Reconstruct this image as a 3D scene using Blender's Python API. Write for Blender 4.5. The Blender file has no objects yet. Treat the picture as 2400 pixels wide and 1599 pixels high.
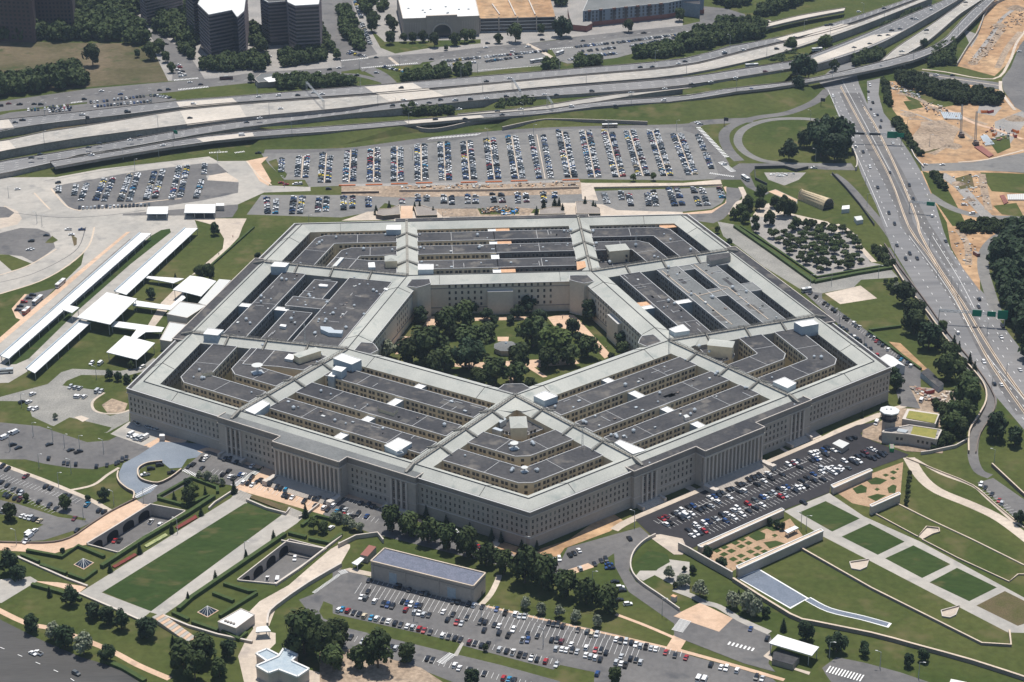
import bpy, bmesh, math, random
from math import radians as R, sin, cos, tan, pi, atan2, hypot
from mathutils import Matrix, Vector
random.seed(7)
S = bpy.context.scene
COL = S.collection
# ---------------------------------------------------------------- camera
cd = bpy.data.cameras.new('camera'); cam = bpy.data.objects.new('camera', cd); COL.objects.link(cam)
cam.location = (-56.99, -1159.75, 533.06)
_y, _p, _r = 0.052300, 0.421000, -0.005400
_f = Vector((sin(_y)*cos(_p), cos(_y)*cos(_p), -sin(_p))); _ri = Vector((cos(_y), -sin(_y), 0)); _u = _ri.cross(_f)
_X = _ri*cos(_r)+_u*sin(_r); _U = -_ri*sin(_r)+_u*cos(_r)
cam.rotation_euler = Matrix((_X, _U, -_f)).transposed().to_euler()
cd.sensor_width = 36; cd.lens = 4737.09*36/2400; cd.clip_start = 5; cd.clip_end = 20000
cd.dof.use_dof = False
S.camera = cam
# ---------------------------------------------------------------- daylight
SUN_EL, SUN_AZ = 72.5, 7.0            # azimuth clockwise from +Y (the sun stands behind the far side of the building)
w = bpy.data.worlds.new('World'); S.world = w; w.use_nodes = True
nt = w.node_tree; bg = nt.nodes['Background']; bg.inputs['Strength'].default_value = 0.085
sky = nt.nodes.new('ShaderNodeTexSky'); sky.sky_type = 'NISHITA'; sky.sun_disc = False
sky.sun_elevation = R(SUN_EL); sky.sun_rotation = R(SUN_AZ); sky.air_density = 1.3; sky.dust_density = 1.0; sky.ozone_density = 2.5
nt.links.new(sky.outputs['Color'], bg.inputs['Color'])
sl = bpy.data.lights.new('sun', 'SUN'); sl.energy = 5.0; sl.angle = R(0.5); sl.color = (1, .945, .86)
sun = bpy.data.objects.new('sun', sl); COL.objects.link(sun)
sd = Vector((sin(R(SUN_AZ))*cos(R(SUN_EL)), cos(R(SUN_AZ))*cos(R(SUN_EL)), sin(R(SUN_EL))))
sun.rotation_euler = sd.to_track_quat('Z', 'Y').to_euler(); sun.location = sd*1500
S.view_settings.view_transform = 'Standard'; S.view_settings.look = 'None'
S.view_settings.exposure = 0.05; S.view_settings.gamma = 1; S.view_settings.use_curve_mapping = False
S.render.engine = 'CYCLES'
S.cycles.max_bounces = 7; S.cycles.diffuse_bounces = 5; S.cycles.glossy_bounces = 2; S.cycles.volume_bounces = 0
S.cycles.volume_step_rate = 4
# ---------------------------------------------------------------- materials
def mat(name, c, c2=None, scale=.1, rough=.85, c3=None, scale2=1.2, amt=.5, metal=0, stretch=None, rnd=0, spec=.3, bump=0, bscale=2):
    m = bpy.data.materials.new(name); m.use_nodes = True; n = m.node_tree; b = n.nodes['Principled BSDF']
    b.inputs['Roughness'].default_value = rough; b.inputs['Metallic'].default_value = metal
    b.inputs['Specular IOR Level'].default_value = spec
    c = tuple(c)+(1,)
    if c2 is None and not rnd:
        b.inputs['Base Color'].default_value = c; return m
    L = n.links.new; out = None
    geo = n.nodes.new('ShaderNodeNewGeometry'); vec = geo.outputs['Position']
    if stretch:
        mp = n.nodes.new('ShaderNodeMapping'); mp.inputs['Scale'].default_value = stretch[:3]
        mp.inputs['Rotation'].default_value = (0, 0, R(stretch[3]) if len(stretch) > 3 else 0)
        L(vec, mp.inputs['Vector']); vec = mp.outputs['Vector']
    def mix(a, bcol, fac, mode='MIX'):
        x = n.nodes.new('ShaderNodeMix'); x.data_type = 'RGBA'; x.blend_type = mode
        if isinstance(a, tuple): x.inputs[6].default_value = a
        else: L(a, x.inputs[6])
        if isinstance(bcol, tuple): x.inputs[7].default_value = bcol
        else: L(bcol, x.inputs[7])
        if isinstance(fac, float): x.inputs[0].default_value = fac
        else: L(fac, x.inputs[0])
        return x.outputs[2]
    def noise(sc, det, lo, hi):
        t = n.nodes.new('ShaderNodeTexNoise'); t.inputs['Scale'].default_value = sc; t.inputs['Detail'].default_value = det
        t.inputs['Roughness'].default_value = .62; L(vec, t.inputs['Vector'])
        r = n.nodes.new('ShaderNodeMapRange'); r.inputs[1].default_value = lo; r.inputs[2].default_value = hi
        L(t.outputs['Fac'], r.inputs[0]); return r.outputs[0], t.outputs['Fac']
    out = c
    if c2:
        f, _ = noise(scale, 5, .38, .64); out = mix(c, tuple(c2)+(1,), f)
    f, raw = noise(scale2, 4, .3, .75)
    g = n.nodes.new('ShaderNodeMix'); g.data_type = 'RGBA'; g.blend_type = 'MULTIPLY'
    k1 = 1-amt*.5; k2 = 1+amt*.5
    dm = mix((k1, k1, k1, 1), (k2, k2, k2, 1), f)
    out = mix(out, dm, 1.0, 'MULTIPLY')
    if c3:
        f, _ = noise(scale*3.1, 3, .56, .70); out = mix(out, tuple(c3)+(1,), f)
    if rnd:
        oi = n.nodes.new('ShaderNodeObjectInfo'); r = n.nodes.new('ShaderNodeMapRange')
        r.inputs[3].default_value = 1-rnd; r.inputs[4].default_value = 1+rnd; L(oi.outputs['Random'], r.inputs[0])
        cb = n.nodes.new('ShaderNodeCombineColor'); L(r.outputs[0], cb.inputs[0]); L(r.outputs[0], cb.inputs[1])
        L(r.outputs[0], cb.inputs[2]); out = mix(out, cb.outputs[0], 1.0, 'MULTIPLY')
    L(out, b.inputs['Base Color'])
    if bump:
        bp = n.nodes.new('ShaderNodeBump'); bp.inputs['Strength'].default_value = bump; bp.inputs['Distance'].default_value = .15
        t = n.nodes.new('ShaderNodeTexNoise'); t.inputs['Scale'].default_value = bscale; L(vec, t.inputs['Vector'])
        L(t.outputs['Fac'], bp.inputs['Height']); L(bp.outputs[0], b.inputs['Normal'])
    return m
M = {}
def defm(k, *a, **kw): M[k] = mat(k, *a, **kw)
defm('lawn', (.050, .070, .020), (.085, .094, .031), .012, c3=(.115, .105, .047), scale2=.25, amt=.4, rough=1, spec=.05)
defm('mown', (.034, .058, .018), (.050, .072, .024), .03, c3=(.085, .085, .036), stretch=(.5, .9, 1, 40), scale2=.4, amt=.4, rough=1, spec=.05)
defm('dry_field', (.085, .078, .042), (.15, .12, .08), .015, c3=(.055, .068, .028), scale2=.2, amt=.4, rough=1, spec=.05)
defm('brown_bed', (.13, .10, .06), (.085, .085, .035), .06, amt=.5, rough=1, spec=.05)
defm('asphalt', (.115, .112, .113), (.158, .152, .148), .02, scale2=.3, amt=.3, rough=.9, c3=(.085, .085, .09))
defm('pale_asphalt', (.165, .162, .158), (.205, .198, .188), .02, scale2=.25, amt=.25, rough=.9, c3=(.125, .125, .125))
defm('new_asphalt', (.026, .025, .029), (.040, .038, .042), .02, scale2=.3, amt=.3, rough=.9)
defm('blue_asphalt', (.165, .195, .235), (.21, .24, .28), .05, amt=.3)
defm('highway', (.165, .165, .17), (.215, .21, .21), .01, c3=(.13, .13, .135), stretch=(.12, 1, 1, -8), scale2=.2, amt=.3, rough=.9)
defm('concrete_road', (.33, .315, .29), (.42, .39, .35), .02, c3=(.27, .26, .245), scale2=.2, amt=.25, rough=.9)
defm('bridge_deck', (.46, .42, .37), (.54, .49, .43), .03, scale2=.3, amt=.2)
defm('pavement', (.44, .375, .31), (.56, .48, .40), .03, c3=(.36, .31, .27), scale2=.4, amt=.25, rough=.9)
defm('pink_paving', (.50, .345, .24), (.60, .43, .31), .04, c3=(.42, .30, .22), scale2=.4, amt=.25)
defm('cobble', (.21, .205, .19), (.29, .28, .255), .05, scale2=.9, amt=.5)
defm('sand', (.33, .20, .11), (.45, .30, .175), .02, c3=(.22, .155, .10), scale2=.12, amt=.7, rough=1)
defm('dirt', (.27, .205, .15), (.38, .295, .22), .04, c3=(.16, .13, .11), scale2=.4, amt=.8, rough=1)
defm('gravel', (.32, .30, .28), (.24, .23, .22), .05, scale2=.8, amt=.6)
defm('white_paint', (.75, .75, .74))
defm('tan_curb', (.58, .48, .38), (.48, .40, .32), .1, amt=.3)
defm('stone', (.40, .358, .318), (.46, .412, .365), .08, scale2=.7, amt=.2, rough=.8)
defm('pale_stone', (.50, .45, .405), (.56, .505, .45), .1, amt=.15)
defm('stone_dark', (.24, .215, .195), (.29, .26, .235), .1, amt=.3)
defm('slate', (.36, .37, .345), (.45, .455, .42), .03, c3=(.31, .335, .315), scale2=1.3, amt=.22, rough=.8)
defm('roof_dark', (.042, .043, .049), (.080, .078, .080), .025, c3=(.135, .125, .115), scale2=.5, amt=.6, rough=.95)
defm('roof_grey', (.135, .143, .145), (.185, .19, .19), .04, scale2=.8, amt=.4)
defm('roof_patch', (.040, .041, .046), (.065, .063, .066), .2, amt=.6); defm('roof_patch_pale', (.11, .105, .10), (.085, .083, .082), .2, amt=.6); defm('coping', (.48, .48, .48))
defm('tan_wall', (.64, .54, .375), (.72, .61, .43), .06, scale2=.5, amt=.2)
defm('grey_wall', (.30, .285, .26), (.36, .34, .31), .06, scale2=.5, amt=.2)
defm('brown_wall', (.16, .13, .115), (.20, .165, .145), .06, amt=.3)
defm('court_wall', (.60, .54, .44), (.66, .59, .49), .06, scale2=.6, amt=.15)
defm('pane', (.018, .022, .028), (.045, .05, .052), .35, rough=.25, spec=.6, scale2=.8, amt=.6)
defm('pane_pale', (.18, .19, .17), rough=.4)
defm('frame', (.36, .32, .27))
defm('white_roof', (.74, .74, .735), (.66, .66, .65), .15, c3=(.60, .60, .585), scale2=.6, amt=.1); defm('dark_road', (.062, .060, .058), (.085, .082, .08), .03, c3=(.05, .05, .05), stretch=(.1, 1, 1, -25), amt=.3); defm('deck_side', (.26, .24, .225), (.33, .31, .29), .05, scale2=.5, amt=.5)
defm('blue_panel_and_shade', (.33, .40, .46), (.40, .46, .50), .3, amt=.2)  # bluish panels; on white roof boxes the blue paints in the side shade
defm('orange_board', (.52, .30, .17), (.60, .38, .24), .3, amt=.3)
defm('dark_metal', (.06, .063, .07)); defm('metal', (.42, .45, .47), rough=.45, metal=.4); defm('rail_metal', (.30, .29, .26), (.22, .21, .19), .5)
defm('leaf', (.034, .054, .019), (.054, .072, .024), .12, scale2=1.1, amt=.9, rough=.75, rnd=.38, spec=.15)
defm('leaf_dark', (.020, .040, .017), (.030, .052, .02), .12, scale2=1.1, amt=.9, rough=.7, rnd=.2, spec=.2)
defm('leaf_light', (.060, .085, .026), (.075, .10, .032), .12, scale2=1.1, amt=.8, rough=.8, rnd=.15, spec=.1)
defm('blossom', (.25, .265, .20), (.10, .13, .06), .9, scale2=2, amt=.5, rough=.9, rnd=.1)
defm('garden_path', (.34, .225, .145), (.42, .29, .19), .1, c3=(.22, .17, .11), amt=.4, rough=1)
defm('hedge', (.040, .068, .018), (.06, .088, .025), .3, scale2=2, amt=.7, rough=.9, bump=.5)
defm('bark', (.10, .08, .06)); defm('olive_roof', (.26, .235, .06), (.20, .20, .05), .3, scale2=2, amt=.3)
defm('tyre', (.012, .012, .013)); defm('car_glass', (.03, .04, .055), rough=.12, spec=.8)
CARC = dict(w=(.78, .78, .78), s=(.45, .47, .49), k=(.012, .014, .02), g=(.09, .10, .105), b=(.012, .05, .17), r=(.33, .02, .025),
            m=(.13, .02, .03), t=(.02, .22, .40), c=(.55, .47, .33), y=(.8, .6, .05), o=(.85, .22, .04), n=(.02, .30, .10))
for k, c in CARC.items(): defm('paint_'+k, c, rough=.28, spec=.6)
defm('green_sign', (.0, .21, .12)); defm('red_flowers', (.20, .03, .03), (.12, .05, .03), .5); defm('yellow_flowers', (.36, .37, .18), (.2, .25, .1), .5)
defm('blue_tarp', (.03, .25, .60)); defm('pool', (.15, .175, .215), (.19, .215, .26), .1, rough=.2)
defm('brick_dark', (.085, .055, .06), (.11, .07, .07), .1); defm('band_pink', (.19, .155, .165), (.23, .19, .195), .2)
defm('tower_glass', (.015, .022, .035), rough=.2, spec=.7); defm('tan_facade', (.36, .31, .27), (.40, .35, .30), .08, amt=.15)
defm('blue_facade', (.20, .25, .31), (.25, .29, .34), .2); defm('red_brick', (.26, .11, .09)); defm('pale_panel', (.55, .56, .55))
defm('hangar_skin', (.52, .42, .28), (.60, .49, .33), .3); defm('silver', (.62, .66, .68), rough=.35, metal=.5)
defm('solar', (.11, .125, .17), (.14, .15, .20), .3, scale2=1.2, amt=.5, rough=.6)
# ---------------------------------------------------------------- helpers
def Q(s, z=0):
    """'x,y x,y ...' in metres -> points at height z"""
    return [(float(p.split(',')[0]), float(p.split(',')[1]), z) for p in s.split()]
def QK(s):
    out = []
    for p in s.split():
        q = p.split(','); out.append(tuple(float(v) for v in q[:-1])+(q[-1],))
    return out
class MB:
    def __init__(s): s.v = []; s.f = []; s.m = []; s.mats = []
    def mi(s, name):
        if name not in s.mats: s.mats.append(name)
        return s.mats.index(name)
    def face(s, pts, name):
        i = len(s.v); s.v += [tuple(p) for p in pts]; s.f.append(tuple(range(i, i+len(pts)))); s.m.append(s.mi(name))
    def prism(s, poly, z0, z1, side, top=None, bottom=False):
        p = [(q[0], q[1]) for q in poly]
        a = sum(p[i][0]*p[(i+1) % len(p)][1]-p[(i+1) % len(p)][0]*p[i][1] for i in range(len(p)))
        if a < 0: p.reverse()
        n = len(p)
        for i in range(n):
            a, b = p[i], p[(i+1) % n]
            s.face([(*a, z0), (*b, z0), (*b, z1), (*a, z1)], side)
        s.face([(*q, z1) for q in p], top or side)
        if bottom: s.face([(*q, z0) for q in reversed(p)], side)
    def box(s, c, size, rot=0, name='stone', top=None, bottom=True):
        x, y, z = c; a, b, h = size[0]/2, size[1]/2, size[2]; cr, sr = cos(rot), sin(rot)
        poly = [(x+u*cr-v*sr, y+u*sr+v*cr) for u, v in ((-a, -b), (a, -b), (a, b), (-a, b))]
        s.prism(poly, z, z+h, name, top, bottom)
    def bar(s, p, q, w, name, up=(0, 0, 1)):
        p, q = Vector(p), Vector(q); d = (q-p).normalized(); u = Vector(up)
        if abs(d.dot(u)) > .95: u = Vector((1, 0, 0))
        sx = d.cross(u).normalized()*w/2; sy = d.cross(sx).normalized()*w/2
        c = [(-1, -1), (1, -1), (1, 1), (-1, 1)]
        A = [p+sx*i+sy*j for i, j in c]; B = [q+sx*i+sy*j for i, j in c]
        for i in range(4): s.face([A[i], A[(i+1) % 4], B[(i+1) % 4], B[i]], name)
        s.face(A[::-1], name); s.face(B, name)
    def cyl(s, c, r, h, n, name, r2=None, top=None, rot=0):
        x, y, z = c; r2 = r if r2 is None else r2
        A = [(x+r*cos(rot+2*pi*i/n), y+r*sin(rot+2*pi*i/n), z) for i in range(n)]
        B = [(x+r2*cos(rot+2*pi*i/n), y+r2*sin(rot+2*pi*i/n), z+h) for i in range(n)]
        for i in range(n): s.face([A[i], A[(i+1) % n], B[(i+1) % n], B[i]], name)
        s.face(B, top or name); s.face(A[::-1], name)
    def mesh(s, name):
        me = bpy.data.meshes.new(name); me.from_pydata(s.v, [], s.f)
        for k in s.mats: me.materials.append(M[k])
        me.polygons.foreach_set('material_index', s.m); me.update(); return me
    def build(s, name, parent=None, **kw):
        if not s.f: return None
        o = bpy.data.objects.new(name, s.mesh(name)); COL.objects.link(o)
        if parent: o.parent = parent
        for k, v in kw.items(): o[k] = v
        return o
def thing(name, label, cat, loc=(0, 0, 0), rot=0, group=None):
    o = bpy.data.objects.new(name, None); COL.objects.link(o); o.location = loc; o.rotation_euler = (0, 0, rot)
    o.empty_display_size = 1; o['label'] = label; o['category'] = cat
    if group: o['group'] = group
    return o
def tag(o, label, cat, group=None):
    o['label'] = label; o['category'] = cat
    if group: o['group'] = group
    return o
def copy_tree(o, parent=None):
    c = o.copy(); COL.objects.link(c); c.parent = parent
    for ch in list(o.children): copy_tree(ch, c)
    return c
def cen(p): n = len(p); return (sum(q[0] for q in p)/n, sum(q[1] for q in p)/n)
def strip(pts, wd):
    """outline of a road of width wd along a centre line"""
    n = len(pts); Lp, Rp = [], []
    for i in range(n):
        a = pts[max(i-1, 0)]; b = pts[min(i+1, n-1)]; dx, dy = b[0]-a[0], b[1]-a[1]; l = hypot(dx, dy) or 1
        nx, ny = -dy/l*wd/2, dx/l*wd/2
        Lp.append((pts[i][0]+nx, pts[i][1]+ny)); Rp.append((pts[i][0]-nx, pts[i][1]-ny))
    return Lp, Rp
def smooth(pts, k=4):
    """Catmull-Rom through the points"""
    q = [pts[0]]+list(pts)+[pts[-1]]; out = []
    for i in range(1, len(q)-2):
        for j in range(k):
            t = j/k; o = []
            for d in range(len(pts[0])):
                a, b, c, e = q[i-1][d], q[i][d], q[i+1][d], q[i+2][d]
                o.append(.5*((2*b)+(-a+c)*t+(2*a-5*b+4*c-e)*t*t+(-a+3*b-3*c+e)*t**3))
            out.append(tuple(o))
    out.append(tuple(pts[-1])); return out
ORD = 'first second third fourth fifth sixth seventh eighth ninth tenth eleventh twelfth thirteenth fourteenth fifteenth sixteenth seventeenth eighteenth nineteenth twentieth'.split()
TENS = {20: 'twenty', 30: 'thirty', 40: 'forty', 50: 'fifty', 60: 'sixty', 70: 'seventy', 80: 'eighty', 90: 'ninety'}
def ordw(i):
    i += 1
    if i <= 20: return ORD[i-1]
    t, u = i//10*10, i % 10
    if t >= 100: return 'number %d' % i
    return TENS[t]+'-'+ORD[u-1] if u else TENS[t][:-1]+'ieth'
# ================================================================ ground sheets
HOLES = [Q("-203.9,-177.8 -184.6,-186.4 -215.4,-228.8 -232.5,-219.2"), Q("-126.4,-221.3 -106.9,-232.2 -131.7,-265.9 -150.8,-261.1")]
from mathutils.geometry import tessellate_polygon
def base_ground():
    out = [Vector((x, y, 0)) for x, y in ((-3500, -900), (3500, -900), (3500, 5000), (-3500, 5000))]
    loops = [out]+[[Vector((p[0], p[1], 0)) for p in h] for h in HOLES]
    tri = tessellate_polygon(loops); vs = [v for l in loops for v in l]
    me = bpy.data.meshes.new('ground'); fs = []
    for t in tri:
        a, b, c = (vs[i] for i in t)
        if (b-a).cross(c-a).z < 0: t = t[::-1]
        fs.append(t)
    me.from_pydata([tuple(v) for v in vs], [], fs); me.materials.append(M['lawn']); me.update()
    o = bpy.data.objects.new('ground', me); COL.objects.link(o); o['kind'] = 'structure'
base_ground()
_done = []
def _inside(p, poly):
    c = False; j = len(poly)-1
    for i in range(len(poly)):
        if (poly[i][1] > p[1]) != (poly[j][1] > p[1]) and p[0] < (poly[j][0]-poly[i][0])*(p[1]-poly[i][1])/(poly[j][1]-poly[i][1])+poly[i][0]: c = not c
        j = i
    return c
def _cross(a, b, c, d):
    o = lambda p, q, r: (q[0]-p[0])*(r[1]-p[1])-(q[1]-p[1])*(r[0]-p[0])
    return o(a, b, c)*o(a, b, d) < 0 and o(c, d, a)*o(c, d, b) < 0
def _height(poly, z):
    """a sheet lies 2 cm above every sheet that it overlaps, so that no two share a plane"""
    xs = [p[0] for p in poly]; ys = [p[1] for p in poly]; bb = (min(xs), min(ys), max(xs), max(ys)); h = .02; n = len(poly)
    for z2, b2, h2, p2 in _done:
        if abs(z2-z) > .5 or h2+.02 <= h or b2[0] > bb[2] or b2[2] < bb[0] or b2[1] > bb[3] or b2[3] < bb[1]: continue
        if _inside(poly[0], p2) or _inside(p2[0], poly) or any(_cross(poly[i], poly[(i+1) % n], p2[j], p2[(j+1) % len(p2)]) for i in range(n) for j in range(len(p2))): h = h2+.02
    _done.append((z, bb, h, poly)); return h
def sheet(name, m, pts, lift=None, z=0):
    q = [(p[0], p[1]) for p in pts]
    h = z+(lift if lift is not None else _height(q, z))
    mb = MB(); p = [(*v, h) for v in q]
    a = sum(p[i][0]*p[(i+1) % len(p)][1]-p[(i+1) % len(p)][0]*p[i][1] for i in range(len(p)))
    if a < 0: p.reverse()
    mb.face(p, m); return mb.build(name, kind='structure')
def road(name, m, line, wd, z=0, k=4):
    pts = smooth(line, k) if len(line) > 2 else line
    Lp, Rp = strip(pts, wd); h = z+_height(Lp+Rp[::-1], z); mb = MB()
    for i in range(len(Lp)-1):
        q = [(*Lp[i], h), (*Rp[i], h), (*Rp[i+1], h), (*Lp[i+1], h)]
        mb.face(q, m)
    return mb.build(name, kind='structure')
A = 'asphalt'
# --- far left
sheet('pavement', 'gravel', Q("-403.5,926.0 -124.2,905.4 -118.6,656.6 -233.2,632.2 -276,626.2 -312.3,790.4 -343.7,863.7 -383.6,889.4"))
sheet('field', 'dry_field', Q("-480,776.3 -385.7,761.8 -330.7,755.3 -313.5,738.8 -292,697.7 -274.7,626.1 -343.4,613.0 -444.1,585.1"))
sheet('road', A, Q("-440.9,567.8 -416.9,574.6 -342.7,607.6 -274.5,623.8 -233.2,632.2 -197.4,648.1 -118.7,658.9 -117.9,624.0 -196.7,616.0 -235,605.3 -262.5,594.0 -411.3,542.7 -434.6,534.1"))
sheet('road', A, Q("-312.9,795.7 -301.4,794.9 -274.4,733.5 -258.1,690.4 -242.3,630.6 -271.4,625.8 -273.4,653.6 -291.6,727.2"))
sheet('parking_lot', A, Q("-432.3,521.7 -409.9,534.4 -388.5,555.7 -338.1,573.3 -267,587.7 -261.9,567.9 -336.3,541.6 -406.6,515.9 -429.2,505.5"))
sheet('pavement', 'gravel', Q("-124.2,905.4 228.5,879.4 215.2,778.8 110.1,749.2 59.2,727.1 15.6,717.6 -31.9,701.1 -74.4,694.3 -119.2,680.5"))
sheet('lawn', 'lawn', Q("-94.6,795.9 -82.8,722.2 -68.9,701.3 -34.3,718.7 13.3,730.4 13.9,744.8 -78.7,742.2"))
sheet('road', A, Q("-149.5,931.2 -146.8,895.3 -139.6,804.6 -127.5,725.4 -120.1,675.7")+Q("-119,674.7 -85.4,700.0 -98.5,764.3 -106.5,829.6 -113.7,904.6 -115.6,928.7"))
sheet('road', A, Q("-119.1,678.0 -74.4,694.3 -31.9,701.1 15.6,717.6 59.2,727.1 89.4,737.8 110.1,749.2 215.3,779.8 212.2,756.6 145.9,738.9 104.3,713.7 75.7,703.3 -0.9,681.7 -43.3,670.2 -46.1,663.2 -101.2,653.0 -118.4,644.8"))
sheet('parking_lot', 'pale_asphalt', Q("-43.4,660.7 -24.1,680.9 66.1,704.0 82,675.7 83.6,661.1 42.1,645.1 6.7,633.6 -33,641.1"))
sheet('parking_lot', 'pale_asphalt', Q("79.9,703.0 104.3,713.7 145.9,738.9 212.4,757.6 208.6,729.2 139,671.6 91.3,655.8 84,665.9"))
sheet('parking_lot', 'pale_asphalt', Q("212.7,760.2 258,775.7 261,767.4 236.8,758.5 209.6,736.8"))
sheet('road', A, Q("240.2,855.2 268,841.6 283.5,817.8 279.4,774.1 212.7,760.2 215.5,781.4 234.5,793.7"))
road('road', A, Q("-120.8,635.7 -110.2,635.0 -99.5,629.6 -83.6,614.8 -73,600.5"), 7)
road('road', A, Q("-101.1,650.6 -93.1,650.0 -82.3,630.7 -74.3,605.1"), 14)
sheet('pavement', 'pavement', Q("-73.1,689.3 -65,664.6 -67.7,662.4 -75.8,687.0"))
sheet('pavement', 'pavement', Q("59.2,727.1 72.6,698.5 83,670.8 80,667.2 65.9,701.5 56.3,724.8"))
sheet('lawn', 'lawn', Q("-234.1,594.2 -228.5,604.8 -189.7,608.8 -196.9,598.2 -226.9,584.9"))
sheet('lawn', 'lawn', Q("-147.2,621.6 -138.4,634.7 -118.1,634.1 -117.3,597.0 -137.1,593.9")+Q("-117.3,597.0 -110.1,632.7 -118.1,633.2"))
sheet('lawn', 'lawn', Q("-411.7,544.8 -339.8,567.0 -339.2,562.7 -410.6,538.6"))
sheet('lawn', 'lawn', Q("-284.6,584.6 -263.3,589.7 -259.5,576.4 -264.1,571.5"))
# --- roads in front of the highway, long car park
road('road', A, Q("-176.3,419.3 -113.3,418.6")+Q("-75.4,429.7 -41.7,441.7 0.9,452.1 43.9,459.6 93,462.4 173.4,462.7")+Q("189.3,471.1 212.2,474.7 234.8,475.9"), 13)
sheet('parking_lot', 'pale_asphalt', Q("-178.5,415.8 -143.1,415.1 -113.3,418.6")+Q("-41.9,434.1 6.8,447.9 68.6,462.9 173,459.6")+Q("180.7,462.2 188.6,431.4 189.6,372.3 192.3,343.9 184.3,329.1 155.5,327.6")+Q("75,336.6 -111.4,333.4")+Q("-136.5,332.5 -140.5,349.6 -156.5,350.7 -171.2,390.0"))
sheet('lawn', 'lawn', Q("-171.5,395.4 -165.4,402.1 -162.1,382.3 -154.9,364.3 -156.1,354.1 -161,361.3"))
sheet('road', A, Q("173.5,463.5 180.5,461.0 187.7,450.7 192.9,427.3 196.9,389.8 197.8,364.6 195.2,340.3 185.6,337.5 186.7,372.5 182.5,439.5 171.9,451.8"))
sheet('parking_lot', 'pale_asphalt', Q("-181.1,274.3 -172.7,316.8 -110.9,312.6")+Q("73.7,308.2 153.1,309.4")+Q("183.8,310.6 184.2,290.8 178.5,275.1 169,263.1 146.3,258.3")+Q("91.3,259.0 69.7,274.5 37.6,271.4 -11.6,276.3 -35.7,276.3 -55.4,282.1 -65.8,282.8 -77.4,292.5 -83.9,275.5 -109.8,263.3")+Q("-109.8,263.3"))
sheet('pavement', 'pink_paving', Q("145.9,255.3 168.5,260.0 180.7,274.9 185.3,290.7 185,310.5 187.5,312.0 188.2,287.3 180.4,265.4 167.6,253.8 145.3,250.6"))
sheet('ground', 'dirt', Q("-111.4,332.4 -68.5,335.2 74.8,334.9 77.9,304.6 72,301.7 -66.3,304.0 -110.9,312.6"))
road('road', 'gravel', Q("-111.4,334.8 -20.9,332.0 74.7,332.8")  , 6)
sheet('pavement', 'pavement', Q("78.7,327.2 154.8,321.9")+Q("185.3,328.0 184.6,312.2 153.5,312.7")+Q("84.3,314.1"))
sheet('pavement', 'pavement', Q("75.4,328.1 84.3,325.8 85.1,286.3 73.3,290.3"))
sheet('plaza', 'pavement', Q("-102.2,262.8 -90.4,274.4 -55.5,274.5 -35.7,277.0 -27.3,263.9 -7.9,259.5 37,262.6 57.2,283.4 67.1,282.7 87.7,278.1 97.4,264.8 146.3,257.7")+Q("145.9,255.3 144.9,247.6")+Q("-109.7,256.5"))
sheet('road', A, Q("-36.4,246.1 -17,278.9 -8.2,278.3 -9.1,256.5 36.4,253.4 52.6,252.3 41.1,243.9 -34.3,244.4"))
sheet('plaza', 'pink_paving', Q("-65.5,285.3 -55.9,284.7 -56.8,255.1 -65.6,255.7"))
sheet('plaza', 'pavement', Q("59.4,283.2 67.6,282.6 66.6,257.5 57.8,256.6"))
sheet('ground', 'dirt', Q("-40.1,277.3 -7.3,275.0 -5.6,262.4 23.7,260.4 21.4,276.2 35.4,272.1 30.1,256.9 -33.9,259.7"))
# --- bus station side
sheet('road', 'concrete_road', Q("-404,371.1 -381.4,371.3 -336.8,369.2 -303.8,386.8 -244.4,404.0 -220.5,411.4 -212.5,399.3 -189.1,398.4 -168.3,338.0 -135.4,332.4 -135,323.1 -170.8,322.2 -189.1,296.9 -225.3,283.6 -245.9,272.5 -287,257.0 -291.8,245.3 -381.6,251.4"))
sheet('parking_lot', A, Q("-336,342.8 -328.5,351.7 -276.3,377.9 -226,394.5 -212,392.8 -201.6,369.3 -218.9,364.6 -216.8,353.1 -192,347.0 -190.9,322.9 -216.4,307.7 -243,297.4 -311.4,294.1 -317.8,300.9"))
sheet('pavement', 'pavement', Q("-216.6,364.4 -203.4,371.1 -193,353.2 -192.6,347.8 -216.9,353.8"))
sheet('pavement', 'pink_paving', Q("-189.1,398.4 -172.2,408.0 -177,390.4 -166.6,348.0 -168.3,337.3 -175.7,348.6"))
sheet('road', A, Q("-274.8,271.4 -274,282.2 -189.1,296.9 -188.5,287.3 -191.5,268.8 -245.2,266.3"))
sheet('road', 'concrete_road', Q("-389.3,292.3 -295.6,273.5 -292.3,249.0 -291.4,211.0 -299.4,180.2 -315.2,151.7 -339.4,130.4 -356.3,116.3"))
sheet('roundabout', 'pavement', Q("-366.2,284.5 -366.8,306.5 -354.7,293.1 -348.8,277.1 -350,265.0 -361.4,256.7"))
sheet('parking_lot', A, Q("-381.1,306.8 -365,302.5 -356.4,290.0 -359,280.2 -375.9,278.2"))
sheet('parking_lot', A, Q("-365.2,242.1 -357.9,249.0 -346.6,257.2 -333.5,254.8 -323.5,245.2 -318.6,230.1 -314.8,215.4 -318.3,204.3 -325.4,187.2 -336.1,199.9 -352.4,205.2 -358.9,207.0"))
sheet('lawn', 'lawn', Q("-358.6,205.6 -345.9,203.3 -327.1,185.4 -327.8,180.5 -338.6,172.5 -350.2,192.4"))
sheet('lawn', 'lawn', Q("-293.9,273.4 -282.5,272.6 -280,248.2 -282.4,221.9 -297.5,167.0 -320.6,142.1 -334.9,104.9 -327.1,59.9 -342.3,41.4 -352.5,96.2 -337.8,121.4 -314.1,150.8 -298.4,180.1 -290.3,210.9 -291.2,248.9"))
sheet('pavement', 'pink_paving', Q("-327.1,104.4 -322.5,129.3 -315.1,126.2 -316.4,103.7 -317,84.2 -321.5,88.1"))
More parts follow.
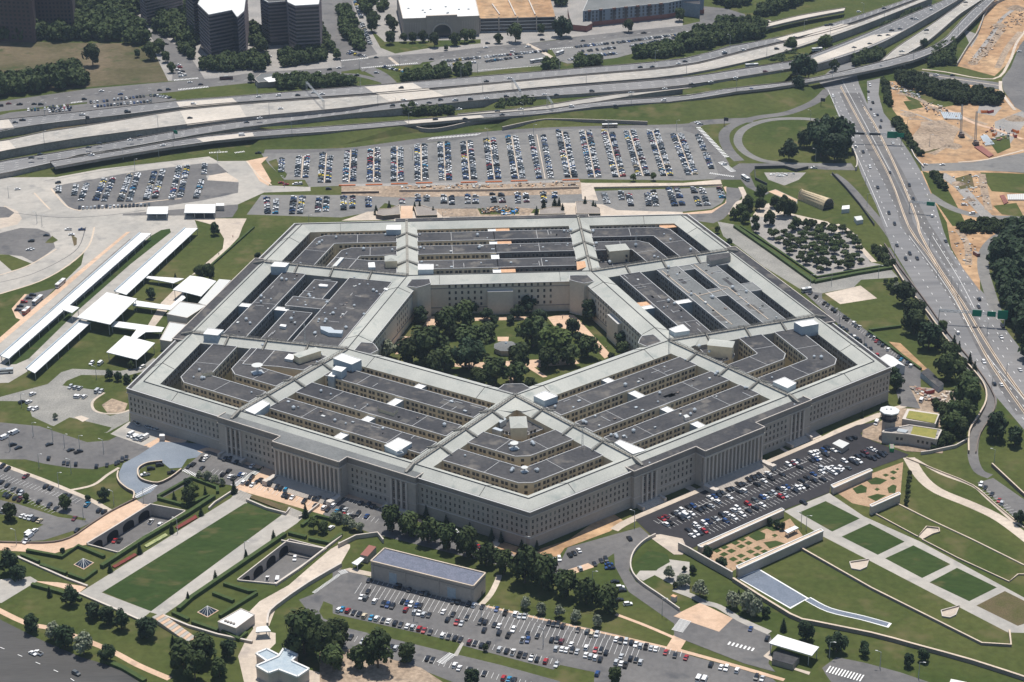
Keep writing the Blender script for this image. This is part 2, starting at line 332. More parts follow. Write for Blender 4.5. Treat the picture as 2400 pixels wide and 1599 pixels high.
sheet('parking_lot', A, Q("-324.7,104.2 -320.8,127.9 -303.2,138.3 -308,118.1 -316.9,89.0"))
sheet('road', 'concrete_road', Q("-296.4,279.8 -221.2,274.7 -215.8,249.9 -300.6,1.1 -308.9,-13.7 -327.4,-14.2 -335.9,31.9 -319.4,70.0 -291.3,180.2"))
sheet('lawn', 'mown', Q("-248.2,234.2 -242,245.6 -235.9,248.2 -234.3,240.6 -256.6,179.3 -281.2,100.9 -302.2,21.9 -309,13.6 -316.1,12.9 -312.4,28.2 -277.3,136.6"))
sheet('road', 'pink_paving', Q("-267.2,242.9 -264.1,244.1 -279.1,196.0 -304.3,112.9 -328.4,35.9 -330,45.1 -308,118.1"))
sheet('pavement', 'pavement', Q("-211.7,155.9 -193.7,204.4 -194.2,224.7 -202.1,251.9 -223.9,268.7 -180.5,265.7 -182.5,247.6 -183.8,226.9 -201.2,163.3"))
sheet('plaza', 'pavement', Q("-227.8,107.8 -222,127.7 -209.9,147.8 -209,137.3 -220.5,102.3 -227.6,68.7 -226.4,66.2 -233,66.7"))
sheet('road', 'cobble', Q("-324.3,-30.9 -310.7,-33.9 -284.4,-17.0 -278.8,-0.3 -272.4,4.6 -241.9,-0.6 -230.7,4.1 -223.1,17.9 -219.6,12.1 -226.5,-1.6 -236.5,-7.8 -265.6,-5.0 -273.4,-13.0 -275.1,-19.7 -248.1,-29.7 -253.4,-42.7 -251.6,-55.8 -240.2,-64.5 -229.7,-58.2 -228.1,-72.1 -239.1,-86.7 -254.1,-87.6 -273.8,-74.9 -286.8,-62.4 -293.3,-41.1 -323,-38.2"))
sheet('lawn', 'dirt', Q("-247.3,-49.1 -242.3,-40.3 -231.8,-48.1 -232.5,-60.0 -242.4,-60.4"))
sheet('lawn', 'lawn', Q("-271.9,-76.0 -264.2,-64.9 -237.4,-80.2 -239.2,-85.8 -253.4,-93.3"))
sheet('plaza', 'pavement', Q("-261.6,-65.0 -257.6,-62.9 -252.3,-67.2 -255.5,-71.7"))
road('pavement', 'pavement', Q("-247.8,-31.8 -253.3,-43.7 -250.8,-55.9 -243.2,-61.3 -234.6,-60.9 -229.8,-57.2"), 1.6)
sheet('road', A, Q("-313.7,-65.6 -304.5,-69.1 -280.5,-75.5 -249.3,-98.6 -236.9,-97.2 -226.7,-83.7 -190.3,-102.1 -193.2,-123.8 -254.6,-119.9 -265.7,-100.9 -311.6,-77.3"))
sheet('parking_lot', A, Q("-311.2,-79.2 -297.5,-80.1 -284.3,-88.9 -264.4,-98.2 -247.7,-110.4 -236.4,-121.1 -304.4,-116.7"))
sheet('plaza', 'concrete_road', Q("-237.1,-88.7 -228,-73.0 -190.8,-96.4 -191.9,-102.3 -205.9,-113.1"))
sheet('plaza', 'pink_paving', Q("-215.9,-105.1 -205.6,-91.7 -191.3,-100.1 -204.2,-113.2"))
# --- lower left lots and ramp
sheet('parking_lot', A, Q("-307.5,-99.7 -213.3,-105.7 -221.9,-118.0 -229.1,-126.5 -241.4,-132.8 -254.7,-130.5 -270.4,-124.2 -292,-112.6 -306.2,-107.1"))
sheet('parking_lot', A, Q("-305.2,-112.6 -295.3,-122.3 -285,-130.0 -251.8,-156.4 -234.5,-172.6 -224.2,-185.0 -241.3,-202.8 -256.6,-212.8 -268.7,-213.5 -287,-213.1"))
sheet('lawn', 'lawn', Q("-297.8,-153.4 -287.3,-154.1 -273.5,-165.1 -253.5,-182.8 -237.6,-190.3 -237.3,-192.7 -252.7,-187.7 -277.2,-171.5 -296.3,-162.0"))
sheet('lawn', 'lawn', Q("-292.9,-180.3 -277.4,-184.6 -259.3,-195.7 -262.5,-199.9 -267.4,-207.4 -268.6,-213.8 -287.1,-212.4"))
road('pavement', 'pavement', Q("-300.9,-118.3 -284.8,-130.9 -267.3,-144.3 -250.8,-158.1 -236.3,-170.8 -223.5,-184.7"), 3)
road('pavement', 'pavement', Q("-250.9,-157.5 -238.8,-152.1 -232.3,-140.4 -226.8,-132.0"), 2)
sheet('road', 'blue_asphalt', Q("-226.3,-139.0 -225,-126.8 -217.1,-116.5 -207.2,-100.6 -173.1,-106.5 -173,-119.3 -189.1,-123.7 -191.4,-134.2 -197.9,-134.7 -202.8,-127.3 -210.7,-129.5 -214.7,-134.5 -214.3,-145.0 -209.1,-151.4 -202.4,-154.1 -205.5,-162.7 -213.8,-170.6 -213.4,-163.9 -223.6,-151.3"))
sheet('road', A, Q("-202.4,-154.1 -191,-138.7 -181.2,-148.0 -201.2,-173.0 -209.8,-181.1 -213.2,-172.3 -205.5,-162.7"))
sheet('bridge_pavement', 'pink_paving', Q("-286.7,-214.7 -279.1,-214.7 -256,-216.6 -243,-212.1 -234.2,-198.5 -225.1,-184.6 -212.5,-171.0 -208.4,-175.9 -204.4,-177.0 -232.9,-218.9 -240.2,-221.5 -248.4,-227.0 -285.6,-220.9"))
sheet('parking_lot', A, Q("-191.1,-137.4 -181.4,-116.9 -173.6,-100.9 -147.2,-121.0 -148.6,-138.7 -159.5,-158.0 -168.6,-154.9"))
sheet('plaza', 'pink_paving', Q("-148.8,-146.5 -144.9,-134.7 -100.3,-174.2 -101.2,-179.3 -109.7,-194.1 -158.9,-162.0 -159.5,-159.8"))
road('pavement', 'pink_paving', Q("-182.9,-115.4 -176.9,-112.3 -163.6,-123.4 -146.3,-136.8"), 4)
sheet('parking_lot', A, Q("-109.7,-193.1 -101.2,-179.3 -96.8,-174.4 -58.1,-206.4 -51.1,-213.8 -58.2,-214.3 -78.2,-219.9 -107.1,-197.3"))
road('pavement', 'pink_paving', Q("-104.9,-170.0 -95.2,-174.8 -76,-187.6 -55.7,-206.7 -45.1,-216.8"), 4)
# --- parade terrace
sheet('path', 'concrete_road', Q("-160.9,-172.3 -157.5,-163.2 -149.1,-169.7 -151.7,-178.7 -173,-207.1 -201.1,-244.9 -218.9,-268.2 -192,-287.9 -196.5,-296.4 -230.9,-268.9"))
sheet('path', 'concrete_road', Q("-132.3,-193.8 -130.8,-185.7 -120.1,-196.2 -123,-202.4 -185.8,-292.4 -192.7,-288.6"))
sheet('lawn', 'mown', Q("-152.5,-178.6 -130.5,-190.7 -192,-287.9 -218.3,-267.6"))
sheet('path', 'pink_paving', Q("-255.3,-254.6 -242.5,-256.8 -227.1,-262.1 -230.6,-268.2 -236.2,-264.3"))
sheet('path', 'concrete_road', Q("-279.8,-253.0 -257.5,-250.1 -253.1,-254.7 -267.8,-275.2 -275.9,-274.4"))
sheet('highway', 'dark_road', Q("-282.4,-278.2 -265.9,-290.8 -245.2,-308.9 -221.7,-327.0 -199.5,-339.7 -187.5,-354.8 -269,-349.8"))
road('path', 'pink_paving', Q("-272.4,-278.1 -252.4,-295.0 -235.6,-302.6 -208.5,-321.9 -193,-336.1 -176.7,-348.8"), 3.4)
sheet('plaza', 'pavement', Q("-145.9,-331.5 -142.8,-315.6 -139.9,-306.6 -129,-311.9 -128.5,-321.1 -134.8,-333.4 -106.6,-347.7 -102.8,-360.1 -140.8,-357.7"))
sheet('bridge_pavement', 'pavement', Q("-98.9,-225.8 -98.3,-251.4 -115.1,-267.7 -130.1,-289.1 -132.5,-305.1 -138.8,-312.6 -143.6,-292.3 -138.5,-281.7 -124.7,-267.1 -113.6,-247.5 -104.3,-231.6"))
sheet('path', 'pavement', Q("-100.4,-224.2 -94.3,-227.6 -94.2,-230.7 -99.8,-251.3"))
sheet('road', A, Q("-118.9,-281.5 -111.8,-276.4 -98.2,-257.2 -96.7,-321.8 -104.1,-314.8"))
sheet('lawn', 'lawn', Q("-108.4,-293.2 -106.5,-283.7 -97.4,-291.1 -97.1,-306.0 -106,-300.1"))
# --- lower middle
sheet('road', A, Q("-77.5,-219.4 -69,-201.0 -22.6,-235.2 -0.7,-250.9 15.1,-251.9 20,-237.9 60.4,-218.8 64.7,-228.7 52.8,-246.0 49.7,-263.6 51.9,-274.6 74.6,-310.0 72.5,-325.8 47.1,-284.2 42.5,-257.3 28.9,-257.9 11.7,-266.3 2.5,-259.2 -17.4,-253.5"))
sheet('lawn', 'lawn', Q("-68.2,-199.5 -55.7,-206.7 1.9,-245.8 -9.7,-251.0 -22.6,-235.2 -62,-211.0"))
sheet('ground', 'sand', Q("-22.6,-235.2 -17.6,-226.3 0.7,-241.2 20.6,-230.3 45.9,-200.6 52.6,-211.9 43.7,-222.4 18.4,-238.6 14.7,-246.6 -0.5,-248.7 -15.4,-243.5"))
sheet('lawn', 'lawn', Q("-12.3,-256.8 -1.1,-257.5 11.7,-267.0 33.5,-256.7 43.7,-245.5 42.7,-258.8 36.1,-268.6 39.6,-285.9 65.2,-326.7 37.5,-306.4 -25,-290.2"))
sheet('parking_lot', A, Q("-102.8,-251.1 -93.8,-254.6 -82.5,-262.6 -32.2,-287.6 -25.1,-292.9 35.9,-322.9 70.1,-343.0 66.4,-370.5 21.8,-367.8 23.3,-355.7 7.7,-348.6 4,-352.3 -39.2,-328.2 -40.6,-325.5 -97.3,-297.9 -101.6,-295.6"))
sheet('parking_lot', A, Q("-111.4,-302.4 -97,-308.0 -40.9,-336.5 -20.5,-346.8 6,-362.0 12.2,-369.6 -35,-366.7 -58.4,-348.4 -68.7,-340.7 -110.7,-322.2"))
sheet('ground', 'dirt', Q("-107,-328.8 -89.6,-328.6 -58.4,-346.9 -48.4,-359.6 -48.5,-365.8 -105.9,-362.3"))
road('pavement', 'pink_paving', Q("-25.1,-293.6 -4,-304.4 35.7,-324.2 65.7,-339.6"), 1.6)
road('pavement', 'pink_paving', Q("38.4,-305.1 52.2,-316.6 65.6,-329.3"), 2)
road('pavement', 'pink_paving', Q("62.2,-339.4 67,-329.4 69.3,-324.3"), 7)
sheet('pavement', 'concrete_road', Q("-43,-337.3 -38.5,-325.4 -37.4,-326.8 -40.9,-338.0"))
road('path', 'pavement', Q("-28,-292.7 -22.4,-282.0 -18.1,-268.0 -17.5,-263.7"), 3)
sheet('path', 'pavement', Q("-96.8,-252.9 -93.8,-251.7 -82.9,-256.7 -82.9,-261.1 -93.7,-256.0"))
sheet('pavement', 'pink_paving', Q("13.4,-263.5 29.2,-254.7 32.2,-258.9 17.7,-266.7"))
sheet('path', 'pavement', Q("-19.2,-227.8 -14.8,-223.4 -13.9,-229.6 -18.1,-237.0"))
# circle garden
sheet('lawn', 'lawn', Q("51.7,-262.3 52.1,-252.0 59.3,-241.9 67.5,-230.9 80.2,-241.7 72.3,-301.7 63,-287.3 53.3,-275.4"))
sheet('path', 'concrete_road', Q("52.1,-269.6 56.3,-261.8 63.5,-264.5 70.9,-253.2 81.8,-256.8 77.5,-288.2 62.2,-268.8 55.7,-274.1"))
sheet('lawn', 'mown', Q("51.6,-263.7 53.3,-255.0 62.3,-242.9 71.5,-248.7 71.7,-256.2 62.8,-264.4"))
# right side front
road('pavement', 'pavement', Q("46.2,-221.0 55.8,-211.3 87.4,-187.7")+Q("114.4,-168.6")+Q("171.4,-127.2 191.7,-110.7 218.6,-92.2"), 5)
sheet('parking_lot', 'new_asphalt', Q("58.6,-210.7 87.1,-189.7")+Q("153.5,-141.6 201.4,-105.6 217.6,-100.8 204.4,-111.5 201.1,-117.0 205.6,-125.7 223.2,-144.8")+Q("220.6,-147.3 197.9,-160.9 171.1,-179.1 168.8,-186.9 140.6,-204.6 88.9,-240.0 78.7,-247.7")+Q("64.9,-226.9"))
sheet('path', 'pavement', Q("164.5,-113.7 173.6,-106.7 178.2,-118.3 169.3,-124.8"))
sheet('path', 'pavement', Q("61.1,-191.4 66.4,-186.7 71.7,-196.2 66.4,-200.7"))
sheet('path', 'pavement', Q("87.8,-173.8 91.4,-171.3 96.3,-178.0 93.2,-181.0"))
sheet('path', 'pavement', Q("148.8,-128.4 150.5,-127.9 155.8,-136.3 153.4,-137.8"))
road('pavement', 'pavement', Q("218.6,-92.2 228.6,-84.9 235.6,-81.4 238.3,-75.5 236.4,-66.3"), 4)
# right: beds, squares
sheet('path', 'pavement', Q("63.2,-228.3 70.3,-227.2 81.4,-232.6")+Q("82.3,-243.4 79.2,-249.2 74.7,-248.9"))
sheet('plaza', 'garden_path', Q("88.1,-251.3 138.3,-217.4 142,-214.4 145.5,-233.6 142.1,-239.5 107.6,-262.9 101.4,-268.3"))
sheet('plaza', 'garden_path', Q("172.8,-186.8 196.8,-166.1 217.9,-153.4 207.4,-191.5 187.6,-204.4 179,-199.7"))
sheet('plaza', 'concrete_road', Q("140.3,-206.2 168.7,-187.4 182.2,-214.6 206.1,-243.6 246.8,-305.8 238.3,-334.9 227.3,-333.5 155.5,-234.2"))
for q in (Q("147.9,-208.3 164.9,-196.3 179.4,-216.8 161.8,-229.9"), Q("165.7,-235.6 183.6,-222.6 197.7,-243.0 180.6,-255.6"), Q("183.6,-259.5 201.4,-247.1 215.9,-267.5 198,-280.2"), Q("200.7,-284.7 218.3,-271.3 233.5,-291.7 216.1,-303.9")):
    sheet('lawn', 'mown', q)
sheet('lawn', 'brown_bed', Q("218.6,-308.2 236.5,-295.4 246,-308.5 241.4,-324.5 233.8,-328.0"))
road('path', 'pavement', Q("222.4,-148.3 223.6,-171.3 229.1,-188.7 243.9,-206.3 255.2,-223.2 266,-253.4"), 7)
road('path', 'pavement', Q("225.3,-150.3 235.7,-168.6 249.8,-184.1 254,-198.7 261.6,-228.4"), 2.2)
sheet('pool_rim', 'white_paint', Q("103.7,-274.0 116.8,-266.1 136.6,-295.9 125.7,-305.4"))
sheet('pool', 'pool', Q("104.6,-274.3 116.6,-267.4 135.7,-296.1 125.8,-304.0"))
road('pool', 'white_paint', Q("135.9,-296.4 144.7,-307.6 159.7,-316.0 171.6,-323.8"), 4.6)
road('pool', 'pool', Q("136,-296.8 144.7,-307.6 159.7,-316.0 170.7,-323.0"), 3.4)
BEDS = [Q("116.6,-232.5 122.4,-225.8 126,-230.0 124.7,-235.3 120.1,-237.4"), Q("126.4,-223.0 130,-220.0 135.9,-226.4 130.3,-227.6"), Q("123.3,-239.1 130.1,-237.5 134.5,-240.9 125.6,-245.8"), Q("182.5,-183.2 188.4,-178.5 190.8,-182.1 189.2,-187.9 183.7,-189.2"),
  Q("192.5,-174.5 198.3,-170.5 204,-174.4 198.8,-179.2 194,-178.9"), Q("201.9,-183.6 206,-179.6 207.7,-181.4 204.9,-189.7 201.4,-189.5"), Q("188.5,-192.9 194.8,-189.9 199.6,-191.9 192.2,-198.1"), Q("202.5,-168.2 204.9,-166.6 206.5,-168.5 204,-170.4"), Q("207.3,-165.0 209.8,-163.1 211.8,-165.3 209.2,-167.8"), Q("205.8,-171.9 208.2,-170.3 209.5,-172.5 207.2,-174.6"), Q("211.4,-161.8 212.9,-160.5 213.8,-161.9 212.3,-163.2"),
  Q("128.8,-231.7 131,-230.3 132.4,-232.1 130.3,-234.1"), Q("194.4,-184.5 196.3,-182.9 197.7,-184.7 195.5,-186.6")]
BEDS += [Q("95.4,-245.7 98.3,-243.6 100.3,-246.0 97.2,-248.5"), Q("99.6,-242.6 102.7,-240.4 104.6,-242.8 101.5,-245.3"), Q("102.5,-246.6 105.5,-244.5 107.8,-246.9 104.7,-249.3"), Q("98.2,-250.1 101.2,-247.6 103.3,-250.1 100.3,-252.5"), Q("106,-238.5 109.1,-236.2 111.2,-238.6 108.1,-241.0"), Q("110.6,-235.2 113.2,-233.1 115.1,-235.5 112.5,-237.6"), Q("108.5,-242.3 111.4,-240.0 113.6,-242.3 110.6,-244.7"), Q("113.1,-238.9 115.9,-236.9 117.9,-239.2 115.2,-241.5"),
  Q("102.3,-255.1 105.3,-252.9 107.4,-255.5 104.4,-257.8"), Q("106.8,-252.0 109.8,-249.8 111.9,-252.2 109,-254.5"), Q("105.2,-259.3 108.2,-257.1 110,-259.3 107.4,-261.7"), Q("109.6,-255.9 112.4,-253.8 114.4,-255.9 111.7,-258.3"), Q("112.6,-248.0 115.4,-245.9 117.5,-248.3 114.7,-250.5"), Q("117.1,-244.5 120,-242.4 122.1,-244.8 119.2,-247.1"), Q("115.5,-251.5 118.4,-249.6 120.4,-251.8 117.5,-253.9"), Q("119.9,-248.3 122.8,-246.2 124.4,-248.1 121.7,-250.4")]
for q in BEDS: sheet('flower_bed', 'mown', q)
sheet('road', A, Q("66.8,-310.9 75,-314.1 78.2,-311.6 95.5,-311.3 111.4,-328.2 111.5,-336.0 106.4,-353.5 108.5,-361.0 94.7,-352.7 68.5,-330.1 64.8,-326.6"))
sheet('plaza', 'pink_paving', Q("66.8,-308.9 71.9,-304.4")+Q("81.7,-297.1 95.7,-312.7 87.1,-324.4"))
sheet('parking_lot', A, Q("62.6,-343.2 66.9,-342.5 89.4,-355.5 106.2,-366.4 110,-375.6 58.9,-372.5"))
road('pavement', 'pink_paving', Q("64.6,-338.9 89,-353.6 111.4,-367.9"), 2.5)
road('path', 'concrete_road', Q("70.3,-283.6 78.2,-290.4 83.9,-297.0 90.5,-301.5 99.4,-314.3 111.6,-326.9"), 4)
sheet('road', A, Q("131.1,-358.7 139.8,-349.9 152.5,-355.7 167.2,-364.7 178.8,-373.7 177.3,-379.8 134.3,-377.1 131.9,-364.9"))
sheet('path', 'pavement', Q("105,-347.1 109,-342.3 108.9,-351.1 113.7,-355.2 124.9,-362.0 123.8,-364.4 109.8,-353.7"))
sheet('parking_lot', A, Q("253.3,-180.1 255.9,-179.4 263.5,-175.6 275.8,-206.7 270.2,-225.7 262.8,-221.3"))
# --- right: stone yard, park
sheet('road', 'cobble', Q("169.4,235.9 180.2,229.1 191.4,198.7 217.4,112.8 225.3,122.0 276.5,132.8 278,119.3 251.5,116.6 243.8,104.0 219.9,94.5 207.2,101.3 188.7,144.9 176.5,184.7 169.1,205.5"))
sheet('plaza', 'gravel', Q("194.3,242.7 212.7,247.6 241.2,236.5 254.9,218.0")+Q("266.7,202.4 264.6,148.5 277,139.5 229.4,122.5 221.9,120.4 215.6,146.3 203.1,180.6 192.2,216.3"))
sheet('path', 'pavement', Q("197,245.6 206,266.9 214.8,272.6 216.4,256.7 230,246.5 250.7,229.7 256.1,208.3 253,208.6 245.6,225.5 209.4,241.7"))
road('path', 'pavement', Q("256.1,224.0 262.6,208.6 263.9,179.4 267.6,148.3"), 4)
sheet('plaza', 'pavement', Q("221.8,93.9 248.8,106.3 255.3,83.3 228.4,75.1"))
sheet('parking_lot', A, Q("207.1,100.5 219.9,94.5 218.1,85.3 237.4,28.2 249.8,-8.6 257.4,-31.0 251.4,-56.0 251.5,-77.4 244.1,-86.3 232.9,-81.6 237.5,-34.0 237.2,-23.2 219.1,46.4"))
sheet('ground', 'dirt', Q("244.6,-54.5 256.2,-58.3 272.6,-64.6 263.2,-94.1 242.6,-144.6 222.5,-140.6 201.2,-120.7 203.4,-112.4 218.2,-99.9 232,-85.1 244.1,-86.3"))
sheet('ground', 'sand', Q("247,11.8 253.9,9.1 262.3,-33.5 257.2,-32.1"))
sheet('road', 'cobble', Q("218.1,298.3 224.5,302.8 237.1,279.1 235.3,269.6 226.3,281.5"))
sheet('pavement', 'pink_paving', Q("217.9,297.7 224.3,301.9 236.9,278.2 234.6,271.9"))
sheet('road', A, Q("206,364.7 295.3,359.6 295.7,342.0 273.6,344.6 258.2,349.2 216.9,352.7 210.1,339.3 209.6,308.8 218.6,295.0 213.1,288.8 202.9,309.3 201.1,326.2 178.4,327.8"))
sheet('gravel', 'gravel', Q("222.1,341.9 255.2,339.6 246.4,323.1 232.7,310.6 222.6,324.7"))
road('road', A, Q("276.2,334.7 280.7,317.4 284.2,290.5 287.1,251.9 290,215.6")+Q("290.9,177.6"), 6)
road('road', A, Q("282,175.3 282.2,131.0 284,78.9 285.2,20.8 289.2,-28.8 292.4,-60.7 288.7,-80.8 279.9,-100.0 268.4,-120.4 259.6,-147.1")+Q("257.7,-166.5 262.4,-173.8"), 6)
sheet('road', A, Q("187.2,310.4 197.9,306.3 196.4,290.0 185.4,262.0 174.5,241.0 165.6,232.4 144.3,243.0 145.5,252.2 167.6,253.8 181.8,274.9"))
road('pavement', 'pavement', Q("198.4,309.6 197.6,283.4 190.6,274.3 181.3,249.8"), 4)
# loop ramp
road('road', 'pale_asphalt', Q("298.3,462.7 286.7,473.5 268.7,477.5 249.6,474.9 232.7,463.3 219.9,444.6 213.3,418.3 215.1,392.2 224.7,371.6 241.9,362.3 264.5,357.9 295.2,353.6"), 7)
road('road', A, Q("315.9,557.5 301.1,528.3 282.9,506.4 264.9,491.2 240.9,482.7 221.1,468.1 208.3,449.3 203.1,426.6 202.7,396.7 207,371.1"), 9)
# --- expressway on the right at grade
sheet('highway', 'highway', Q("312,584.4 343.6,642.5 357.1,641.6 347.2,573.0 342,512.7 356.3,581.3 370,589.4 358,541.4 350.4,487.3 351.2,455.0 348.5,416.5 348.2,379.4 346.2,336.8 343.1,286.5 331.2,203.3")+Q("327.2,166.6 327.5,128.0 328.9,91.2 330.4,78.3 327.4,32.1 329.2,-40.0 300.3,-137.3 297.8,-117.5 291.3,-48.1 284.6,18.6 286.1,104.3 286.1,175.1")+Q("294.2,264.0 297.9,333.2 304.5,400.8 307.7,454.1 315.4,548.8"))
road('highway', 'asphalt', Q("329.5,547.8 322.7,449.1 317.3,331.9 312.1,250.2")+Q("308.1,214.5 309.4,121.2 308.7,52.5 304.5,-29.8 303.6,-97.6"), 10)
road('highway', 'asphalt', Q("338.5,547.1 331.9,440.7 327.9,338.1 321.4,234.1")+Q("320.8,204.7 319.8,133.9"), 8)
road('pavement', 'tan_curb', Q("329.2,565.3 323.9,449.1 318.4,321.6 308,214.4")+Q("309,156.6 308.9,95.0 306.2,43.1 303.1,-31.8 304.8,-107.4"), 1.5)
road('pavement', 'tan_curb', Q("337.1,504.7 335.2,444.3 327.9,338.1 318.2,234.3")+Q("313,199.3 310.4,129.1 310.9,72.1 309.5,19.2 309.1,-36.5 310.5,-88.2"), 1.7)
# --- construction land on the right
sheet('ground', 'sand', Q("371.9,580.2 382.3,579.4 408.7,595.7 467.4,546.7 473.9,470.5 447.4,379.8 404.9,355.6 351.1,352.3 351.9,397.5 352.1,458.9 357.1,520.1"))
sheet('ground', 'sand', Q("564.1,878.5 592.6,876.4 552.2,738.2 497.8,626.7 475,588.7 449.2,623.1 482.3,696.6 530.5,822.3"))
sheet('ground', 'sand', Q("346.2,336.8 399.3,334.9 431.1,324.1 394.5,199.0 337.5,202.9 339.8,264.1"))
sheet('ground', 'sand', Q("337.9,221.5 368.9,219.4 374.3,192.2 344.3,154.3 327.9,91.2 326.9,133.4 328.6,172.2"))
sheet('ground', 'dirt', Q("375.6,453.3 398,443.9 390.8,406.0 367.2,374.4 355.8,386.1 359.8,423.3"))
sheet('lawn', 'lawn', Q("392.2,330.2 431.1,324.1 417.6,278.2 389.5,286.6"))
sheet('lawn', 'lawn', Q("354.6,520.3 352.1,458.9 348.7,386.6 354.6,371.7 361,438.7 360.3,494.8 369.2,562.5"))
sheet('lawn', 'lawn', Q("347.4,336.8 358.8,322.2 355.2,263.1 351.1,213.9 340.5,214.6 340.6,267.3"))
sheet('gravel', 'gravel', Q("438.7,456.8 472.7,486.9 461.3,447.3 433.9,395.5 422,396.3"))
sheet('road', A, Q("412,609.3 474.5,567.5 468,548.9 408.4,588.9"))
road('pavement', 'pavement', Q("414.7,614.8 432.6,605.6 471.3,579.9 500.4,631.3 525,693.5 549.5,743.7"), 2.5)
road('pavement', 'pavement', Q("410.1,601.2 472.1,558.8"), 1.5)
sheet('road', A, Q("551.4,735.6 525,683.4 496.5,612.7 479.1,579.3 471.2,546.5 467.2,495.5 473.9,470.5"))
road('pavement', 'pavement', Q("476,572.8 467.6,538.0 464.9,487.4"), 3)
sheet('road', 'pale_asphalt', Q("350.2,353.4 392.9,354.7 446.8,378.0 431.6,325.8 399,333.9 347.4,336.8"))
road('pavement', 'tan_curb', Q("381.3,355.5 406.3,360.9 442.4,382.0"), 2)
road('road', 'pale_asphalt', Q("339,283.5 345.6,260.5 357.1,240.9 376.3,230.4 403.1,228.6"), 8)
road('road', 'pale_asphalt', Q("399,214.3 372,195.3 352.7,167.7 341.1,132.5 334.5,93.3 327.1,41.7"), 8)
sheet('lawn', 'lawn', Q("380.1,552.9 403.7,542.5 420.6,507.2 405.9,499.8 380.8,522.6"))
for q, m_, w_ in ((Q("375.6,544.5 389.4,526.3 398.9,492.1 412.2,474.8 430.5,449.5"), 'dirt', 5), (Q("351.7,379.1 367.5,385.3 386,406.3 397.7,428.4"), 'brown_bed', 3), (Q("368.3,469.8 384.6,464.6 400.2,447.7 408.2,412.3"), 'dirt', 4), (Q("366.5,494.3 380.1,477.0 389,452.4 391.2,417.3"), 'gravel', 2), (Q("395.5,508.9 409.1,487.2 420.5,454.1 435.9,433.4 448.8,409.5"), 'pink_paving', 4), (Q("525.5,745.5 493.4,680.7 464.4,629.1"), 'dirt', 8), (Q("559.7,820.2 535.8,782.7 509.9,725.5 472.1,647.8"), 'gravel', 4), (Q("540.8,733.8 512.6,679.3 484.6,613.5"), 'dirt', 6), (Q("360.5,328.9 367.3,301.4 369.4,262.1 371.4,224.6"), 'gravel', 9), (Q("392.4,326.8 383.9,287.0 376.1,245.9"), 'dirt', 6), (Q("342.6,206.2 341.5,177.1 332.4,138.5"), 'dirt', 5), (Q("379.6,561.8 385.8,543.8 401.6,534.0 422.7,515.5"), 'brown_bed', 4)):
    road('ground', m_, q, w_)
for q, m_ in ((Q("376.3,461.2 396.8,463.8 402.1,435.8 386.5,398.8 370.8,388.8 363.4,407.9"), 'dirt'), (Q("441.6,514.1 455.9,496.3 443,472.6 430.4,481.6"), 'gravel'), (Q("420.1,411.5 441.2,421.5 433,388.2 418.4,374.5"), 'lawn'), (Q("374.8,518.8 388.4,522.1 388.4,501.1 374,493.8"), 'lawn'), (Q("369.3,318.1 384.4,327.3 378.8,297.3 364.8,291.6"), 'brown_bed'), (Q("381.9,254.9 401.1,259.9 398.1,228.9 383.3,236.1"), 'lawn'), (Q("487.3,748.3 497.3,726.4 478.3,681.8"), 'gravel')):
    sheet('ground', m_, q)
sheet('plaza', 'pavement', Q("164.5,-263.2 174.8,-260.8 171.7,-268.1 167.9,-270.8 164.2,-269.1")); sheet('plaza', 'pavement', Q("199.8,-312.9 210,-308.6 205.7,-316.6 202.4,-318.8 199.3,-317.4")); sheet('plaza', 'pavement', Q("206.2,-238.2 213.1,-229.2 218.7,-230.7 218.2,-234.0 213.8,-236.0 207.6,-240.6"))
# islands and kerb lines of the bus roads
for q in (Q("-348.7,333.7 -337.8,310.2 -330.6,295.4"), Q("-337.3,342.9 -328.7,322.5 -317.6,299.3 -306.6,290.6"), Q("-189.1,398.4 -177.7,362.4 -166.1,339.5"), Q("-292,255.0 -291.1,216.7 -299.7,182.2 -315.3,152.2 -339.4,130.4"), Q("-345.4,164.9 -328.1,182.1 -313.3,212.5"), Q("-291.8,294.4 -260.4,306.6 -233.4,312.8")):
    road('pavement', 'tan_curb', q, 1.3)
for q in (Q("-343,151.4 -325.1,163.5 -308.5,186.9 -298.1,214.3 -298.5,255.4"), Q("-356.3,289.3 -322,277.7 -289.8,278.6 -258.5,289.0"), Q("-345.6,360.3 -303.1,381.5 -259,399.6 -224.7,406.2"), Q("-315.4,46.5 -290.9,134.9 -262.4,229.3")):
    road('road', 'asphalt', q, .7)
sheet('lawn', 'lawn', Q("-320.5,239.0 -314.9,229.9 -318.2,224.3 -323.6,225.2")); sheet('lawn', 'brown_bed', Q("-307.1,241.1 -301.8,233.4 -300.1,220.2 -301.6,217.4 -304.3,229.2"))
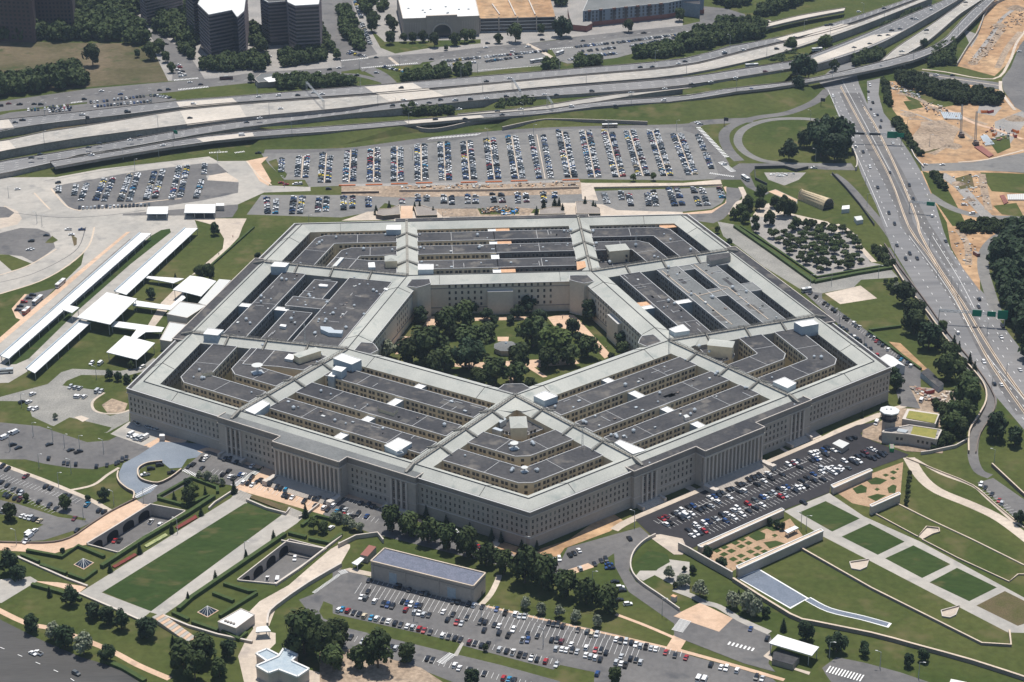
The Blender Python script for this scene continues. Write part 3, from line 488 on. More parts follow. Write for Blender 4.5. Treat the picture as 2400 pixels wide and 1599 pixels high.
# ================================================================ raised highways
def deck(name, m, top, bot, base=0.0, side='deck_side', label=None):
    """one carriageway: a solid bank or a slab carried over base; top and bot are its two edges with heights"""
    n = max(len(top), len(bot)); mb = MB()
    def res(l):
        d = [0]
        for i in range(1, len(l)): d.append(d[-1]+hypot(l[i][0]-l[i-1][0], l[i][1]-l[i-1][1]))
        out = []
        for k in range(33):
            s_ = d[-1]*k/32; i = 0
            while i < len(l)-2 and d[i+1] < s_: i += 1
            t = (s_-d[i])/((d[i+1]-d[i]) or 1); out.append(tuple(l[i][j]*(1-t)+l[i+1][j]*t for j in range(3)))
        return out
    T, B = res(smooth(top)), res(smooth(bot))
    for i in range(32):
        a, b, c, d = B[i], B[i+1], T[i+1], T[i]
        mb.face([a, b, c, d], m)
        for p, q in ((a, b), (c, d)):
            bz1 = base if base >= 0 else p[2]+base; bz2 = base if base >= 0 else q[2]+base
            mb.face([(p[0], p[1], bz1), (q[0], q[1], bz2), q, p], side)
        if base < 0: mb.face([(x[0], x[1], x[2]+base) for x in (a, d, c, b)], side)
    o = mb.build(name, kind='structure')
    return T, B
DECKS = []
def D(*a, **k): r = deck(*a, **k); DECKS.append(r); return r
D('highway', 'highway', Q("-427.3,498.8 -403.5,501.9 -333,521.2 -259.9,545.1 -211.5,554.4 -116.5,573.7",6)+Q("-52.1,586.8 13.4,601.5 88.2,616.8 197,642.9",6)+Q("243.2,680.0 294.7,706.6 371,764.2 463.8,850.6",6),
  Q("-418.5,451.7 -391.8,475.9 -339.3,495.8 -287.5,512.3 -254.3,526.4 -205.3,537.1 -116,550.3",6)+Q("-44.7,565.1 12.4,577.8 91.9,598.1 194.3,622.2",6)+Q("254.5,664.4 311,703.9 377.8,755.6 471.2,850.0",6))
D('highway', 'concrete_road', Q("-415.1,434.0 -393.2,442.6 -361.3,465.4 -322.9,482.2 -281.6,503.2 -253.5,517.5 -203.6,530.5 -115.9,545.4",6.2)+Q("-44.7,559.2 12.2,574.0 91.6,593.9 193.7,617.9",6.2)+Q("253.6,658.9 311.3,698.0 377.7,748.4 475.4,848.9",6.2),
  Q("-408.6,399.1 -388.5,415.7 -334.4,444.5 -256.5,472.5 -194.9,493.1 -115.2,512.7",6.2)+Q("-65.3,529.1 11.2,550.1 89.5,568.5 190.2,591.4",6.2)+Q("272.4,640.6 314.1,675.7 381.4,738.6 479.9,842.7",6.2))
D('highway', 'highway', Q("-406.3,385.5 -386,400.0 -349.3,416.5 -309.9,436.7 -242.2,473.1 -195,492.3 -115.3,513.8",3.5)+Q("-62.8,528.3 11.1,546.4",6)+Q("89.1,563.5 189.1,583.1",6)+Q("250.9,608.1 293.7,623.8 306.2,633.3 381.2,711.4 429.1,766.2 501.7,845.8",6.5),
  Q("-401.1,357.6 -380.5,368.1 -344.4,391.8 -344.9,402.5 -300.9,421.2 -234.7,456.0 -193.9,474.4 -115,502.8",3.5)+Q("-65.4,509.0 10.3,529.5",6)+Q("87,538.9 186,559.3",6)+Q("289.7,602.1 312.7,610.7 378.3,666.1 423,721.3 481.4,801.2 513.5,845.0",6.5))
D('highway', 'highway', Q("-344.7,391.4 -295,413.1 -234.6,443.5 -186.6,456.9 -114.2,467.4",5.5)+Q("-40.9,482.8 8.8,493.5 58.9,500.1 110.9,521.4 182.3,531.2",5)+Q("222.6,545.0 276.9,560.0 296.5,567.1 374.3,617.1 442,672.4 495.9,772.3 538.6,843.1",6.5),
  Q("-338.5,376.9 -293.5,400.3 -228.7,429.5 -177.4,443.3 -113.9,453.0",5.5)+Q("-41.1,470.9 8.2,481.4 58,488.0 109.5,506.9 180.3,516.5",5)+Q("220.7,532.2 274.7,547.8 295.9,557.3 389.6,607.5 446.1,661.2 497.4,750.4 547.4,842.5",6.5), base=-1.6, side='deck_side')
D('highway', 'concrete_road', Q("-15.9,496.3 9.2,502.7 47.1,510.3 99.4,533.9 152.6,553.8 186.4,562.3",4)+Q("194.1,561.8",4), Q("-16.1,492.3 8.8,494.6 46.3,498.0 98.1,519.2 151.4,543.0 185.4,554.5",4)+Q("193.4,556.5",4))
D('highway', 'concrete_road', Q("378.3,628.0 405.9,677.1 454,748.5 507,830.8 521.2,856.1",3.5), Q("412.2,656.9 441.4,697.3 491.9,783.9 511.4,813.3 543.5,860.3",3.5))
D('highway', 'bridge_deck', Q("282.2,749.2 331.9,786.2 384,813.1",6), Q("289.8,743.3 332.2,772.5 379.9,800.5",6), base=-1.6)
D('highway', 'bridge_deck', Q("279.6,768.1 300.4,772.1",6), Q("280.2,754.7 302.1,765.4",6), base=-1.6)
# embankments (grass banks) under the ramp decks
def bank(top, foot, m='lawn'):
    mb = MB(); n = min(len(top), len(foot))
    for i in range(n-1): mb.face([foot[i], foot[i+1], top[i+1], top[i]], m)
    mb.build('bank', kind='structure')
bank(Q("-176.4,446.8 -113.9,454.7",5.2)+Q("-63.1,464.0",5.2), Q("-189,433.1 -113.6,433.5")+Q("-46.2,465.1"))
bank(Q("29.1,479.7 83.5,495.3 180.6,518.3",4.7)+Q("221.7,538.4 276,554.5 297.1,563.2",4.7), Q("7.6,467.2 81.7,473.8 174.5,471.3")+Q("214.3,488.6 266.7,501.3 305.2,549.5"))
# pale concrete bridge slabs on the decks
def slab(q, z): sheet('bridge_pavement', 'bridge_deck', q, lift=.15, z=z)
slab(Q("-259,542.1 -211.2,550.2 -205.2,536.2 -254.2,525.1",6), 6); slab(Q("-253.4,516.2 -203.4,528.0 -194.9,493.1 -243.5,475.5",6.2), 6.2)
slab(Q("-96,575.7 -53.4,585.1 -44.6,566.8 -88.2,557.8",6), 6); slab(Q("-85.6,554.8 -39.5,565.8 -24.7,540.6 -74.1,529.7",6.2), 6.2)
slab(Q("-410.4,499.6 -396.4,502.6 -388.3,480.3 -406.2,475.7",6), 6); slab(Q("-399.9,440.4 -386.5,445.1 -377.1,424.0 -395.2,414.3",6.2), 6.2)
slab(Q("294.5,705.0 353.6,749.3 359.1,740.9 301.2,695.9",6), 6); slab(Q("301.1,687.6 367.2,752.9 379.9,745.1 310.7,679.4",6.2), 6.2)
slab(Q("309.1,627.4 387.6,708.3 421.6,721.4 376.7,671.1 313.6,615.3",6.5), 6.5)
slab(Q("-233.3,442.2 -187.6,454.3 -185.8,444.6 -226.6,432.4",5.5), 5.5)
slab(Q("-61.8,477.7 3.6,489.1 7,480.9 -58.2,469.5",5.2), 5.2)
# grass and brush beds between carriageways
sheet('lawn', 'brown_bed', Q("-378.4,472.4 -335.8,502.8 -283.9,521.3 -256.4,531.7 -295.4,514.0 -325.1,496.1 -363.6,477.2",2), lift=2.0)
sheet('lawn', 'lawn', Q("3.1,507.5 23.2,535.3 74.9,546.6 152.9,556.2 99.4,534.2 47.2,512.7 9.3,505.0",3.9), lift=3.9)
sheet('lawn', 'lawn', Q("191.5,601.3 263.1,633.5 314.2,676.0 344.7,704.0 309.3,642.1 252.1,615.4 189.5,585.5",5), lift=5.0)
sheet('lawn', 'lawn', Q("185.1,552.5 290.7,607.1 291.7,597.8 279,571.5 209.3,541.3 182.7,534.6",4.6), lift=4.6)
sheet('lawn', 'lawn', Q("-186.9,478.5 -114.8,489.3 -114.6,480.6 -169.5,472.6",2), lift=2.0)
sheet('lawn', 'lawn', Q("-337.8,383.8 -282.4,401.2 -238,423.5 -223,428.0 -220.8,415.0 -304,388.5 -337.7,375.1"))
# painted lines -------------------------------------------------
lines = MB()
def dash(line, z=None, on=3.0, off=9.0, wd=.35, solid=False, lift=.3):
    pts = smooth(line, 6); acc = 0
    for i in range(len(pts)-1):
        a, b = Vector(pts[i]), Vector(pts[i+1]); L_ = (b-a).length
        if L_ < .01: continue
        d = (b-a)/L_; nrm = Vector((-d.y, d.x, 0)).normalized()*wd/2; t = 0
        while t < L_:
            ph = acc % (on+off)
            if solid or ph < on:
                e = L_ if solid else min(L_, t+on-ph); p, q = a+d*t, a+d*e; h = Vector((0, 0, lift))
                lines.face([p+nrm+h, p-nrm+h, q-nrm+h, q+nrm+h], 'white_paint')
                acc += e-t; t = e+.001
            else:
                e = min(L_, t+on+off-ph); acc += e-t; t = e+.001
def mids(k, fr, **kw):
    T, B = DECKS[k]
    for f in fr: dash([tuple(T[i][j]*(1-f)+B[i][j]*f for j in range(3)) for i in range(0, 33, 2)], **kw)
mids(0, (.3, .5, .7)); mids(0, (.08, .93), solid=True, wd=.25); mids(1, (.2, .4, .7)); mids(2, (.3, .5, .7)); mids(2, (.1, .93), solid=True, wd=.25); mids(3, (.15, .9), solid=True, wd=.25); mids(3, (.5,)); mids(5, (.5,)); mids(5, (.1, .9), solid=True, wd=.25)
for q in (Q("317.8,544.3 310.2,419.1 301.9,299.2 296.1,223.6"), Q("323.7,548.2 317.4,441.7 311.6,322.0 306.4,235.1"), Q("342.6,582.3 334.2,468.1 329.7,366.2 324.6,284.5 320.8,213.5"), Q("346.5,439.7 342,358.2 338.7,286.8 330.3,212.9"), Q("292.4,197.8 293.9,111.6 294.5,20.2 297.9,-50.6 301.4,-105.3"), Q("301.7,214.9 304.4,121.5 304.4,28.9 305,-44.8 306.4,-88.0"), Q("316.6,213.9 315.5,120.8 315.1,61.9 313.9,-12.8 314.5,-60.1"), Q("322.9,213.5 320.5,120.4 320.9,61.5 319.7,-8.8"), Q("329.3,213.0 325.5,120.1 326.7,61.1 325.2,-2.4")):
    dash(q, lift=.3)
for q in (Q("315.9,557.5 306.6,419.4 297.6,289.6 292.1,215.5"), Q("303.9,197.0 306.9,95.2 304,-1.0 309.2,-78.1"), Q("320.7,195.8 319.1,115.2 316.1,61.8"), Q("334.1,582.9 328,456.6 321.8,331.6")):
    dash(q, solid=True, lift=.3, wd=.3)
for q in (Q("-414.3,559.6 -340.4,590.7 -272.9,608.0"), Q("-118.7,661.3 -32.2,683.9 58.5,714.5 108.8,733.8 213.7,768.1"), Q("-229.5,618.4 -118.3,640.2")): dash(q, lift=.3)
dash(Q("-261.3,-316.7 -230.1,-340.0 -220.7,-348.9"), lift=.3)
for a, b, n, ln in ((Q("-42.9,441.8 -0.4,450.3"), 0, 14, 6),):
    for i in range(n):
        p = Vector((a[0][0]+(a[1][0]-a[0][0])*i/n, a[0][1]+(a[1][1]-a[0][1])*i/n, .3)); q = p+Vector((5, 5, 0)); 
        lines.face([p, p+Vector((1.2, 0, 0)), q+Vector((1.2, 0, 0)), q], 'white_paint')
def zebra(pts, n, ln, z=.3):
    a, b = pts; dx, dy = b[0]-a[0], b[1]-a[1]; L_ = hypot(dx, dy); ux, uy = dx/L_, dy/L_; nx, ny = -uy, ux
    for i in range(n):
        t = L_*(i+.25)/n; e = L_*(i+.7)/n
        p, q = (a[0]+ux*t, a[1]+uy*t), (a[0]+ux*e, a[1]+uy*e)
        lines.face([(p[0], p[1], z), (q[0], q[1], z), (q[0]+nx*ln, q[1]+ny*ln, z), (p[0]+nx*ln, p[1]+ny*ln, z)], 'white_paint')
zebra(Q("-262.7,596.2 -236.1,603.2"), 20, 4); zebra(Q("-269.4,625.7 -247.6,631.0"), 18, 4); zebra(Q("-99.8,652.9 -47.4,665.7"), 30, 3.4); zebra(Q("-119.1,678.0 -93.5,685.9"), 16, 3.4); zebra(Q("-353.2,563.7 -343.6,567.3"), 8, 3)
zebra(Q("-116.4,813.8 -104.9,818.4"), 9, 4); zebra(Q("-221.1,418.7 -205.9,420.2"), 12, 3); zebra(Q("-199.8,417.2 -191.7,420.3"), 7, 3); zebra(Q("178.1,341.5 196.2,331.7"), 14, 3); zebra(Q("6.9,638.2 69.3,650.2"), 46, 1.6); zebra(Q("78.5,703.1 101.1,708.9"), 14, 3)
zebra(Q("-159,-159.9 -146,-142.3"), 18, 4); zebra(Q("-212.8,-169.0 -202.3,-155.3"), 12, 3); zebra(Q("-191,-138.7 -180.4,-148.1"), 10, 3); zebra(Q("69.3,-324.3 75,-314.1"), 12, 6); zebra(Q("-98.1,-258.7 -94.5,-256.7"), 6, 4); zebra(Q("183.9,458.8 196.5,379.0"), 22, 4)
zebra(Q("189,368.7 195.7,343.7"), 10, 5); zebra(Q("-48.1,-345.1 -41.6,-337.3"), 10, 4); zebra(Q("-111.1,-276.4 -98.1,-258.7"), 24, 2); zebra(Q("131.7,-362.5 147,-371.7"), 12, 6); zebra(Q("88.9,-335.9 101.1,-343.1"), 7, 3)
# build the lines painted on roads (they also get parking bays later)
# ================================================================ the five-sided building
PENT = thing('office_building', 'huge five-sided grey stone office building of concentric rings round a tree-filled courtyard', 'building')
AP = 193.2; T36 = tan(R(36)); ZR = 22.0; ZRIDGE = 25.0
FN = [-126, -54, 18, 90, 162]        # outward normals of the five faces
def fp(k, a, t, z=None):
    g = R(FN[k % 5]); x, y = a*cos(g)-t*sin(g), a*sin(g)+t*cos(g)
    return (x, y) if z is None else (x, y, z)
def part(mb, name, parent=None, **kw): return mb.build(name, parent or PENT, **kw)
def window(mb, k, a, t, z, wd, ht, pane='pane', out=1, frame='frame', dep=.12):
    """a pane set back in a proud stone surround on the wall a of face k; out=-1 looks to the courtyard side"""
    g = R(FN[k]); n = Vector((cos(g), sin(g), 0))*out; c = Vector(fp(k, a, t, z)); u = Vector((-sin(g), cos(g), 0))*out
    def q(du, dz, dn): return c+u*du+Vector((0, 0, dz))+n*dn
    w2, h2 = wd/2, ht/2; e = .16
    I = [q(-w2, -h2, .03), q(w2, -h2, .03), q(w2, h2, .03), q(-w2, h2, .03)]
    O = [q(-w2, -h2, dep), q(w2, -h2, dep), q(w2, h2, dep), q(-w2, h2, dep)]
    E_ = [q(-w2-e, -h2-e, .02), q(w2+e, -h2-e, .02), q(w2+e, h2+e, .02), q(-w2-e, h2+e, .02)]
    mb.face(I, pane)
    mb.face([q(-w2, -.05, .06), q(w2, -.05, .06), q(w2, .05, .06), q(-w2, .05, .06)], frame)
    for i in range(4):
        j = (i+1) % 4
        mb.face([I[i], I[j], O[j], O[i]][::-1], frame); mb.face([E_[i], E_[j], O[j], O[i]], frame)
def wall_win(mb, k, a, t0, t1, zs, step, wd, ht, out=1, pair=0, frame='frame', skip=None, rnd=random):
    n = int((t1-t0)//step); off = (t1-t0-n*step)/2
    for i in range(n+1):
        t = t0+off+i*step
        if t > t1-.8: break
        for d in ((-pair/2, pair/2) if pair else (0,)):
            if t+d < t0+1 or t+d > t1-1: continue
            for z in zs:
                if skip and skip(t+d, z): continue
                window(mb, k, a, t+d, z, wd, ht, 'pane_pale' if rnd.random() < .12 else 'pane', out, frame)
# ---- outer walls, cornices, copings
ZS = (16.1, 12.6, 9.0)
front_windows = []
for k in range(5):
    front = k in (0, 1)
    V = AP*T36
    # flanks (they stop at the corner mitre)
    def wallquad(a, t0, t1, z0, z1, m, mb=None): mb.face([fp(k, a, t0, z0), fp(k, a, t1, z0), fp(k, a, t1, z1), fp(k, a, t0, z1)], m)
    for s in (-1, 1):
        mb = MB(); ts = sorted((s*69, s*V)); e = lambda da: (ts[0]-(da*T36 if s < 0 else 0), ts[1]+(da*T36 if s > 0 else 0))
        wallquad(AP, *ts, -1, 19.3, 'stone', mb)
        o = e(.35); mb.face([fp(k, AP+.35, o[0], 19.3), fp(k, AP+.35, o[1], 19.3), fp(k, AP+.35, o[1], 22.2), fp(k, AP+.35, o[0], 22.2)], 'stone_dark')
        o2 = e(.7)
        for z0, z1 in ((19.3, 19.75), (22.2, 22.55)):
            mb.face([fp(k, AP, ts[0], z0), fp(k, AP+.7, o2[0], z0), fp(k, AP+.7, o2[1], z0), fp(k, AP, ts[1], z0)][::-1], 'pale_stone')
            mb.face([fp(k, AP+.7, o2[0], z0), fp(k, AP+.7, o2[1], z0), fp(k, AP+.7, o2[1], z1), fp(k, AP+.7, o2[0], z1)], 'pale_stone')
            mb.face([fp(k, AP+.7, o2[0], z1), fp(k, AP+.7, o2[1], z1), fp(k, AP-.1, ts[1], z1), fp(k, AP-.1, ts[0], z1)], 'coping' if z1 > 22 else 'pale_stone')
        o3 = e(.3)
        mb.face([fp(k, AP+.3, o3[0], 6.3), fp(k, AP+.3, o3[1], 6.3), fp(k, AP+.3, o3[1], 6.7), fp(k, AP+.3, o3[0], 6.7)], 'pale_stone')
        mb.face([fp(k, AP+.3, o3[0], 6.7), fp(k, AP+.3, o3[1], 6.7), fp(k, AP, ts[1], 6.9), fp(k, AP, ts[0], 6.9)], 'pale_stone')
        mb.face([fp(k, AP, ts[0], 6.0), fp(k, AP+.3, o3[0], 6.3), fp(k, AP+.3, o3[1], 6.3), fp(k, AP, ts[1], 6.0)][::-1], 'stone_dark')  # underside toned darker, painting in the shadow line below the string course
        for zz in (10.8, 14.4, 18.0, 3.2):
            wallquad(AP+.03, ts[0], ts[1], zz, zz+.08, 'stone_dark', mb)
        # gutter behind the parapet
        gi = (ts[0], ts[1])
        mb.face([fp(k, AP-.1, ts[0], 22.5), fp(k, AP-.1, ts[1], 22.5), fp(k, AP-2.2, ts[1]-(2.2*T36 if s > 0 else 0), 21.4), fp(k, AP-2.2, ts[0]+(2.2*T36 if s < 0 else 0), 21.4)], 'roof_dark')
        part(mb, 'outer_wall')
    # centre pavilion
    pv = MB(); a1 = 195.4
    if front: poly = [fp(k, 188.5, -69), fp(k, a1, -69), fp(k, a1, -23), fp(k, 200.2, -23), fp(k, 200.2, 23), fp(k, a1, 23), fp(k, a1, 69), fp(k, 188.5, 69)]
    else: poly = [fp(k, 188.5, -69), fp(k, a1, -69), fp(k, a1, 69), fp(k, 188.5, 69)]
    pv.prism(poly, -1, 19.2, 'stone', 'stone')
    def edge(pl, z0, z1, off, m, top=None):
        pv.prism(pl, z0, z1, m, top or m, True)
    if front: P2 = [(188.5, -69.6), (a1+.5, -69.6), (a1+.5, -23.6), (203.2, -23.6), (203.2, 23.6), (a1+.5, 23.6), (a1+.5, 69.6), (188.5, 69.6)]
    else: P2 = [(188.5, -69.6), (a1+.5, -69.6), (a1+.5, 69.6), (188.5, 69.6)]
    edge([fp(k, *q) for q in P2], 19.2, 19.7, 0, 'pale_stone')
    P3 = [(a-(.35 if i not in (0, len(P2)-1) else 0), t*(1-.35/abs(t))) for i, (a, t) in enumerate(P2)]
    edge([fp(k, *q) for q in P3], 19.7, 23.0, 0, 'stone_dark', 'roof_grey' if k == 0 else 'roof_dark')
    # coping round the flat roof
    ring = P2; cyc = [fp(k, *q) for q in ring]
    for i in range(len(ring)-1):
        a, b = ring[i], ring[i+1]
        if abs(a[0]-188.5) < .1 and abs(b[0]-188.5) < .1: continue
        pv.bar(fp(k, a[0]-.35, a[1]*(1-.35/abs(a[1])), 23.25), fp(k, b[0]-.35, b[1]*(1-.35/abs(b[1])), 23.25), .5, 'pale_stone')
    for zz in (6.3,):
        pv.prism([fp(k, *q) for q in [(190, -69.3), (a1+.25, -69.3), (a1+.25, 69.3), (190, 69.3)]], zz, zz+.5, 'pale_stone', 'pale_stone', True)
    # porch recesses at both ends of the pavilion, with pillars
    pvo = part(pv, 'pavilion')
    if front:
        for s in (-1, 1):
            rec = MB()
            for dt in (54.6, 58.0, 61.4):
                t = s*dt
                q = [fp(k, a1+.06, t-1.05, 2.2), fp(k, a1+.06, t+1.05, 2.2), fp(k, a1+.06, t+1.05, 18.4), fp(k, a1+.06, t-1.05, 18.4)]
                rec.face(q, 'brown_wall')
                for z in (16.4, 12.6, 9, 4.6): window(rec, k, a1+.08, t, z, 1.1, 2.0)
            rec_o = part(rec, 'porch_recess', pvo)
        for s in (-1, 1):
            for dt in (52.9, 56.3, 59.7, 63.1):
                pm = MB(); x, y = fp(k, a1+.35, s*dt); pm.box((x, y, 1.8), (.8, 1.25, 16.8), R(FN[k]), 'pale_stone'); part(pm, 'pillar', pvo)
            sm = MB()
            for i in range(5):
                x, y = fp(k, a1+4.2-i*.8, s*58); sm.box((x, y, 0), (1.6+i*.02, 15-i*.02, .35*(i+1)), R(FN[k]), 'pale_stone')
            for dt in (50, 66):
                x, y = fp(k, a1+2.6, s*dt); sm.box((x, y, 0), (5, 1.6, 2.4), R(FN[k]), 'stone', 'pale_stone')
            part(sm, 'porch_steps', pvo)
        # great portico
        po = MB()
        po.prism([fp(k, *q) for q in [(200.1, -23), (203.0, -23), (203.0, 23), (200.1, 23)]], -1, 2.6, 'stone', 'pale_stone')
        po.prism([fp(k, *q) for q in [(199.9, -23), (203.0, -23), (203.0, 23), (199.9, 23)]], 18.3, 19.15, 'pale_stone', 'pale_stone', True)
        for i in range(12):
            x, y = fp(k, 203.6+i*.75, 0); po.box((x, y, 0), (.76, 40+i*.05, 2.5-i*.2), R(FN[k]), 'stone')
        for s in (-1, 1):
            x, y = fp(k, 207.5, s*22.4); po.box((x, y, 0), (9, 3, 2.6), R(FN[k]), 'pale_stone')
            x, y = fp(k, 211.5, s*22.4); po.box((x, y, 0), (2.5, 3.2, 3.0), R(FN[k]), 'pale_stone')
        part(po, 'portico', pvo)
        for i in range(16):
            cm = MB(); t = -22.2+i*44.4/15; x, y = fp(k, 202.1, t)
            cm.box((x, y, 2.6), (1.15, 1.15, 15.7), R(FN[k]), 'pale_stone'); part(cm, 'column', pvo)
        pw = MB()
        for i in range(15):
            t = -22.2+(i+.5)*44.4/15
            for z in (16.2, 12.6, 9.0, 5.2): window(pw, k, 200.22, t, z, 1.2, 2.1 if z > 6 else 3)
        for s in (-1, 1):
            pass
        part(pw, 'portico_window', pvo, kind='stuff')
    wm = MB()
    for s in (-1, 1):
        for i in range(23):
            t = s*(71.9+3.02*i)
            for z in ZS:
                pp = 'pane_pale' if random.random() < .16 else 'pane'
                if front: front_windows.append((k, AP, t, z, pp))
                else: window(wm, k, AP, t, z, 1.15, 1.9, pp)
        lim = (25, 50) if front else (2, 67)
        n = 8 if front else 20
        for i in range(n):
            t = s*(lim[0]+(lim[1]-lim[0])*(i+.5)/n)
            for z in (16.3, 12.6, 9.0, 4.3):
                window(wm, k, a1, t, z, 1.15, 1.9 if z > 5 else 1.5, 'pane_pale' if random.random() < .16 else 'pane')
    if wm.f: part(wm, 'wall_windows', kind='stuff')
for k, a, t, z, pp in front_windows:
    mb = MB(); window(mb, k, a, t, z, 1.15, 1.9, pp); part(mb, 'window')
# ---- slate gable roofs of the outer and inner ring, with the walls towards the wells
def ring_gable(k, a0, ar, a1, z0, zr, name):
    mb = MB(); e = lambda a: a*T36
    mb.face([fp(k, a0, -e(a0), z0), fp(k, ar, -e(ar), zr), fp(k, ar, e(ar), zr), fp(k, a0, e(a0), z0)][::-1], 'slate')
    mb.face([fp(k, ar, -e(ar), zr), fp(k, a1, -e(a1), z0), fp(k, a1, e(a1), z0), fp(k, ar, e(ar), zr)][::-1], 'slate')
    p = part(mb, name)
    rd = MB(); rd.bar(fp(k, ar, -e(ar), zr+.08), fp(k, ar, e(ar), zr+.08), .42, 'dark_metal')
    for t in ([-e(ar)*.80, -e(ar)*.45, e(ar)*.45, e(ar)*.80] if a0 > 100 else [-40, 40]):
        rd.bar(fp(k, a0+.2, t, z0+.16), fp(k, ar, t, zr+.12), .22, 'dark_metal'); rd.bar(fp(k, ar, t, zr+.12), fp(k, a1-.2, t, z0+.16), .22, 'dark_metal')
    part(rd, 'ridge', p)
    return p
for k in range(5):
    ring_gable(k, 177.5, 185.2, 191.6, 21.6, ZRIDGE, 'outer_ring_roof')
    ring_gable(k, 75.2, 84.0, 93.4, 21.6, ZRIDGE, 'inner_ring_roof')
    mb = MB(); cw = 'court_wall'
    e = 75.9*T36; mb.face([fp(k, 75.9, -e, -.5), fp(k, 75.9, e, -.5), fp(k, 75.9, e, 21.8), fp(k, 75.9, -e, 21.8)][::-1], cw)
    for z in (18.2, 4.5): mb.box((*fp(k, 75.75, 0), z), (.3, 2*e-.6, .4), R(FN[k]), 'stone_dark')
    mb.box((*fp(k, 75.4, 0), 21.3), (.9, 2*e-1, .35), R(FN[k]), 'coping')
    part(mb, 'courtyard_wall')
    cm = MB(); wall_win(cm, k, 75.9, -38, 38, (19.8, 15.2, 11, 6.8), 4.2, 1.2, 1.9, -1, skip=lambda t, z: abs(t) < 9.5 and z < 19); part(cm, 'courtyard_windows', kind='stuff')
    bm_ = MB()
    if k != 4: bm_.box((*fp(k, 74.4, 0), 0), (3.0, 17, 16.4), R(FN[k]), 'court_wall', 'coping'); part(bm_, 'court_projection')
    mb = MB(); v = 93.0*T36
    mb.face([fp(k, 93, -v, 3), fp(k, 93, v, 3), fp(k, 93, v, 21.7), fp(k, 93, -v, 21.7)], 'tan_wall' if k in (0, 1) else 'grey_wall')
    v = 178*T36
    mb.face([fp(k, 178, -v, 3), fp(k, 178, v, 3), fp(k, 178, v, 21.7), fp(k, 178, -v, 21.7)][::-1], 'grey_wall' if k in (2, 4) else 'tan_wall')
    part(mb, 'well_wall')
    cm = MB()
    wall_win(cm, k, 93, -52, 52, (19.2, 15.6, 12), 6.2, 1.7, 1.8, 1, 2.55)
    wall_win(cm, k, 178, -52, 52, (19.2, 15.6, 12), 6.2, 1.7, 1.8, -1, 2.55)
    for s in (-1, 1): wall_win(cm, k, 178, *sorted((s*69, s*126)), (19.2, 15.6, 12), 6.2, 1.7, 1.8, -1, 2.55)
    part(cm, 'well_windows', kind='stuff')
    # stair tower in the courtyard corner, flat dark roof
    tw = MB(); c2 = 75.9*T36
    poly = [fp(k, 80, 46.5), fp(k, 72.6, 46.0), (fp(k, 67.2, 52.8)[0], fp(k, 67.2, 52.8)[1])]
    k2 = (k+1) % 5; poly += [fp(k2, 67.2, -52.8), fp(k2, 72.6, -46.0), fp(k2, 80, -46.5), fp(k2, 81, -58)]
    # the two middle points nearly coincide: keep their mean
    m_ = ((poly[2][0]+poly[3][0])/2, (poly[2][1]+poly[3][1])/2); poly = poly[:2]+[m_]+poly[4:]
    tw.prism(poly, 0, 23.5, 'court_wall', 'roof_dark')
    for i in range(len(poly)): tw.bar((*poly[i], 23.6), (*poly[(i+1) % len(poly)], 23.6), .4, 'coping')
    part(tw, 'stair_tower')
# ---- spokes: gabled corridors with railed ridge walks
for k in range(5):
    for s in (-1, 1):
        mb = MB(); t0, tr, t1 = s*61-7.3, s*61, s*61+7.3; A0, A1 = 84.5, 185.0
        mb.face([fp(k, A0, t0, 21.7), fp(k, A1, t0, 21.7), fp(k, A1, tr, ZRIDGE), fp(k, A0, tr, ZRIDGE)], 'slate')
        mb.face([fp(k, A0, tr, ZRIDGE), fp(k, A1, tr, ZRIDGE), fp(k, A1, t1, 21.7), fp(k, A0, t1, 21.7)], 'slate')
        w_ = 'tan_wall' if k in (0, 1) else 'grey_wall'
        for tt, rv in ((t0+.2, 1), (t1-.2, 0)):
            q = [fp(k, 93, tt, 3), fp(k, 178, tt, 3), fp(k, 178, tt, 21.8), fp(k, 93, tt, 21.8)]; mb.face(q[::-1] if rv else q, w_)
        sp = part(mb, 'corridor_wing')
        rw = MB()
        pr = [(A0-1, 25.05), (185.3, 25.05)]
        rw.box((*fp(k, (A0+185)/2, tr), 24.9), (185-A0+1.5, 1.7, .45), R(FN[k]), 'rail_metal')
        for d in (-.8, .8):
            rw.bar(fp(k, A0-1, tr+d, 26.4), fp(k, 185.3, tr+d, 26.4), .14, 'rail_metal'); rw.bar(fp(k, A0-1, tr+d, 25.9), fp(k, 185.3, tr+d, 25.9), .1, 'dark_metal')
            for i in range(34): rw.bar(fp(k, A0+3*i, tr+d, 25.2), fp(k, A0+3*i, tr+d, 26.4), .14, 'dark_metal')
        rw.bar(fp(k, 185.3, tr, 25.3), fp(k, 193, tr, 23.0), 1.5, 'rail_metal')
        for d in (-.8, .8): rw.bar(fp(k, 185.3, tr+d, 26.4), fp(k, 193, tr+d, 24.0), .14, 'rail_metal')
        part(rw, 'roof_walkway', sp)
        for a in (109, 136, 161):
            for d in (-1, 1):
                fw = MB()
                fw.bar(fp(k, a, tr, 25.3), fp(k, a, tr+d*8.4, 22.2), .9, 'rail_metal')
                for o in (-.5, .5): fw.bar(fp(k, a+o, tr, 26.2), fp(k, a+o, tr+d*8.4, 23.1), .14, 'dark_metal')
                part(fw, 'cross_walk', sp)
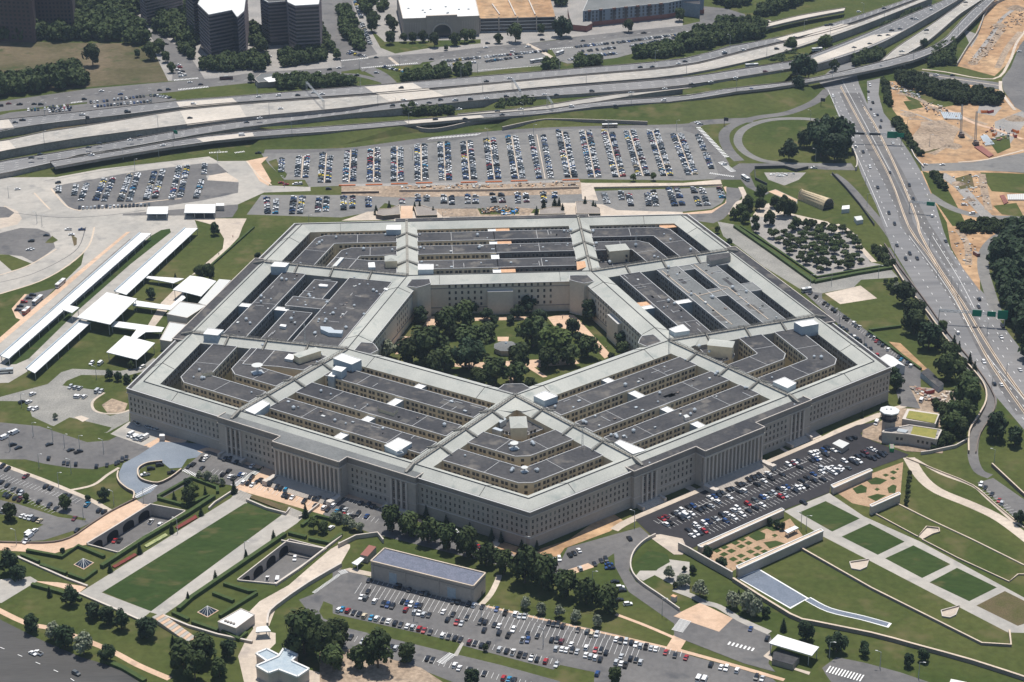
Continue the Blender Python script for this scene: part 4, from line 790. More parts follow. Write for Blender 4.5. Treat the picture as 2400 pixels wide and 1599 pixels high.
# ---- flat-roofed wings
random.seed(11)
def wing(poly, wall='tan_wall', roof='roof_dark', z=ZR, name='ring_wing', joints=()):
    mb = MB(); mb.prism(poly, 2, z, wall, roof); o = part(mb, name)
    cp = MB(); n = len(poly)
    for i in range(n): cp.bar((*poly[i], z+.12), (*poly[(i+1) % n], z+.12), .42, 'coping')
    for a, b in joints: cp.bar((*a, z+.04), (*b, z+.04), .25, 'coping')
    part(cp, 'coping', o); return o
def rect(k, a0, a1, t0, t1): return [fp(k, a0, t0), fp(k, a1, t0), fp(k, a1, t1), fp(k, a0, t1)]
RING = [(101.6, 116.4), (128.5, 144.0), (153.2, 169.0)]
WZ = (19.6, 16.2, 12.8)
def wing_windows(o, k, a0, a1, t0, t1, sides=(1, -1)):
    mb = MB()
    if 1 in sides: wall_win(mb, k, a1, t0+1, t1-1, WZ, 6.2, 1.75, 1.8, 1, 2.55, skip=lambda t, z: abs(t) < 6)
    if -1 in sides: wall_win(mb, k, a0, t0+1, t1-1, WZ, 6.2, 1.75, 1.8, -1, 2.55, skip=lambda t, z: abs(t) < 6)
    part(mb, 'wing_windows', o, kind='stuff')
E_ = 53.6
for k in (0, 1):
    for a0, a1 in RING:
        o = wing(rect(k, a0, a1, -E_, E_), joints=[(fp(k, a0, -30), fp(k, a1, -30)), (fp(k, a0, 30), fp(k, a1, 30))]); wing_windows(o, k, a0, a1, -E_, E_)
k = 2
for i, (a0, a1) in enumerate(RING):
    rf = 'roof_dark' if i == 0 else 'roof_grey'
    o = wing(rect(k, a0, a1, -E_, E_), 'grey_wall', rf, joints=[(fp(k, a0, -33), fp(k, a1, -33)), (fp(k, a0, 33), fp(k, a1, 33))]); wing_windows(o, k, a0, a1, -E_, E_)
for a0, a1, t0, t1 in ((144, 153.2, 45, 53), (144, 153.2, -4, 9), (169, 178, 45, 53), (169, 178, -4, 9.5)): wing(rect(k, a0, a1, t0, t1), 'grey_wall', 'roof_grey', ZR-.05, 'infill_block')
ln = MB()
for pa in ([(131, 50), (131, 9), (134, 6), (134, -48)], [(156, 52), (156, 12), (159, 8), (159, -49)], [(134, 2), (157, 6)]):
    for i in range(len(pa)-1): ln.bar(fp(2, *pa[i], 22.08), fp(2, *pa[i+1], 22.08), .5, 'tan_curb')
part(ln, 'roof_walk_line')
k = 3
for a0, a1 in RING:
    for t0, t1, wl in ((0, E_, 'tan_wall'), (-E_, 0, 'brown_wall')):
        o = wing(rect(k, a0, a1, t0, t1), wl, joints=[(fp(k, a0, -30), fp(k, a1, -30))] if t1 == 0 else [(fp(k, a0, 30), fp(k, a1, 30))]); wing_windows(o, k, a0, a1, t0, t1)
k = 4
o = wing(rect(4, 153.2, 169, -E_, E_), 'grey_wall', joints=[(fp(4, 153.2, 0), fp(4, 169, 0))]); wing_windows(o, 4, 153.2, 169, -E_, E_)
o = wing(rect(4, 92.5, 122.3, -E_, E_), 'grey_wall', z=22.3); 
for t0, t1, a0, a1, z in ((-46, -14, 128, 144, 21.8), (-14, 1.5, 122, 147, 22.6), (5.5, E_, 127, 144, 21.0)):
    o = wing(rect(4, a0, a1, t0, t1), 'grey_wall', z=z); wing_windows(o, 4, a0, a1, t0, t1, (1,))
# ---- bent wings in the five corners
def bent(k, a0, a1, wall, roof='roof_dark', z=ZR, ch=5.0, win=True):
    """V-shaped wing between the spoke of face k (t>0) and the spoke of face k+1 (t<0)"""
    k2 = (k+1) % 5; e0, e1 = a0*T36, a1*T36
    poly = [fp(k, a0, 68.2), fp(k, a1, 68.2), fp(k, a1, e1-ch), fp(k2, a1, -(e1-ch)), fp(k2, a1, -68.2), fp(k2, a0, -68.2), fp(k2, a0, -(e0-1)), fp(k, a0, e0-1)]
    if e0-1 < 69: poly = [fp(k, a1, 68.2), fp(k, a1, e1-ch), fp(k2, a1, -(e1-ch)), fp(k2, a1, -68.2)]
    m_ = (68.2+e1)/2
    o = wing(poly, wall, roof, z, 'corner_wing', joints=[(fp(k, a0, m_), fp(k, a1, m_)), (fp(k2, a0, -m_), fp(k2, a1, -m_))])
    if win:
        mb = MB()
        wall_win(mb, k, a1, 69, e1-ch, WZ, 6.2, 1.75, 1.8, 1, 2.55); wall_win(mb, k2, a1, -(e1-ch), -69, WZ, 6.2, 1.75, 1.8, 1, 2.55)
        wall_win(mb, k, a0, 69, e0-1, WZ, 6.2, 1.75, 1.8, -1, 2.55); wall_win(mb, k2, a0, -(e0-1), -69, WZ, 6.2, 1.75, 1.8, -1, 2.55)
        c = Vector((*fp(k, a1, e1-ch), 0)); d = Vector((*fp(k2, a1, -(e1-ch)), 0)); u = (d-c).normalized(); nn = Vector((u.y, -u.x, 0))
        for z_ in WZ:
            m2 = (c+d)/2+Vector((0, 0, z_)); mb.face([m2-u*.9-Vector((0, 0, .9))+nn*.06, m2+u*.9-Vector((0, 0, .9))+nn*.06, m2+u*.9+Vector((0, 0, .9))+nn*.06, m2-u*.9+Vector((0, 0, .9))+nn*.06], 'pane')
        part(mb, 'wing_windows', o, kind='stuff')
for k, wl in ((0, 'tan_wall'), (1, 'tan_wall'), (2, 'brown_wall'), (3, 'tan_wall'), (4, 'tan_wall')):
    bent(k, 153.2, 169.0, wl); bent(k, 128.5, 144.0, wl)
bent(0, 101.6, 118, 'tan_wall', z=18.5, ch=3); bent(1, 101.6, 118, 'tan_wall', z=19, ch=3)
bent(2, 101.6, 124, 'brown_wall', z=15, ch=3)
# filled block in the upper left corner and in the left corner
wing([fp(4, 93, -68.2), fp(4, 143.6, -68.2), fp(4, 143.6, -86), fp(3, 118, 84), fp(3, 118, 68.2), fp(3, 95, 68.2)], 'grey_wall', z=22.25)
wing([fp(4, 95, 68.2), fp(4, 140, 68.2), fp(4, 140, 92), fp(0, 122, -84), fp(0, 118, -68.2), fp(0, 95, -68.2)], 'tan_wall', z=22.25)
# kite-shaped slate roof tips where two spokes leave an inner corner
for k in range(5):
    k2 = (k+1) % 5; mb = MB()
    c0 = fp(k, 84, 61, 25.0); 
    mb.face([c0, fp(k, 106, 61.1, 24.9), fp(k, 99, 68, 22.4), (*fp(k, 95, 95*T36)[:2], 22.2)], 'slate'); mb.face([c0, (*fp(k, 95, 95*T36)[:2], 22.2), fp(k2, 99, -68, 22.4), fp(k2, 106, -61.1, 24.9)], 'slate')
    part(mb, 'valley_roof')
# ---- penthouses in the corners
def penthouse(x, y, rot, sx, sy, z0, h, wall='tan_wall', roof='slate', rise=2.2):
    mb = MB(); mb.box((x, y, z0), (sx, sy, h), rot, wall); c, s_ = cos(rot), sin(rot); r = []
    for u, v in ((-1, -1), (1, -1), (1, 1), (-1, 1)): r.append((x+(u*sx/2+u*.4)*c-(v*sy/2+v*.4)*s_, y+(u*sx/2+u*.4)*s_+(v*sy/2+v*.4)*c, z0+h))
    a, b = (x-(sx*.28)*c, y-(sx*.28)*s_, z0+h+rise), (x+(sx*.28)*c, y+(sx*.28)*s_, z0+h+rise)
    mb.face([r[0], r[1], b, a], roof); mb.face([r[1], r[2], b], roof); mb.face([r[2], r[3], a, b], roof); mb.face([r[3], r[0], a], roof)
    return part(mb, 'penthouse')
for (x, y, z0), rot, sx, sy, h in ((Q("-0.4,-142.9",26)[0], 90, 14, 9, 1), (Q("83.3,127.8",15)[0], 10, 14, 11, 9), (Q("129.2,-42.8",25)[0], -18, 15, 9, 2), (Q("-122.6,-39.4",22.3)[0], 36, 16, 6, 4.5), (Q("-71.9,109.6",22.2)[0], 90, 9, 8, 5.0)):
    penthouse(x, y, R(rot), sx, sy, z0-7, h+7, rise=1.6 if h != 4.5 else .3)
# ---- white lift houses (roof boxes)
def box4(pts, z0, z1, wall, roof, name, parent=PENT, coping=None, **kw):
    mb = MB(); p = [(q[0], q[1]) for q in pts]; mb.prism(p, z0, z1, wall, roof)
    if coping:
        for i in range(len(p)): mb.bar((*p[i], z1+.1), (*p[(i+1) % len(p)], z1+.1), .35, coping)
    return mb.build(name, parent, **kw)
for q in (Q("-187.9,-8.2 -185.5,0.2 -175.9,-2.8 -178.8,-11.0",27), Q("-152.6,103.6 -149.9,112.6 -140.2,109.3 -142.8,101.7",26), Q("-106.7,-49.8 -101.4,-42.8 -89.6,-53.0 -95.4,-59.4",27), Q("-53.8,101.2 -43.6,100.1 -43.8,90.8 -53.8,91.2",26),
          Q("10.5,-107.3 17.8,-101.3 24.3,-108.7 16.2,-114.5",26), Q("100.7,-16.2 110.2,-9.5 113.2,-19.2 103.8,-21.9",25.5), Q("179.2,-15.2 191.8,-11.5 194,-19.0 182.8,-22.8",27.5), Q("152.2,-95.2 160.1,-89.7 165.4,-98.1 159.1,-104.6",25),
          Q("-155.6,-112.4 -146.6,-99.2 -141.7,-104.8 -149.6,-118.0",24.5), Q("-75.6,-162.2 -68,-153.2 -60.5,-160.0 -68.6,-170.3",24.5), Q("51.8,-165.9 54.9,-162.8 67.7,-176.2 60.1,-180.1",24), Q("-74.8,176.3 -65.1,176.3 -65.1,166.3 -75.3,167.0",26)):
    box4(q, 20, q[0][2], 'blue_panel_and_shade', 'white_roof', 'lift_house', coping='white_roof')  # white boxes: the shade on their sides is put into the bluish wall colour
# stair bridges with white roofs across the wells
for k, (dk) in ((0, 0), (1, 0), (2, 0), (4, 0), (3, 0)):
    for a0, a1 in ((93, 101.6), (116.4, 128.5), (144, 153.2), (169, 178)):
        if k == 4 and a0 in (93, 116.4): continue
        if k == 2 and a0 in (144, 169): continue
        t = {0: 2, 1: 0, 2: 0, 4: 3, 3: 1}[k]
        box4(rect(k, a0, a1, t-2.6, t+2.6), 3, 20.6, 'blue_panel_and_shade', 'white_roof', 'link_bridge', coping='white_roof')
        if k == 3 and a0 != 116.4: box4(rect(k, a0+.1, a1-.1, t-12.5, t-2.7), 3, 20.9, 'brown_wall', 'orange_board', 'boarded_block')
box4(Q("86.4,38.6 94.6,40.4 97.7,30.6 89.8,27.6",20.5), 3, 20.5, 'blue_panel_and_shade', 'orange_board', 'boarded_block')
box4(Q("118.3,181.3 131.4,181.9 132.4,173.9 118,170.5",20.5), 3, 20.5, 'brown_wall', 'orange_board', 'boarded_block')
box4(Q("53,103.6 59,104.5 59,94.0 52.2,88.7",24), 16, 24, 'brown_wall', 'orange_board', 'cooling_unit')
box4(Q("141.4,104.3 157.9,108.6 157.4,100.6 142.4,93.7",26), 18, 26, 'grey_wall', 'roof_dark', 'cooling_unit')
box4(Q("-136.5,-41.1 -134.1,-34.4 -129.6,-36.8 -131.5,-43.6",24), 21, 24, 'pale_panel', 'white_roof', 'skylight')
box4(Q("-185,-57.8 -184.5,-56.3 -179,-55.3 -178.3,-58.8 -183.7,-61.0",24.5), 21, 24.5, 'tan_wall', 'roof_dark', 'roof_hatch')
box4(Q("-112.3,105.6 -106.3,123.6 -103.9,122.8 -109.8,104.1",23.6), 21, 23.6, 'blue_panel_and_shade', 'pale_panel', 'skylight')
box4(Q("-87.5,110.2 -83.1,110.6 -82.5,101.4 -87.1,101.7",24.5), 21, 24.5, 'blue_panel_and_shade', 'white_roof', 'roof_hatch')
box4(Q("-119.9,76.9 -118.5,78.5 -113.4,76.5 -114,73.4 -119.1,74.4",23), 21, 23, 'pale_panel', 'white_roof', 'skylight')
box4(Q("-77.1,66.2 -76.1,68.6 -73.5,66.5 -74.7,63.9",23.2), 21, 23.2, 'pale_panel', 'white_roof', 'skylight')
box4(Q("-142.2,10.8 -141.4,13.6 -137.7,12.2 -138.2,8.8",23), 20, 23, 'pale_panel', 'white_roof', 'skylight')
box4(Q("-116.2,4.0 -109.6,2.4 -107.2,-2.3 -101.8,-3.2 -102.6,-8.2 -110.7,-6.5 -115.8,-0.6",25), 21, 25, 'blue_panel_and_shade', 'silver', 'air_handler')
box4(Q("-107,-65.2 -104.8,-60.2 -98.4,-63.2 -101.3,-69.1",27), 14, 27, 'blue_panel_and_shade', 'white_roof', 'air_handler')
box4(Q("-109.6,-67.8 -107.4,-62.3 -103.9,-64.6 -105.9,-69.5",24), 4, 24, 'blue_panel_and_shade', 'white_roof', 'air_handler')
box4(Q("-79.7,-108.1 -68,-114.9 -70.5,-120.8 -79.2,-114.2",24), 21, 24, 'tan_wall', 'roof_dark', 'roof_hatch')
box4(Q("94,-134.9 96.2,-133.9 97.4,-136.9 94.6,-138.5",24.5), 21, 24.5, 'pale_stone', 'pale_panel', 'roof_hatch')
box4(Q("-11.6,-129.0 -8,-125.1 -6.4,-128.3 -10.2,-133.2",22), 18, 22, 'silver', 'silver', 'air_handler')
box4(Q("-15.1,-139.9 -13.2,-138.0 -8.9,-141.8 -10.3,-143.7",22), 18, 22, 'silver', 'silver', 'air_handler')
# dome vents
vm = MB(); vm.cyl((0, 0, 0), .55, .8, 8, 'silver'); vm.cyl((0, 0, .8), .95, .5, 8, 'silver', .9); vm.cyl((0, 0, 1.3), .9, .5, 8, 'silver', .3); vmesh = vm.mesh('roof_vent')
V_ = (Q("-120,157.2 -123.3,151.2 -121.7,153.2 -110.4,163.6 -102.4,132.1 -90.9,139.5 -71.2,136.8 -135.6,115.0 -133.2,114.2 -76,166.2 -96.5,89.2 -144.5,88.6 -141.4,87.7 -149.9,55.5 -156.5,59.6 -156,51.1 -132.5,52.3 -125.5,60.0 -124.7,57.5 -122.6,72.1 -83.6,65.1 -81.4,62.5 -79.4,58.7 -113.3,46.5 -95.7,40.5 -114.4,30.0 -108.9,28.4 -89.3,26.0 -134.1,31.8 -135.2,21.4 -117.6,19.1 -118.1,16.3 -113.2,18.3 -113.8,15.4 -87.3,76.2 -163.7,22.7 -160.9,16.8",22)
 +Q("-173.4,-9.5 -150.8,-18.6 -186.8,-51.8 -189.4,-61.4 -184.2,-63.7 -183,-63.3 -153.6,-84.9 -115.1,-34.4 -113,-85.9 -107.2,-90.2 -128.1,-107.7 -103.9,-125.2 -97.7,-129.3 -100.3,5.2 -135.1,21.2 -119.1,0.3 -119.5,-2.5 -117,-30.0 -116.9,-44.4",22)
 +Q("-41.9,-135.2 22.3,-115.6 21.5,-109.8 36.9,-136.2 38.3,-137.3 -31.5,-173.1 6.2,-160.6 7,-162.1 -6.6,-161.7 -6.3,-191.5 -7.1,-193.0 5.9,-192.2 6.9,-193.4 50.9,-153.7 -4,-90.2",22)
 +Q("65.7,-89.3 84.6,-101.6 82.2,-112.8 101.7,-125.6 135.4,-97.6 136.8,-97.3 53.5,-154.8 54,-156.5 68.4,-188.6 63.9,-149.8 98.8,-130.2 160.2,-121.7",22)
 +Q("69.7,163.1 69.7,139.6 67.8,134.9 96.7,134.4 107,112.7 109.3,111.5 133.2,123.0 121.9,143.3 118.8,154.4 75.6,104.2 63.9,97.1 66.5,96.3 114.1,92.5 123.1,45.3 135.1,40.8 136.2,39.0 158.8,105.2 164.1,89.1 151.7,54.5 159.6,47.1 110.3,30.5 106.9,34.9",22)
 +Q("176.7,50.5 185.3,23.9 151.5,54.6 159.4,47.3 123.4,45.4 136.1,39.1 110.1,30.4 105.7,-56.0 122.3,-75.7 120.8,-77.7 147.6,-24.7 188.2,-58.2 184.1,-56.9 153.6,-84.4 116.7,-37.5 121.7,-45.9",22)
 +Q("-51.8,165.4 -11.6,160.9 -51.7,139.7 -49.4,137.9 -11.4,136.7 -51.3,112.9 -11.2,109.0 28.9,185.1 49.5,164.8 52,164.1 54.3,165.7 69.6,162.5 50.1,140.3 69.7,138.9 64.1,96.6",22))
for i, (x, y, z) in enumerate(V_):
    o = bpy.data.objects.new('roof_vent', vmesh); COL.objects.link(o); o.parent = PENT; o.location = (x, y, ZR+.05); sc = (1, .7, 1.25)[i*7 % 3]; o.scale = (sc, sc, sc)
# dishes and masts
def dish(x, y, z, r):
    mb = MB(); mb.cyl((x, y, z), r*.25, r*1.1, 8, 'silver'); mb.cyl((x, y, z+r*1.1), r*.15, r*.45, 14, 'pale_panel', r); mb.box((x, y, z), (r*2, r*1.6, .5), .4, 'metal'); part(mb, 'satellite_dish')
for q, r in ((Q("-4.1,-165.8",22)[0], 2.4), (Q("-0,-193.4",22)[0], 1.9), (Q("-151.8,-56.7",22)[0], 3.4), (Q("-67.2,-170.6",24)[0], 1.8)): dish(q[0], q[1], q[2], r)
for q, h in ((Q("-125,-17.1",22)[0], 14), (Q("33.6,-166.8",22)[0], 13), (Q("96.7,134.4",22)[0], 10), (Q("97.4,-42.7",22)[0], 15)):
    mb = MB(); x, y, z = q
    for dx, dy in ((.6, 0), (-.3, .5), (-.3, -.5)): mb.bar((x+dx, y+dy, z), (x+dx*.5, y+dy*.5, z+h), .16, 'metal')
    for i in range(8): mb.bar((x+.6, y, z+h*i/8), (x-.2, y+.3, z+h*(i+1)/8), .1, 'metal')
    part(mb, 'antenna_mast')

# small units, ducts and patches scattered on the flat roofs
random.seed(17)
for i in range(150):
    k = random.randrange(5); a0, a1 = random.choice(RING); a = random.uniform(a0+2, a1-2); t = random.uniform(-50, 50); x, y = fp(k, a, t)
    if random.random() < .4: mb = MB(); L2 = random.uniform(3, 9); mb.box((x, y, ZR+.02), (L2, .3, .35), R(FN[k])+random.choice((0, pi/2)), 'coping'); part(mb, 'roof_duct')
    else: mb = MB(); s_ = random.uniform(.6, 1.5); mb.box((x, y, ZR+.02), (s_, s_*random.uniform(.7, 1.8), random.uniform(.3, 1.2)), R(FN[k]), random.choice(('metal', 'pale_panel', 'roof_dark', 'silver', 'brown_wall'))); part(mb, 'roof_unit')

for i in range(90):
    k = random.randrange(5); a0, a1 = random.choice(RING); a = random.uniform(a0+3, a1-3); t = random.uniform(-46, 46); x, y = fp(k, a, t)
    if k == 4 and a < 150: continue
    mb = MB(); mb.box((x, y, ZR+.004+.004*(i % 5)), (random.uniform(2, 5), random.uniform(3, 16), .02), R(FN[k]), random.choice(('roof_patch', 'roof_patch_pale', 'roof_patch'))); part(mb, 'roof_patch')
# ================================================================ sunken courts beside the parade terrace
for hi, h in enumerate(HOLES):
    c = cen(h); nm = ('left', 'right')[hi]
    mb = MB(); mb.face([(p[0], p[1], -6) for p in (h if sum(h[i][0]*h[(i+1) % 4][1]-h[(i+1) % 4][0]*h[i][1] for i in range(4)) > 0 else h[::-1])], 'asphalt'); mb.build('court_floor', kind='structure')
    t = thing('retaining_wall', 'stone retaining walls with dark arches round the sunken service court on the %s of the parade lawn' % nm, 'wall')
    n = 4
    for i in range(n):
        a, b = Vector((*h[i][:2], 0)), Vector((*h[(i+1) % n][:2], 0)); d = (b-a).normalized(); inn = Vector((-d.y, d.x, 0))
        if (Vector((*c, 0))-a).dot(inn) < 0: inn = -inn
        mb = MB(); q = [a-inn*.6, b-inn*.6, b+inn*.02, a+inn*.02]; mb.prism([(v.x, v.y) for v in q], -6.2, .9, 'stone', 'pale_stone'); mb.build('wall', t)
        L_ = (b-a).length
        if L_ > 45:
            k = 4
            for j in range(k):
                m0 = a+d*(L_*(j+.5)/k)+inn*.06; w2 = L_/k*.36; am = MB()
                pts = [m0-d*w2+Vector((0, 0, -6)), m0+d*w2+Vector((0, 0, -6))]
                for s_ in range(9): an = pi*s_/8; pts.append(m0+d*w2*cos(an)+Vector((0, 0, -3.2+2.4*sin(an))))
                am.face(pts if (pts[1]-pts[0]).cross(Vector((0, 0, 1))).dot(inn) > 0 else pts[::-1], 'tyre'); am.build('arch', t)
def wall(line, label, h=1.2, wd=.6, m='stone', top='pale_stone', name='low_wall', cat='wall', z0=-.2, k=1):
    pts = smooth(line, k) if k > 1 else line; Lp, Rp = strip(pts, wd); mb = MB()
    for i in range(len(pts)-1):
        a, b, c, d = Lp[i], Rp[i], Rp[i+1], Lp[i+1]
        for p, q in ((b, c), (d, a)): mb.face([(*p, z0), (*q, z0), (*q, h), (*p, h)], m)
        mb.face([(*a, h), (*b, h), (*c, h), (*d, h)], top)
    for i, fl in ((0, 0), (-1, 1)):
        a, b = Lp[i], Rp[i]; q = [(*a, z0), (*b, z0), (*b, h), (*a, h)]; mb.face(q[::-1] if fl else q, m)
    return tag(mb.build(name), label, cat)
wall(Q("-267.4,-230.3 -251.9,-243.2 -238.4,-254.2 -226.7,-262.4"), 'stone terrace wall below the left hedge garden and pyramid skylight', 1.0, 1.0)
wall(Q("-186.5,-292.6 -171.9,-304.0 -157.1,-312.8 -139.7,-320.4"), 'stone terrace wall below the right hedge garden beside the broad steps', 1.4, 1.0)
wall(Q("-230.9,-268.6 -213.5,-282.5 -196.4,-296.7"), 'stone parapet at the open lower end of the parade lawn', 1.0, 1.0)
wall(Q("-283.9,-213.3 -256.1,-216.2 -243.1,-211.8 -234.2,-198.2 -225.1,-184.3 -212.7,-169.8"), 'brown parapet along the upper edge of the curved pink bridge road', 1.0, .7, 'brown_wall', 'brown_wall', k=3)
wall(Q("-232.9,-219.2 -219.9,-201.0 -203.9,-177.8"), 'stone parapet between the curved pink bridge road and the left sunken court', 1.3, .8)
wall(Q("-226.3,-139.0 -225.9,-146.0 -223.4,-153.1 -218.6,-160.2 -214.5,-164.7 -214,-172.2"), 'curved brown wall outside the blue horseshoe ramp', 2.0, .8, 'brown_wall', 'tan_curb', k=4)
wall(Q("-202.8,-127.3 -210.8,-129.1 -215,-134.1 -215.3,-139.7 -213.8,-145.9 -210.1,-150.5 -202.5,-153.6 -195.9,-147.1 -191.1,-138.1"), 'curved brown wall inside the blue horseshoe ramp', 1.6, .8, 'brown_wall', 'tan_curb', k=3)
wall(Q("-171.8,-184.8 -169.1,-178.4 -160.5,-165.9 -157.5,-163.2"), 'stone balustrade beside the left stairs of the parade lawn', 1.5, .8)
wall(Q("-151.9,-176.2 -140.2,-186.8 -129.6,-193.1 -127.5,-187.6"), 'stone retaining wall of the flower bed at the head of the parade lawn', 1.6, .9)
wall(Q("-122.4,-197.6 -118.6,-194.7 -111.9,-183.7"), 'stone balustrade beside the right stairs of the parade lawn', 1.5, .8)
wall(Q("-130.6,-222.3 -106.5,-232.9"), 'stone parapet along the upper edge of the right sunken court', 1.2, .8)
wall(Q("-131.3,-267.4 -119.4,-251.5 -99,-219.6"), 'long stone parapet on the upper side of the pale bridge road', 1.4, .9)
wall(Q("-133.2,-305.7 -133.3,-297.0 -130.1,-289.1 -115.1,-268.4 -98.3,-249.9"), 'tall stone wall with dark arches below the pale bridge road', 2.2, 1.0, k=2)
wall(Q("-100.3,-230.3 -91.3,-221.7 -79.8,-219.3 -76.7,-227.2"), 'stone corner wall behind the red-roofed entrance hut', 2.5, .8)
wall(Q("77.7,-243.8 82.3,-249.4 91.1,-261.8 101.1,-275.5"), 'long grey retaining wall below the square beds of the memorial garden', 4.5, .9)
wall(Q("67.4,-228.9 60,-235.9 53.4,-247.6 50.6,-262.2 53.3,-275.4 62.5,-290.8 70.3,-304.1"), 'curved grey wall round the circular lawn beside the new car park', 1.8, .7, k=4)
wall(Q("203.3,-202.1 216.3,-220.7 233.9,-243.8 253.3,-271.3"), 'long low tan wall dividing the two lawns on the right', .6, .8, 'tan_curb', 'tan_curb')
wall(Q("141.3,-247.1 169.7,-289.8 192.3,-318.7 211.7,-343.6 225.3,-346.0 228.1,-333.2"), 'low tan wall bent round the lower end of the memorial lawn', 1.4, .9, 'stone_dark', 'tan_curb')
wall(Q("101.2,-277.3 124.1,-313.1 134.3,-320.4 160.4,-332.6 179,-344.1 203.2,-359.5 226,-376.8"), 'long dark wall below the pool lawn running to the bottom right', 2.2, 1.2, 'stone_dark', 'tan_curb', k=2)
wall(Q("187.4,-210.9 205.7,-238.9 212.9,-228.4 219.1,-230.4 218.5,-234.3 214.1,-236.3 207.2,-242.1 221.3,-262.6 241,-287.2 247.5,-280.4 250.7,-280.6"), 'thin low wall with a small lookout along the upper side of the square lawns', .8, .6, 'stone_dark', 'tan_curb')
wall(Q("164.3,-262.8 175,-260.5 171.8,-268.4 167.8,-271.1 164,-269.4 164.3,-262.8"), 'small pentagonal lookout of pale stone on the middle lawn', .8, .5, 'stone', 'pale_stone')
wall(Q("199.7,-312.4 210.2,-308.3 205.8,-316.9 202.3,-319.1 199,-317.8 199.7,-312.4"), 'small pentagonal lookout of pale stone on the lower lawn', .8, .5, 'stone', 'pale_stone')
wall(Q("220.6,-149.0 237.4,-168.7 249.8,-184.1 256.1,-205.4 264.4,-233.3"), 'thin wall between the curved pale path and the upper lawn', .8, .5, 'tan_curb', 'tan_curb', k=2)
wall(Q("266.5,-161.8 274.5,-198.3"), 'dark stone wall above the small car park at the right edge', 2.2, .8, 'brown_wall', 'tan_curb')
wall(Q("277.8,175.6 278.6,142.1 279.7,94.4 282.7,49.4 284.7,0.3 289.1,-39.5 289.8,-60.5 285.2,-80.6 275.7,-99.7 264.6,-120.1 257.5,-145.5"), 'dark retaining wall on the inner side of the curving ramp by the expressway', 2.2, .9, 'brown_wall', 'tan_curb', k=3)
wall(Q("282.2,181.0 282.8,133.7 285.9,78.8 288,20.7 292.6,-33.3 292.1,-75.0 283.9,-98.3 270.4,-122.4 261.6,-145.8"), 'dark guard wall on the outer side of the curving ramp by the expressway', 1.4, .6, 'brown_wall', 'brown_wall', k=3)
wall(Q("261.8,-129.3 251.9,-137.9 235.2,-144.1")+Q("229.9,-145.1"), 'low stone wall running from the ramp to the heliport garden', 2.0, .7)
wall(Q("216,351.0 239.9,351.1 247.5,341.9 258.5,348.1"), 'dark green site fence above the grey gravel yard', 2.4, .5, 'dark_metal', 'dark_metal')
wall(Q("216,351.0 212.4,325.4 219.2,311.5"), 'dark green site fence at the left end of the gravel yard', 2.0, .5, 'dark_metal', 'dark_metal')
wall(Q("302.2,389.8 301.2,368.1 297.4,347.2 294.8,340.4"), 'pale curved noise wall beside the expressway and the big tree clump', 3.5, .8, 'concrete_road', 'pale_stone', k=3)
wall(Q("274.7,333.1 278.5,300.8 281.5,261.7 283,218.5"), 'dark fence on the left of the straight ramp by the park', 2.2, .5, 'dark_metal', 'dark_metal')
wall(Q("559.1,855.0 530.4,816.6 500.1,736.7 472.9,677.2 449.2,623.1"), 'grey retaining wall between the green bank and the upper dirt site', 3.0, .9, 'concrete_road', 'concrete_road', k=3)
wall(Q("351.3,397.5 349.1,368.4 350.2,343.5"), 'pale kerb wall at the left edge of the big dirt site', 1.6, .8, 'concrete_road', 'pale_stone')
wall(Q("-66.3,317.1 1,313.8 73.1,314.8"), 'tan retaining wall along the trench between the two large car parks', 1.8, 1.0, 'tan_curb', 'tan_curb')
wall(Q("84.3,314.1 153.5,312.7")+Q("184.3,313.9"), 'tan wall along the walkway at the right end of the lower car park', 1.4, .8, 'tan_curb', 'tan_curb')
wall(Q("-111,315.9 -81.9,314.9"), 'brown retaining wall at the left end of the trench', 1.8, .9, 'brown_wall', 'tan_curb')
wall(Q("-60.7,479.8 -46.2,463.1 -29.2,463.9 -0.4,481.6 29.2,493.5"), 'curved dark abutment under the small ramp bridge', 3.5, 1, 'stone_dark', 'stone', k=3)
wall(Q("20.8,462.4 51.3,479.9 70,481.4 106.6,476.1 144.1,468.7"), 'long dark retaining wall behind the road at the top of the large car park', 3.2, .9, 'stone_dark', 'stone', k=3)
for q, lb in ((Q("329.2,565.3 323.9,449.1 318.4,321.6 308,214.4")+Q("309,156.6 308.9,95.0 306.2,43.1 303.1,-31.8 304.8,-107.4"), 'left concrete barrier dividing the expressway'), (Q("337.1,504.7 335.2,444.3 327.9,338.1 318.2,234.3")+Q("313,199.3 310.4,129.1 310.9,72.1 309.5,19.2 309.1,-36.5 310.5,-88.2"), 'right concrete barrier dividing the expressway')):
    wall(q, lb, 1.1, .5, 'tan_curb', 'tan_curb', 'median_barrier', 'barrier', k=2)
for i, (T_, B_) in enumerate(DECKS):
    for nm, ed in (('far', T_), ('near', B_)):
        mb = MB()
        for j in range(32):
            a, b = ed[j], ed[j+1]; mb.bar((a[0], a[1], a[2]+.55), (b[0], b[1], b[2]+.55), .45, 'stone_dark')
            mb.bar((a[0], a[1], a[2]+.2), (b[0], b[1], b[2]+.2), .45, 'stone_dark')
        tag(mb.build('guard_rail'), 'guard rail on the %s side of the %s raised roadway from the top' % (nm, ordw(i)), 'guard rail')
# piers of the elevated ramp
T_, B_ = DECKS[3]
for j in (24, 25, 26, 27, 28):
    a, b = T_[j], B_[j]; m_ = ((a[0]+b[0])/2, (a[1]+b[1])/2); mb = MB(); mb.box((*m_, 0), (2.2, 2.2, a[2]-1.6), .3, 'stone')
    mb.box((*m_, a[2]-2.8), (1.5, 7, 1.2), .3, 'stone'); tag(mb.build('bridge_pier'), '%s concrete pier from the left under the curved ramp bridge over the expressway' % ordw(j-24), 'pier')
